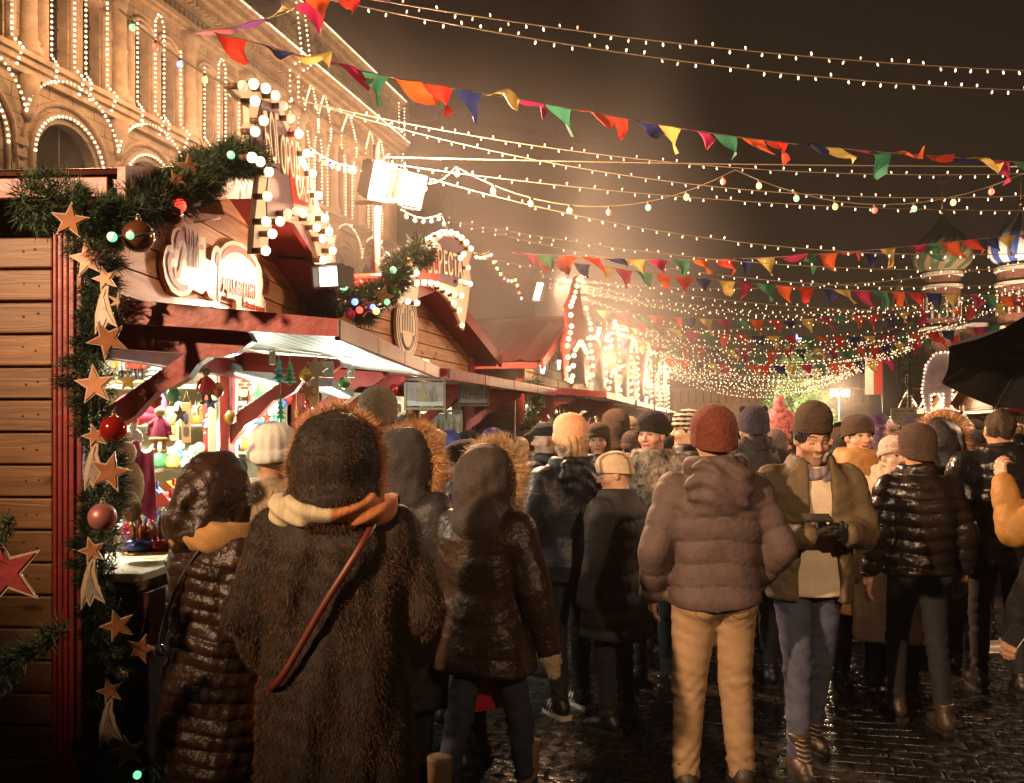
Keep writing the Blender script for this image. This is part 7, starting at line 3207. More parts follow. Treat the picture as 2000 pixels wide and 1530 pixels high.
HSAL = mat('wool_salmon', (.70, .36, .20), .95, var=.15, vs=40, bump=.3, bs=90)
HRST = mat('wool_rust', (.13, .030, .015), .95, var=.3, vs=40, bump=.5, bs=70)
HNVY = wool('navy', (.03, .025, .04))
HPNK = wool('pale_pink', (.62, .42, .36))
HBLU = wool('blue', (.06, .08, .36))
FURL = fur('pale', (.52, .34, .18))
FURB = mat('fur_brown', (.085, .040, .015), .65, var=.85, vs=5, isl=.5)
FURD = fur('dark', (.018, .011, .007))
HOODB = cloth('brown_hood', (.040, .026, .020), bump=.3, bs=50)
FURG = fur('greyish', (.36, .28, .19))
FURT = fur('tawny', (.55, .30, .14))
HAIRB = mat('hair_black', (.014, .010, .008), .65, bump=.8, bs=120, var=.2, vs=40)
HAIRN = mat('hair_brown', (.05, .028, .014), .7, bump=.8, bs=120, var=.25, vs=40)
HAIRF = mat('hair_fair', (.30, .18, .08), .5, var=.2, vs=40)
GLOVEB = mat('glove_black', (.016, .013, .011), .7, bump=.3, bs=120)
MITT = wool('mitten_cream', (.60, .46, .29))
BOOTT = cloth('tan_suede', (.22, .125, .058), bump=.25, bs=90)
BOOTB = mat('boot_brown_leather', (.05, .032, .02), .45, var=.3, vs=12, bump=.3, bs=60)
LACE = mat('laces_tan', (.34, .24, .13), .7)
STRIPE = mat('stripe_white', (.7, .66, .6), .6)
RUBW = mat('rubber_white', (.55, .5, .44), .6)


def painted(name, f, mat_kw):
    m = mat(name, (.5, .5, .5), .9, var=.12, vs=30, bump=.15, bs=140, vcol=True)
    return m, (lambda v: np.concatenate([f(v), np.ones((len(v), 1))], 1))


SC_STRIPE, paint_two = painted('scarf_two_tone', lambda v: np.where((v[:, :1] > .02), np.array([.55, .19, .07]), np.array([.56, .47, .30])) * np.where(np.sin(v[:, :1] * 70) > .55, .8, 1.0), {})
SC_GREY, paint_grey = painted('scarf_striped', lambda v: np.where((np.sin(v[:, :1] * 150) > .2), np.array([.30, .24, .25]), np.array([.17, .14, .17])), {})

up = dict(mat=JNSK)
BLKL = dict(mat=JNSK)


def painted_hat(name, f):
    m = mat(name, (.5, .5, .5), .9, var=.12, vs=30, bump=.5, bs=150, vcol=True)
    PAINT[m.name] = lambda v: np.concatenate([f(v) * np.ones((len(v), 3)), np.ones((len(v), 1))], 1)
    return m


def strap_extra(pts, w, m, name='bag_strap', y0=-.02):
    """a flat strap lying on the back of a coat"""
    def f(ex):
        jv, s = ex['jv'], ex['s']
        q = []
        for x, z in pts:
            dd = np.abs(jv[:, 0] - x) + np.abs(jv[:, 2] - z)
            near = jv[dd < .03]
            y = near[:, 1].min() if len(near) else -.2
            q.append(Vector((x * s, (y + y0) * s, z * s)))
        q = [q[0] + Vector((.02, .10, .05)) * s] + q + [q[-1] + Vector((-.05, .05, -.05)) * s, q[-1] + Vector((-.07, .14, -.09)) * s]
        for _ in range(2):
            q = [q[0]] + [t for i in range(len(q) - 1) for t in (q[i].lerp(q[i + 1], .25), q[i].lerp(q[i + 1], .75))] + [q[-1]]
        mb = MB()
        vs, fs = [], []
        for i, p in enumerate(q):
            t = (q[min(i + 1, len(q) - 1)] - q[max(i - 1, 0)]).normalized()
            n = t.cross(Vector((0, 1, 0))).normalized()
            for a, b in ((-1, 0), (1, 0), (1, -.006), (-1, -.006)):
                vs.append(p + n * w / 2 * a + Vector((0, b, 0)))
        for i in range(len(q) - 1):
            for k in range(4):
                k2 = (k + 1) % 4
                fs.append((i * 4 + k, i * 4 + k2, i * 4 + 4 + k2, i * 4 + 4 + k))
        mb.add(vs, fs, 0, True)
        mb.build(name, m, ex['root'], local=True)
    return f


def mitten(ex, sx):
    w, e, s = ex['wr'][sx], ex['el'][sx], ex['s']
    d = (w - e).normalized()
    cs = [(w - d * .02, w + d * .05, .043, .050), (w + d * .05, w + d * .13, .050, .034), (w + d * .03 + Vector((0, .04, 0)), w + d * .09 + Vector((0, .065, 0)), .022, .018), (w - d * .05, w - d * .02, .052, .050)]
    v, q = cones_mesh(cs, .006, k=.015)
    v = v + (.0016 * np.sin(v[:, 2:3] * 420)) * np.array([1, 1, 0])
    mesh_np('mitten', v * s, q, MITT, ex['root'])


# --- the two at the stall, nearest to the viewer
person(420, 906, 3.35, -42, 'woman in a glossy brown quilted coat with its hood up, at the stall counter',
       dict(mat=BRP, cut='coat', hem=.38, bulk=.035, quilt=(.062, .012, .42), wrinkle=.008, messy=.017, h=.0075), legs=dict(mat=JNSK), head={}, hood=dict(size=1.22, wrinkle=.013, quilt=False, drop=.10), hatz=.02,
       scarf=dict(mat=mat('scarf_ochre', (.50, .27, .09), .85, var=.15, bump=.15, bs=120), z=1.47, r=.05, R=.15, tall=1.3, fold=.004, slope=-.1, ends=[(-.19, .02, 1.46, 1.20, .03)]),
       arms=(((.06, .06, -.27), (-.05, .20, -.08)), ((.05, .04, -.28), (-.06, .2, -.06))), nod=8, turn=-8, extra=strap_extra([(.13, 1.46), (.05, 1.30), (-.06, 1.14), (-.15, 1.02)], .014, DARKCABLE))
person(655, 834, 3.02, 3, 'person in a long dark fur coat and fur hood with a red bag strap',
       dict(mat=FURD, cut='coat', hem=.14, bulk=.046, wrinkle=.009, fur=(110000, .017, FURB, .0013), name='fur_coat'), legs=dict(mat=JNSK), head={}, hatz=.02,
       hood=dict(size=1.24, mat=FURD, quilt=False, wrinkle=.008, drop=.10, fur=(26000, .042, FURT, .0012), furfrom=.02, pelt=(40000, .012, FURB, .0013)),
       scarf=dict(mat=SC_STRIPE, paint=paint_two, z=1.482, r=.045, R=.172, tall=1.15, slope=-.05), arms=(((.10, .0, -.28), (-.02, .16, -.18)), ((.10, .0, -.28), (-.02, .16, -.18))), turn=0,
       extra=strap_extra([(.135, 1.42), (.09, 1.34), (.0, 1.20), (-.08, 1.06), (-.15, .94)], .022, mat('strap_red_leather', (.13, .022, .010), .45), y0=-.03))
person(532, 828, 3.98, -10, 'person in a white ribbed beanie with a shaggy pale fur collar',
       dict(mat=BEIGE, cut='coat', hem=.5, bulk=.04, fur=(7000, .04, FURG, .004)), legs=dict(mat=JNSK), hat=dict(mat=HWHT, ribs=40, ra=.024, top=.175, cuff=.08, wide=1.12, pow=3.0), head={}, arms=('front', 'front'))
person(795, 852, 4.25, -38, 'person with a dark hood deeply edged in tawny fur, beside the fur coat',
       dict(mat=DKN, cut='coat', bulk=.04, hem=.45), legs=dict(mat=JNSK), head={}, hood=dict(size=1.16, quilt=False, mat=CLOTHC, fur=(28000, .060, FURT, .0011), furfrom=.02), hatz=.02, arms=('front', 'front'))
person(738, 756, 4.75, 0, 'tall person in an oat-coloured knitted beanie facing the stall', dict(mat=CLOTHB, cut='coat'), legs=dict(mat=JNSK),
       hat=dict(mat=HGRY, ribs=30, ra=.012, top=.165, cuff=.0, z0=.0, wide=1.06), head={}, arms=('front', 'front'))
person(797, 810, 6.1, 10, 'person in a round dark fur hat before the winter paintings', dict(mat=CLOTHB, cut='coat'), legs=dict(mat=JNSK), hat=dict(kind='fur', mat=FURD, top=.14, name='fur_hat', fur=(3500, .03, FURB, .004) and (3500, .03, FURB)), head={}, hair=dict(mat=HAIRB))
person(838, 832, 5.15, -18, 'person in a slouchy cream beret and mustard quilted jacket', dict(mat=MUS, bulk=.04, quilt=(.10, .012)), legs=dict(mat=JNSK),
       hat=dict(kind='beret', mat=HCRM, name='beret', top=.15, ribs=12, ra=.02), head={}, hair=dict(mat=HAIRB, long=.16), arms=('front', 'front'), tilt=-6)
person(912, 850, 4.5, 62, 'woman in profile with a black knitted hat, looking back over her shoulder', dict(mat=DKN, bulk=.03, cut='coat', hem=.5, stand=1), legs=dict(mat=JNSK),
       hat=dict(mat=HBLK, ribs=40, ra=.01, top=.16, cuff=.03, z0=.02, puff=.12, slouch=.02, wide=1.06), head=dict(skin=(.58, .37, .27), lip=(.45, .10, .09)), turn=38, hair=dict(mat=HAIRB), hatz=.045)
person(950, 892, 3.92, -34, 'woman in a dark parka with pale fur round the hood and cream mittens, walking',
       dict(mat=DKB, bulk=.035, hem=.72, cut='coat', wrinkle=.006, quilt=(.16, .004)), legs=dict(mat=JNS), head={}, hood=dict(size=1.14, quilt=False, fur=(34000, .062, FURL, .0010), furfrom=.03, mat=HOODB), hatz=.0,
       arms=(((.07, .02, -.28), (-.02, .18, -.16)), ((.11, -.03, -.27), (.05, .03, -.26))), hands=(None, None), stance=(-.20, .16), feet=[(-.10, -.22), (.12, .20)],
       shoes=dict(mat=BOOTT, top=.34, bulk=.012, name='boot'),
       extra=lambda ex: mitten(ex, 1))

person(876, 836, 6.3, -5, 'person in a dark blue bobble-knit hat at the paintings', dict(mat=CLOTHC), legs=BLKL, hat=dict(mat=HBLU, ribs=20, top=.15), head={}, hair=dict(mat=HAIRN))
person(916, 832, 6.6, 20, 'man in a flat dark peaked cap by the paintings', dict(mat=CLOTHB, cut='coat'), legs=BLKL, hat=dict(kind='cap', mat=HBLK, name='cap', top=.135), head={}, hair=dict(mat=HAIRN))
person(962, 832, 7.2, 10, 'person in a shiny violet-blue hat next to the plank end wall', dict(mat=BLUC, bulk=.03), legs=BLKL, hat=dict(mat=nylon('violet_blue', (.16, .13, .45), .3), top=.15, cuff=.1), head={}, hood=dict(size=.95, quilt=False, mat=CLOTHC) and None, hair=dict(mat=HAIRN))
person(1072, 816, 6.1, 55, 'man in a black cap, in profile by the small fir', dict(mat=DKN, bulk=.03, stand=1), legs=BLKL, hat=dict(kind='cap', mat=HBLK, name='cap', top=.14), head=dict(stubble=.3), turn=20)
person(1114, 808, 5.35, 28, 'person in a salmon beanie and dark hooded jacket, three-striped trainers', dict(mat=NVY, bulk=.035, hem=.80, hood='down', wrinkle=.006), legs=dict(mat=JNSK),
       hat=dict(mat=HSAL, top=.20, ribs=34, ra=.006, cuff=.06, pow=3.2, puff=.02, wide=1.1), head=dict(), hair=dict(mat=HAIRF, long=.13), arms=(((.06, .05, -.27), (-.02, .24, .02)), ((.05, .02, -.28), (-.12, .22, .0))), hands=(dict(n=(1, 0, 0), t=(0, 0, 1), curl=.6), None),
       feet=[(-.11, -.05), (.11, .06)], shoes=dict(mat=SHOE, stripes=STRIPE, sole=RUBW, name='trainer', top=.12), hatz=.06)
person(1205, 877, 5.05, 48, 'girl in a cream hat with brown bands, leaning close to the salmon beanie', dict(mat=CLOTHB, cut='coat', hem=.60, bulk=.035, quilt=(.11, .009)), legs=dict(mat=JNSK),
       hat=dict(mat=painted_hat('hat_banded', lambda v: np.where(np.abs(np.sin(v[:, :1] * 42 + 1.1)) > .93, np.array([.26, .15, .08]), np.array([.60, .47, .32]))), paint=1, ribs=0, top=.16, cuff=.02, wide=1.08), head=dict(), turn=40, nod=10, tilt=6, arms=('down', 'down'))
person(1168, 823, 6.9, 172, 'woman in a dark beanie smiling towards the viewer', dict(mat=DKB, bulk=.03), legs=BLKL, hat=dict(mat=HBRN, ribs=26, top=.155, wide=1.05), head=dict(skin=(.55, .31, .21), smile=.15), hair=dict(mat=HAIRN, side=.10))
person(1275, 802, 5.9, 150, 'man in a black beanie with a pied black and white fur jacket', dict(mat=CAMO, bulk=.05, hem=.72, cut='coat', fur=(6000, .03, CAMO, .006)), legs=BLKL, hat=dict(mat=HBLK, ribs=36, top=.165, cuff=.02, puff=.06, wide=1.06), head=dict(skin=(.55, .31, .22), stubble=.15), nod=4, turn=-8)
person(1201, 804, 8.6, 10, 'person in a plain brown hood in front of the far stalls', dict(mat=HBRN, bulk=.04), legs=BLKL, head={}, hood=dict(size=1.1, quilt=False), hatz=.02)
person(1312, 806, 7.6, -70, 'dark-haired man in profile behind the pied fur jacket', dict(mat=CLOTHB), legs=BLKL, head=dict(), hair=dict(mat=HAIRB), hatz=.0, turn=-10)
person(1345, 800, 6.6, 88, 'woman in a black and white striped beanie, in profile', dict(mat=DKN, bulk=.03), legs=BLKL, hat=dict(mat=painted_hat('hat_striped', lambda v: np.where(np.sin(v[:, 2:3] * 190) > 0, np.array([.018, .014, .013]), np.array([.62, .52, .40]))), paint=1, top=.165, wide=1.05), head=dict(skin=(.62, .40, .28)), hair=dict(mat=HAIRN))


def khaki_pockets(o, s):
    co = np.empty(len(o.data.vertices) * 3, np.float32)
    o.data.vertices.foreach_get('co', co)
    co = co.reshape(-1, 3) / s

    def back(x, z):
        d2 = (co[:, 0] - x) ** 2 + (co[:, 2] - z) ** 2 + 9 * (co[:, 1] > .0)
        k = np.argsort(d2)[:4]
        return Vector((x, float(co[k, 1].mean()) - .0015, z)) * s
    for sx in (-1, 1):
        mb = MB()
        c_ = [(.04, .925), (.125, .93), (.122, .84), (.08, .815), (.04, .84), (.04, .925)]
        pts = [back(sx * (a[0] + (b[0] - a[0]) * t), a[1] + (b[1] - a[1]) * t) for a, b in zip(c_[:-1], c_[1:]) for t in np.linspace(0, 1, 7)[:-1]]
        mb.tube(pts, .0018 * s, 4)
        mb.build('pocket_seam', mat('khaki_stitch', (.17, .09, .03), .8), o, local=True)
    mb = MB()
    mb.tube([back(.012 * math.sin(z * 9), z) for z in np.linspace(.80, .985, 12)], .0022 * s, 4)
    mb.build('seat_seam', mat('khaki_stitch', (.17, .09, .03), .8), o, local=True)
    for sx in (-1, 1):
        mb = MB()
        mb.ball(back(sx * .08, .915), .006 * s, 8)
        mb.build('button', mat('brass_button', (.5, .35, .15), .3, metal=.8), o, local=True)


person(1394, 793, 4.2, 4, 'man in khaki trousers, mauve quilted jacket and rust beanie', dict(mat=PLP, bulk=.032, hem=.868, quilt=(.105, .0105, .30), hood='down', wrinkle=.0032, h=.0075),
       legs=dict(mat=KHK, bulk=.022, details=khaki_pockets), hat=dict(mat=HRST, ribs=40, ra=.008, top=.175, cuff=.02, z0=-.02, puff=.05, wide=1.16), head={}, arms=(((.10, -.04, -.28), (-.02, .12, -.22)), ((.11, -.06, -.28), (-.08, .16, -.19))),
       hands=(dict(n=(1, 0, 0), t=(0, 1, 0), curl=.5), None), feet=[(-.135, .0), (.135, .02)], shoes=dict(mat=BOOTB, name='shoe'), hatz=.035)
person(1472, 794, 5.9, 0, 'person in a navy beanie with two small ears and a black coat', dict(mat=CLOTHB, bulk=.045), legs=BLKL, hat=dict(mat=HNVY, top=.17, ears=1, cuff=.03, wide=1.06, ribs=30), head={}, scarf=dict(mat=CLOTHB, r=.05))
person(1512, 834, 6.9, 12, 'adult in a speckled grey cap carrying the child in pink', dict(mat=CLOTHC, bulk=.03), legs=BLKL, hat=dict(mat=wool('speckled', (.12, .085, .075)), top=.15), head={})
person(1522, 780, 7.05, -20, 'small child in a pink spotted hooded suit, held up in the crowd', dict(mat=PINKC, bulk=.05, quilt=(.10, .010)), legs=dict(mat=PINKC, bulk=.02), head=dict(), hood=dict(size=1.0, quilt=False, drop=.1), H=.66, z0=1.27, arms=('front', 'front'), hatz=.0)

# --- the man reading his phone
person(1578, 792, 4.62, 180, 'smiling man in an olive jacket looking down at his phone', dict(mat=OLV, bulk=.035, hem=.80, quilt=(.155, .008, .28), open=.055, shirt=SHIRT, stand=1, wrinkle=.007),
       legs=dict(mat=JNSB, bulk=.004), hat=dict(mat=HBRN, ribs=48, ra=.008, top=.20, cuff=.03, pow=2.4, z0=.036, wide=1.0), head=dict(skin=(.54, .31, .20), stubble=.42, smile=.30, down=1, lip=(.36, .11, .09)), nod=17, turn=4,
       scarf=dict(mat=SC_GREY, paint=paint_grey, z=1.455, r=.030, R=.092, tall=1.3, ends=[(.005, .135, 1.45, 1.12, .042)]), hair=dict(mat=HAIRB),
       arms=(((.06, .04, -.27), (-.15, .22, .02)), ((.07, .04, -.27), (-.15, .22, .02))), hands=(dict(d=(.92, .35, .1), n=(0, -.3, .95), t=(0, .9, .3), curl=.75), dict(d=(-.92, .35, .1), n=(0, -.3, .95), t=(0, .9, .3), curl=.75)), gloves=GLOVEB,
       feet=[(-.06, -.12), (.12, .24)], shoes=dict(mat=BOOTB, top=.20, name='boot', laces=LACE, bulk=.004), bend=(-.02, .02), lean=(0, .03))


def phone():
    c = P(1596, 1012, 4.22)
    root = thing('phone', 'slim dark phone held in both gloved hands', 'phone', c)
    M = Matrix.Translation(c) @ Matrix.Rotation(math.radians(24), 4, 'X')
    mb = MB()
    mb.box((0, 0, 0), (.135, .07, .009), M)
    mb.build('case', BLACKP, root, bev=.003)
    mb = MB()
    mb.box((0, 0, .0055), (.122, .062, .002), M)
    mb.build('screen', mat('phone_screen', (.05, .04, .035), .1, var=0), root)


phone()
person(1676, 807, 5.9, 176, 'woman in an ochre hooded down coat and brown beanie, facing the viewer', dict(mat=OCH, bulk=.055, cut='coat', hem=.5, quilt=(.13, .012), hood='down', stand=1), legs=BLKL,
       hat=dict(mat=HBRN, ribs=30, top=.155, cuff=.03, wide=1.08), head=dict(skin=(.60, .36, .24), lip=(.40, .15, .12)), turn=12, scarf=dict(mat=CLOTHC, z=1.46, r=.035, R=.11, slope=-.3), hair=dict(mat=HAIRN))
person(1716, 816, 7.4, -40, 'person in a purple hooded raincoat behind the ochre coat', dict(mat=PURC, bulk=.03), legs=BLKL, head=dict(), hood=dict(size=1.12, quilt=False), hatz=.02)
person(1748, 836, 5.6, 165, 'girl in a pale pink bobble hat and cream coat', dict(mat=CREAMC, bulk=.03, cut='coat'), legs=BLKL, hat=dict(mat=HPNK, ribs=26, ra=.014, top=.15, cuff=.08, pom=.05, wide=1.06), head=dict(skin=(.62, .42, .32)), turn=20, scarf=dict(mat=HCRM, r=.05, z=1.5), hatz=.06)
person(1792, 826, 5.15, 4, 'man in a shiny black quilted leather jacket and dark beanie, seen from behind', dict(mat=LTH, bulk=.026, hem=.885, quilt=(.078, .013, .42), stand=1, wrinkle=.004, h=.009), legs=dict(mat=JNSK),
       hat=dict(mat=HBRN, ribs=60, ra=.006, top=.165, cuff=.0, z0=-.035, pow=3.4, wide=1.12), head=dict(skin=(.5, .28, .18)), arms=(((.07, -.02, -.28), (.02, .06, -.25)), ((.09, -.04, -.28), (.03, .08, -.25))), hands=(dict(curl=.7), dict(curl=.7)),
       feet=[(-.08, .10), (.07, -.16)], shoes=dict(mat=BOOTB, top=.17), hatz=.03)
person(1838, 826, 6.3, -30, 'person whose dark hood has a wide tawny fur edge, behind the leather jacket', dict(mat=DKN, bulk=.04, cut='coat'), legs=BLKL, head={}, hood=dict(size=1.15, quilt=False, fur=(4500, .075, FURT, .004), furfrom=.02), hatz=.02)
person(1864, 828, 6.9, 0, 'person in a round black knitted cap with long hair', dict(mat=CLOTHB), legs=BLKL, hat=dict(mat=HBLK, top=.15, wide=1.1, cuff=0), head={}, hair=dict(mat=HAIRN, long=.2))
person(1952, 800, 5.75, -6, 'man in a glossy black down jacket sheltering under the umbrella', dict(mat=SHN, bulk=.06, hem=.80, quilt=(.125, .014), stand=1), legs=dict(mat=JNSK), head=dict(), hair=dict(mat=HAIRN), arms=(((.07, -.02, -.28), (.0, .1, -.25)), 'up'), hands=(None, dict(d=(0, .1, 1), n=(0, 1, 0), t=(1, 0, 0), curl=1.3)), hatz=.0,
       feet=[(-.10, .05), (.10, -.05)])
person(2122, 830, 4.55, 10, 'person in a mustard padded jacket with an arm raised, cut by the frame', dict(mat=MUS, bulk=.04, quilt=(.14, .010)), legs=BLKL, head=dict(), hair=dict(mat=HAIRN, long=.1), arms=(((.16, .10, -.20), (-.02, .10, .25)), 'down'), hands=(dict(curl=.9, n=(1, 0, 0), t=(0, 1, 0)), None))
person(2122, 858, 3.75, 25, 'person in a black field jacket holding a small phone, cut by the frame', dict(mat=DKN, bulk=.045, hem=.82, wrinkle=.008), legs=BLKL, head=dict(), hat=dict(mat=HBLK), arms=(((.10, .02, -.27), (-.03, .14, -.22)), ((.06, .02, -.27), (-.10, .20, -.16))), hands=(dict(d=(.1, .35, -.9), n=(.9, .2, 0), t=(.1, .9, .3), curl=.55), dict(d=(-.5, .6, -.5), n=(0, -.3, .9), t=(-.5, .5, .6), curl=.5)))


def held_phone():
    c = P(1984, 1240, 3.55)
    root = thing('phone', 'small white-edged phone held low at the right', 'phone', c)
    M = Matrix.Translation(c) @ Euler((.5, -.5, .6)).to_matrix().to_4x4()
    mb = MB()
    mb.box((0, 0, 0), (.12, .06, .009), M)
    mb.build('case', BLACKP, root, bev=.003)
    mb = MB()
    mb.box((0, -.0315, 0), (.118, .002, .007), M)
    mb.build('edge', STRIPE, root)


held_phone()


def umbrella():
    """a black umbrella leaning to the left, eight ribs, cloth sagging between them"""
    hub = P(2060, 640, 5.72)
    hand = P(2078, 905, 5.38)
    ax = (hub - hand).normalized()
    root = thing('umbrella', 'large open black umbrella held over the crowd', 'umbrella', hub)
    x = ax.cross(Vector((0, 1, 0))).normalized()
    y = ax.cross(x)
    R, D = .69, .27
    tips = 8
    n, m = 64, 12
    CLB = mat('umbrella_cloth', (.012, .010, .009), .6, var=.15, vs=12, bump=.15, bs=60, transl=.03)
    vs, fs = [], []

    def pt(r, a):
        k = (a * tips / (2 * PI)) % 1
        sag = (1 - (2 * k - 1) ** 2)
        rr = R * r * (1 - .10 * sag * r)
        h = -D * r ** 1.8 - .055 * sag * r * (1.2 - r) * 2
        return hub + x * rr * math.cos(a) + y * rr * math.sin(a) + ax * h
    for i in range(m + 1):
        for k in range(n):
            vs.append(pt(i / m, 2 * PI * k / n))
    for i in range(m):
        for k in range(n):
            k2 = (k + 1) % n
            fs.append((i * n + k, i * n + k2, (i + 1) * n + k2, (i + 1) * n + k))
    mb = MB()
    mb.add(vs, fs, 0, True)
    o = mb.build('canopy', CLB, root)
    for k in range(tips):
        a = 2 * PI * k / tips
        mb = MB()
        mb.tube([pt(r, a) - ax * .008 for r in np.linspace(.02, 1.0, 10)] + [pt(1.0, a) + (pt(1, a) - pt(.9, a)) * .35], .0035, 5)
        mb.tube([pt(.5, a) - ax * .008, hub - ax * .32], .0025, 4)
        mb.build('rib', GREYM, root)
    mb = MB()
    mb.tube([hub + ax * .07, hub - ax * .95], .006, 6)
    mb.build('shaft', GREYM, root)
    mb = MB()
    mb.tube([hub - ax * .92, hub - ax * 1.06], .016, 8)
    mb.build('handle', BLACKP, root)


umbrella()


def bags():
    c = P(948, 1340, 4.05)
    root = thing('shopping_bag', 'red paper bag hanging at the walking woman\'s side', 'bag', c)
    mb = MB()
    M = Matrix.Translation(c) @ Matrix.Rotation(.5, 4, 'Z')
    mb.prism([(-.07, -.10), (.07, -.10), (.085, .08), (-.06, .10)], -.03, .03, M @ Matrix.Rotation(PI / 2, 4, 'X'))
    mb.build('bag', mat('bag_red', (.34, .012, .03), .5, bump=.3, bs=20), root, bev=.006)
    mb = MB()
    mb.tube([M @ Vector((-.04, 0, .09)), M @ Vector((-.02, 0, .2)), M @ Vector((.03, 0, .2)), M @ Vector((.05, 0, .08))], .004, 5)
    mb.build('handles', DARKCABLE, root)
    c = P(526, 1395, 3.25)
    root = thing('shopping_bag', 'narrow orange bag hanging between the quilted coat and the fur coat', 'bag', c)
    mb = MB()
    M = Matrix.Translation(c)
    mb.prism([(-.025, -.09), (.02, -.11), (.03, .10), (-.01, .12)], -.05, .05, M @ Matrix.Rotation(PI / 2, 4, 'X'))
    mb.build('bag', mat('bag_orange', (.50, .13, .03), .6, bump=.3, bs=20), root, bev=.006)
    mb = MB()
    mb.tube([c + Vector((0, 0, .11)), c + Vector((.01, 0, .30))], .004, 5)
    mb.build('handles', DARKCABLE, root)


bags()

# --- farther faces in the crowd
far = [
    (1705, 818, 10.5, 178, 'dark-haired man facing the viewer under the arched sign', CLOTHB, None, HAIRB),
    (1735, 838, 11.5, 190, 'fair-haired person beyond the pink bobble hat', OCH, None, HAIRF),
    (1722, 845, 9.2, 20, 'person in a low black cap near the purple raincoat', CLOTHB, HBLK, None),
    (1786, 806, 9.0, 15, 'person in a navy cap below the white notice', CLOTHC, HNVY, None),
    (1822, 808, 9.6, 5, 'person in a tan fur cap behind the fur hood', BEIGE, HCRM, None),
    (1884, 812, 8.4, 170, 'man with fair hair seen beside the umbrella edge', CLOTHB, None, HAIRF),
    (1905, 818, 8.8, -20, 'person in a dark beanie under the umbrella rim', DKN, HBLK, None),
    (1642, 832, 9.6, 10, 'person with a dark hood between the phone man and the ochre coat', CLOTHC, HBRN, None),
    (1228, 832, 10.0, 30, 'person in a dark blue hood at the far stall', NVY, HNVY, None),
    (1148, 842, 8.6, 60, 'person in a black hat behind the salmon beanie', CLOTHB, HBLK, None),
    (1030, 838, 8.0, 10, 'person in a brown cap beside the second hut', CLOTHC, HBRN, None),
    (1430, 838, 10.5, 0, 'person half hidden behind the rust beanie', CLOTHB, HBLK, None),
    (1260, 842, 12, 30, 'shopper in a red hat at the far canopies', DKB, wool('red', (.35, .03, .02)), None),
    (1235, 850, 14, 40, 'shopper in a white hat at the far canopies', CLOTHC, HWHT, None),
    (1300, 842, 13, 10, 'shopper in a grey hat below the smallest marquee', CLOTHB, HGRY, None),
    (1620, 838, 14, 190, 'stroller in a dark coat under the glaring floodlights', CLOTHB, HBRN, None),
    (1690, 842, 15, 180, 'stroller in a pale hat below the red and white banner', BEIGE, HCRM, None),
    (1760, 842, 13, 0, 'stroller in a black hat just under the notice', DKN, HBLK, None),
    (1800, 842, 15, 175, 'stroller in an orange hat beyond the leather jacket', OCH, HSAL, None),
    (1850, 846, 17, 10, 'stroller in a grey hat far under the arched sign', CLOTHC, HGRY, None),
    (1660, 845, 19, 10, 'tiny stroller in a dark hat near the twin floodlights', CLOTHB, HBLK, None),
    (1540, 842, 12, 10, 'stroller in a dark cap in front of the christmas tree', CLOTHC, HBRN, None),
    (1500, 842, 16, 0, 'stroller in a black cap before the brick wall', CLOTHB, HBLK, None),
    (1560, 845, 20, 170, 'tiny stroller facing the viewer before the christmas tree', BEIGE, HBLK, None),
    (1345, 843, 17, 0, 'tiny stroller below the end of the brick wall', CLOTHB, HNVY, None),
    (1600, 846, 24, 0, 'tiny stroller deep in the crowd', CLOTHB, HBLK, None),
    (1730, 846, 22, 180, 'tiny stroller deep in the crowd under the garlanded post', CLOTHC, HBRN, None),
    (1780, 846, 25, 0, 'tiny stroller at the far right stalls', CLOTHB, HGRY, None),
]
for px, top, d, yaw, lb, jm, hm, hr in far:
    person(px, top, d, yaw, lb, dict(mat=jm, bulk=.035), legs=BLKL, hat=dict(mat=hm, top=.155, wide=1.05) if hm else None, head={}, hair=dict(mat=hr or HAIRN))
mid = [
    (985, 842, 6.9, 15, 'shopper in a black knit hat between the parka fur and the small fir', CLOTHB, HBLK),
    (1012, 852, 7.6, -20, 'shopper in a pale knit hat near the plank end wall', BEIGE, HCRM),
    (700, 838, 6.4, -10, 'shopper in a grey hat deep at the stall counter', CLOTHC, HGRY),
    (1240, 838, 6.7, 20, 'shopper in a dark brown hat and coat left of the pied fur jacket', DKB, HBRN),
    (1302, 846, 7.0, -15, 'shopper in a charcoal coat just behind the pied fur jacket', CLOTHC, HBLK),
    (1412, 842, 7.2, 8, 'shopper in a black coat between the rust and navy beanies', CLOTHB, HNVY),
    (1648, 846, 7.4, 160, 'stroller in a black coat and hat left of the ochre coat', DKN, HBLK),
    (1756, 840, 7.8, -10, 'stroller in a navy jacket just left of the leather jacket', NVY, HNVY),
    (1826, 846, 8.2, 20, 'stroller in a brown jacket right of the tawny fur edge', DKB, HBRN),
    (1908, 838, 7.2, 8, 'stroller in a black jacket beside the umbrella holder', CLOTHB, HBLK),
]
for px, top, d, yaw, lb, jm, hm in mid:
    person(px, top, d, yaw, lb, dict(mat=jm, bulk=.045, cut='coat'), legs=BLKL, hat=dict(mat=hm, top=.16, wide=1.06, ribs=28), head={}, hair=dict(mat=HAIRN), arms=('front', 'down'), turn=(px * 7) % 40 - 20, nod=px % 11)
RF = random.Random(9)
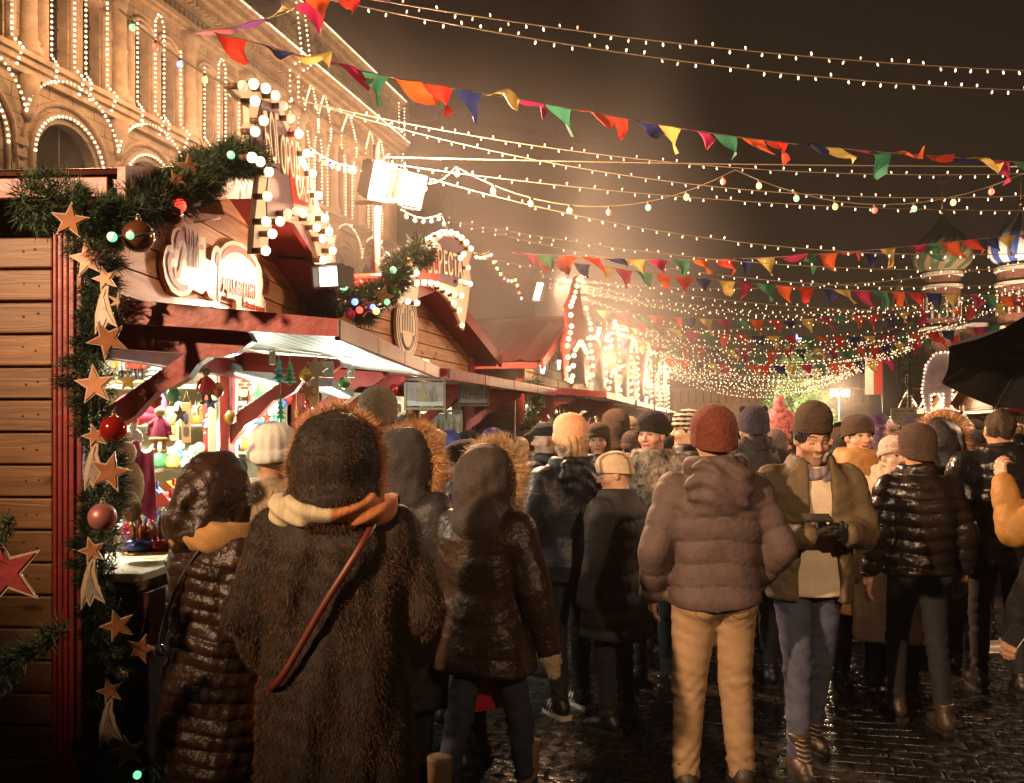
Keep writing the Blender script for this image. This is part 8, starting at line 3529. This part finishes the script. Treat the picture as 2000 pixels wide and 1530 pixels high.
for i in range(48):
    d = RF.uniform(9, 30)
    px = RF.choice([RF.uniform(1595, 1890), RF.uniform(1595, 1890), RF.uniform(1200, 1560), RF.uniform(1200, 1560)])
    hm = RF.choice([HBLK, HBRN, HNVY, HBLK, HGRY, None])
    H_ = RF.uniform(1.6, 1.8)
    person(px, 834, d, RF.choice([0, 15, -20, 170, 190, 60, -70]), 'tiny distant stroller in dark winter clothes, deep in the crowd', dict(mat=RF.choice([CLOTHB, CLOTHC, DKN, DKB, NVY]), bulk=.04), legs=BLKL, hat=dict(mat=hm, top=.155, wide=1.06) if hm else None,
           head={}, hair=dict(mat=RF.choice([HAIRB, HAIRN])), H=H_, group='distant strollers nothing tells apart', turn=RF.uniform(-25, 25), nod=RF.uniform(-4, 12))
# ---------------------------------------------------------------- lamps: sources of the place, stand-ins for the bulbs, and added fills
for s, z in ((4.5, 13.2), (8.5, 13.2), (12.5, 13.4), (17, 14), (22, 14.5), (26.5, 15), (31, 15)):
    lamp('facade_lamp', fp(s, z, 2.4), 430, (1, .58, .31), r=.6)
for k, p in enumerate(POLES):
    q = p + Vector((.34, -.40, -.36))
    if k == 0:
        lamp('flood_or_fill_lamp', q, 2500, (1, .56, .32), r=.15)
    else:
        lamp('flood_or_fill_lamp', q, [0, 650, 700, 800, 800][k], (1, .60, .36), 'SPOT', .12, aim=(p.x + 4.5, p.y - 1.5, 3.8), size=math.radians(172), blend=.35)
lamp('spotlight_lamp', SPOT1 + (hp1(.7, 2.45, 0) - SPOT1).normalized() * .09, 50, (1, .66, .44), 'SPOT', .04, aim=hp1(.7, 2.45, 0), size=math.radians(140), blend=.8)
for M, L, e in ((HM1, 3.0, 250), (HM2, 3.75, 190)):
    lamp('hut_tube_lamp', M @ Vector((L / 2, 2.37, -.75)), e, (1.0, .94, .72), 'AREA', sx=1.8, sy=.6, aim=M @ Vector((L / 2, 0, -.75)))
for k in range(6):
    M = HUTS[k][1]
    lamp('hut_tube_lamp', M @ Vector((1.75, 2.3, -.35)), 130, (1, .85, .6), 'AREA', sx=1.6, sy=.5, aim=M @ Vector((1.75, 0, .3)))
lamp('marquee_lamp', HM1 @ Vector((1.2, 3.0, .95)), 26, WARM, r=.35)
lamp('marquee_lamp', HM2 @ Vector((1.9, 3.0, .95)), 34, WARM, r=.35)
lamp('far_floodlight_lamp', P(1638, 766, 32.4), 1100, WARM, r=.3)
for x in (1850, 2010):
    lamp('church_floodlight', P(x, 820, 84), 32000, (1, .74, .5), 'SPOT', 1.0, aim=P(x, 480, 100), size=math.radians(50), blend=.6)
for p, q in ((P(425, 716, 5.0), P(532, 742, 5.6)), (P(622, 748, 5.3), P(668, 768, 5.9))):
    lamp('strip_lamp_light', p.lerp(q, .5) + Vector((.06, -.14, -.30)), 46, (.94, 1.0, .82), r=.06)
lamp('wall_fill', P(1440, 800, 62), 3000, (1, .66, .36), r=.5)  # added to brighten the brick wall; no fixture stands there
for x, y_ in ((1530, 730), (1590, 790)):
    lamp('tree_fill', P(x, y_, 41.8), 2400, (1, .78, .42), r=.4)  # added fills in front of the tree to brighten its crown
# unseen lamps, no masts built: key behind the viewer, fills added at right
lamp('flood_or_fill_lamp', (-5.8, -3.0, 5.0), 6600, (1, .62, .35), 'SPOT', .15, aim=(1.9, 5.4, 2.85), size=math.radians(45), blend=.85)
lamp('flood_or_fill_lamp', (2.4, -5.5, 5.4), 1900, (1, .64, .37), 'SPOT', .15, aim=(1.5, 5.0, 1.9), size=math.radians(35), blend=1.0)
lamp('flood_or_fill_lamp', RPOLES[0] + Vector((-.3, 0, -.3)), 1500, (1, .62, .38), 'SPOT', .15, aim=(0, 6.6, 2.1), size=math.radians(80), blend=.9)
for k in (0, 1, 2, 3):
    lamp('canopy_lamp', HUTS[k][1] @ Vector((.6, 2.55, 1.0)), 55, (1, .66, .36), r=.08)
lamp('strip_lamp_light', P(812, 728, 6.55), 12, (1.0, .95, .8), r=.05)
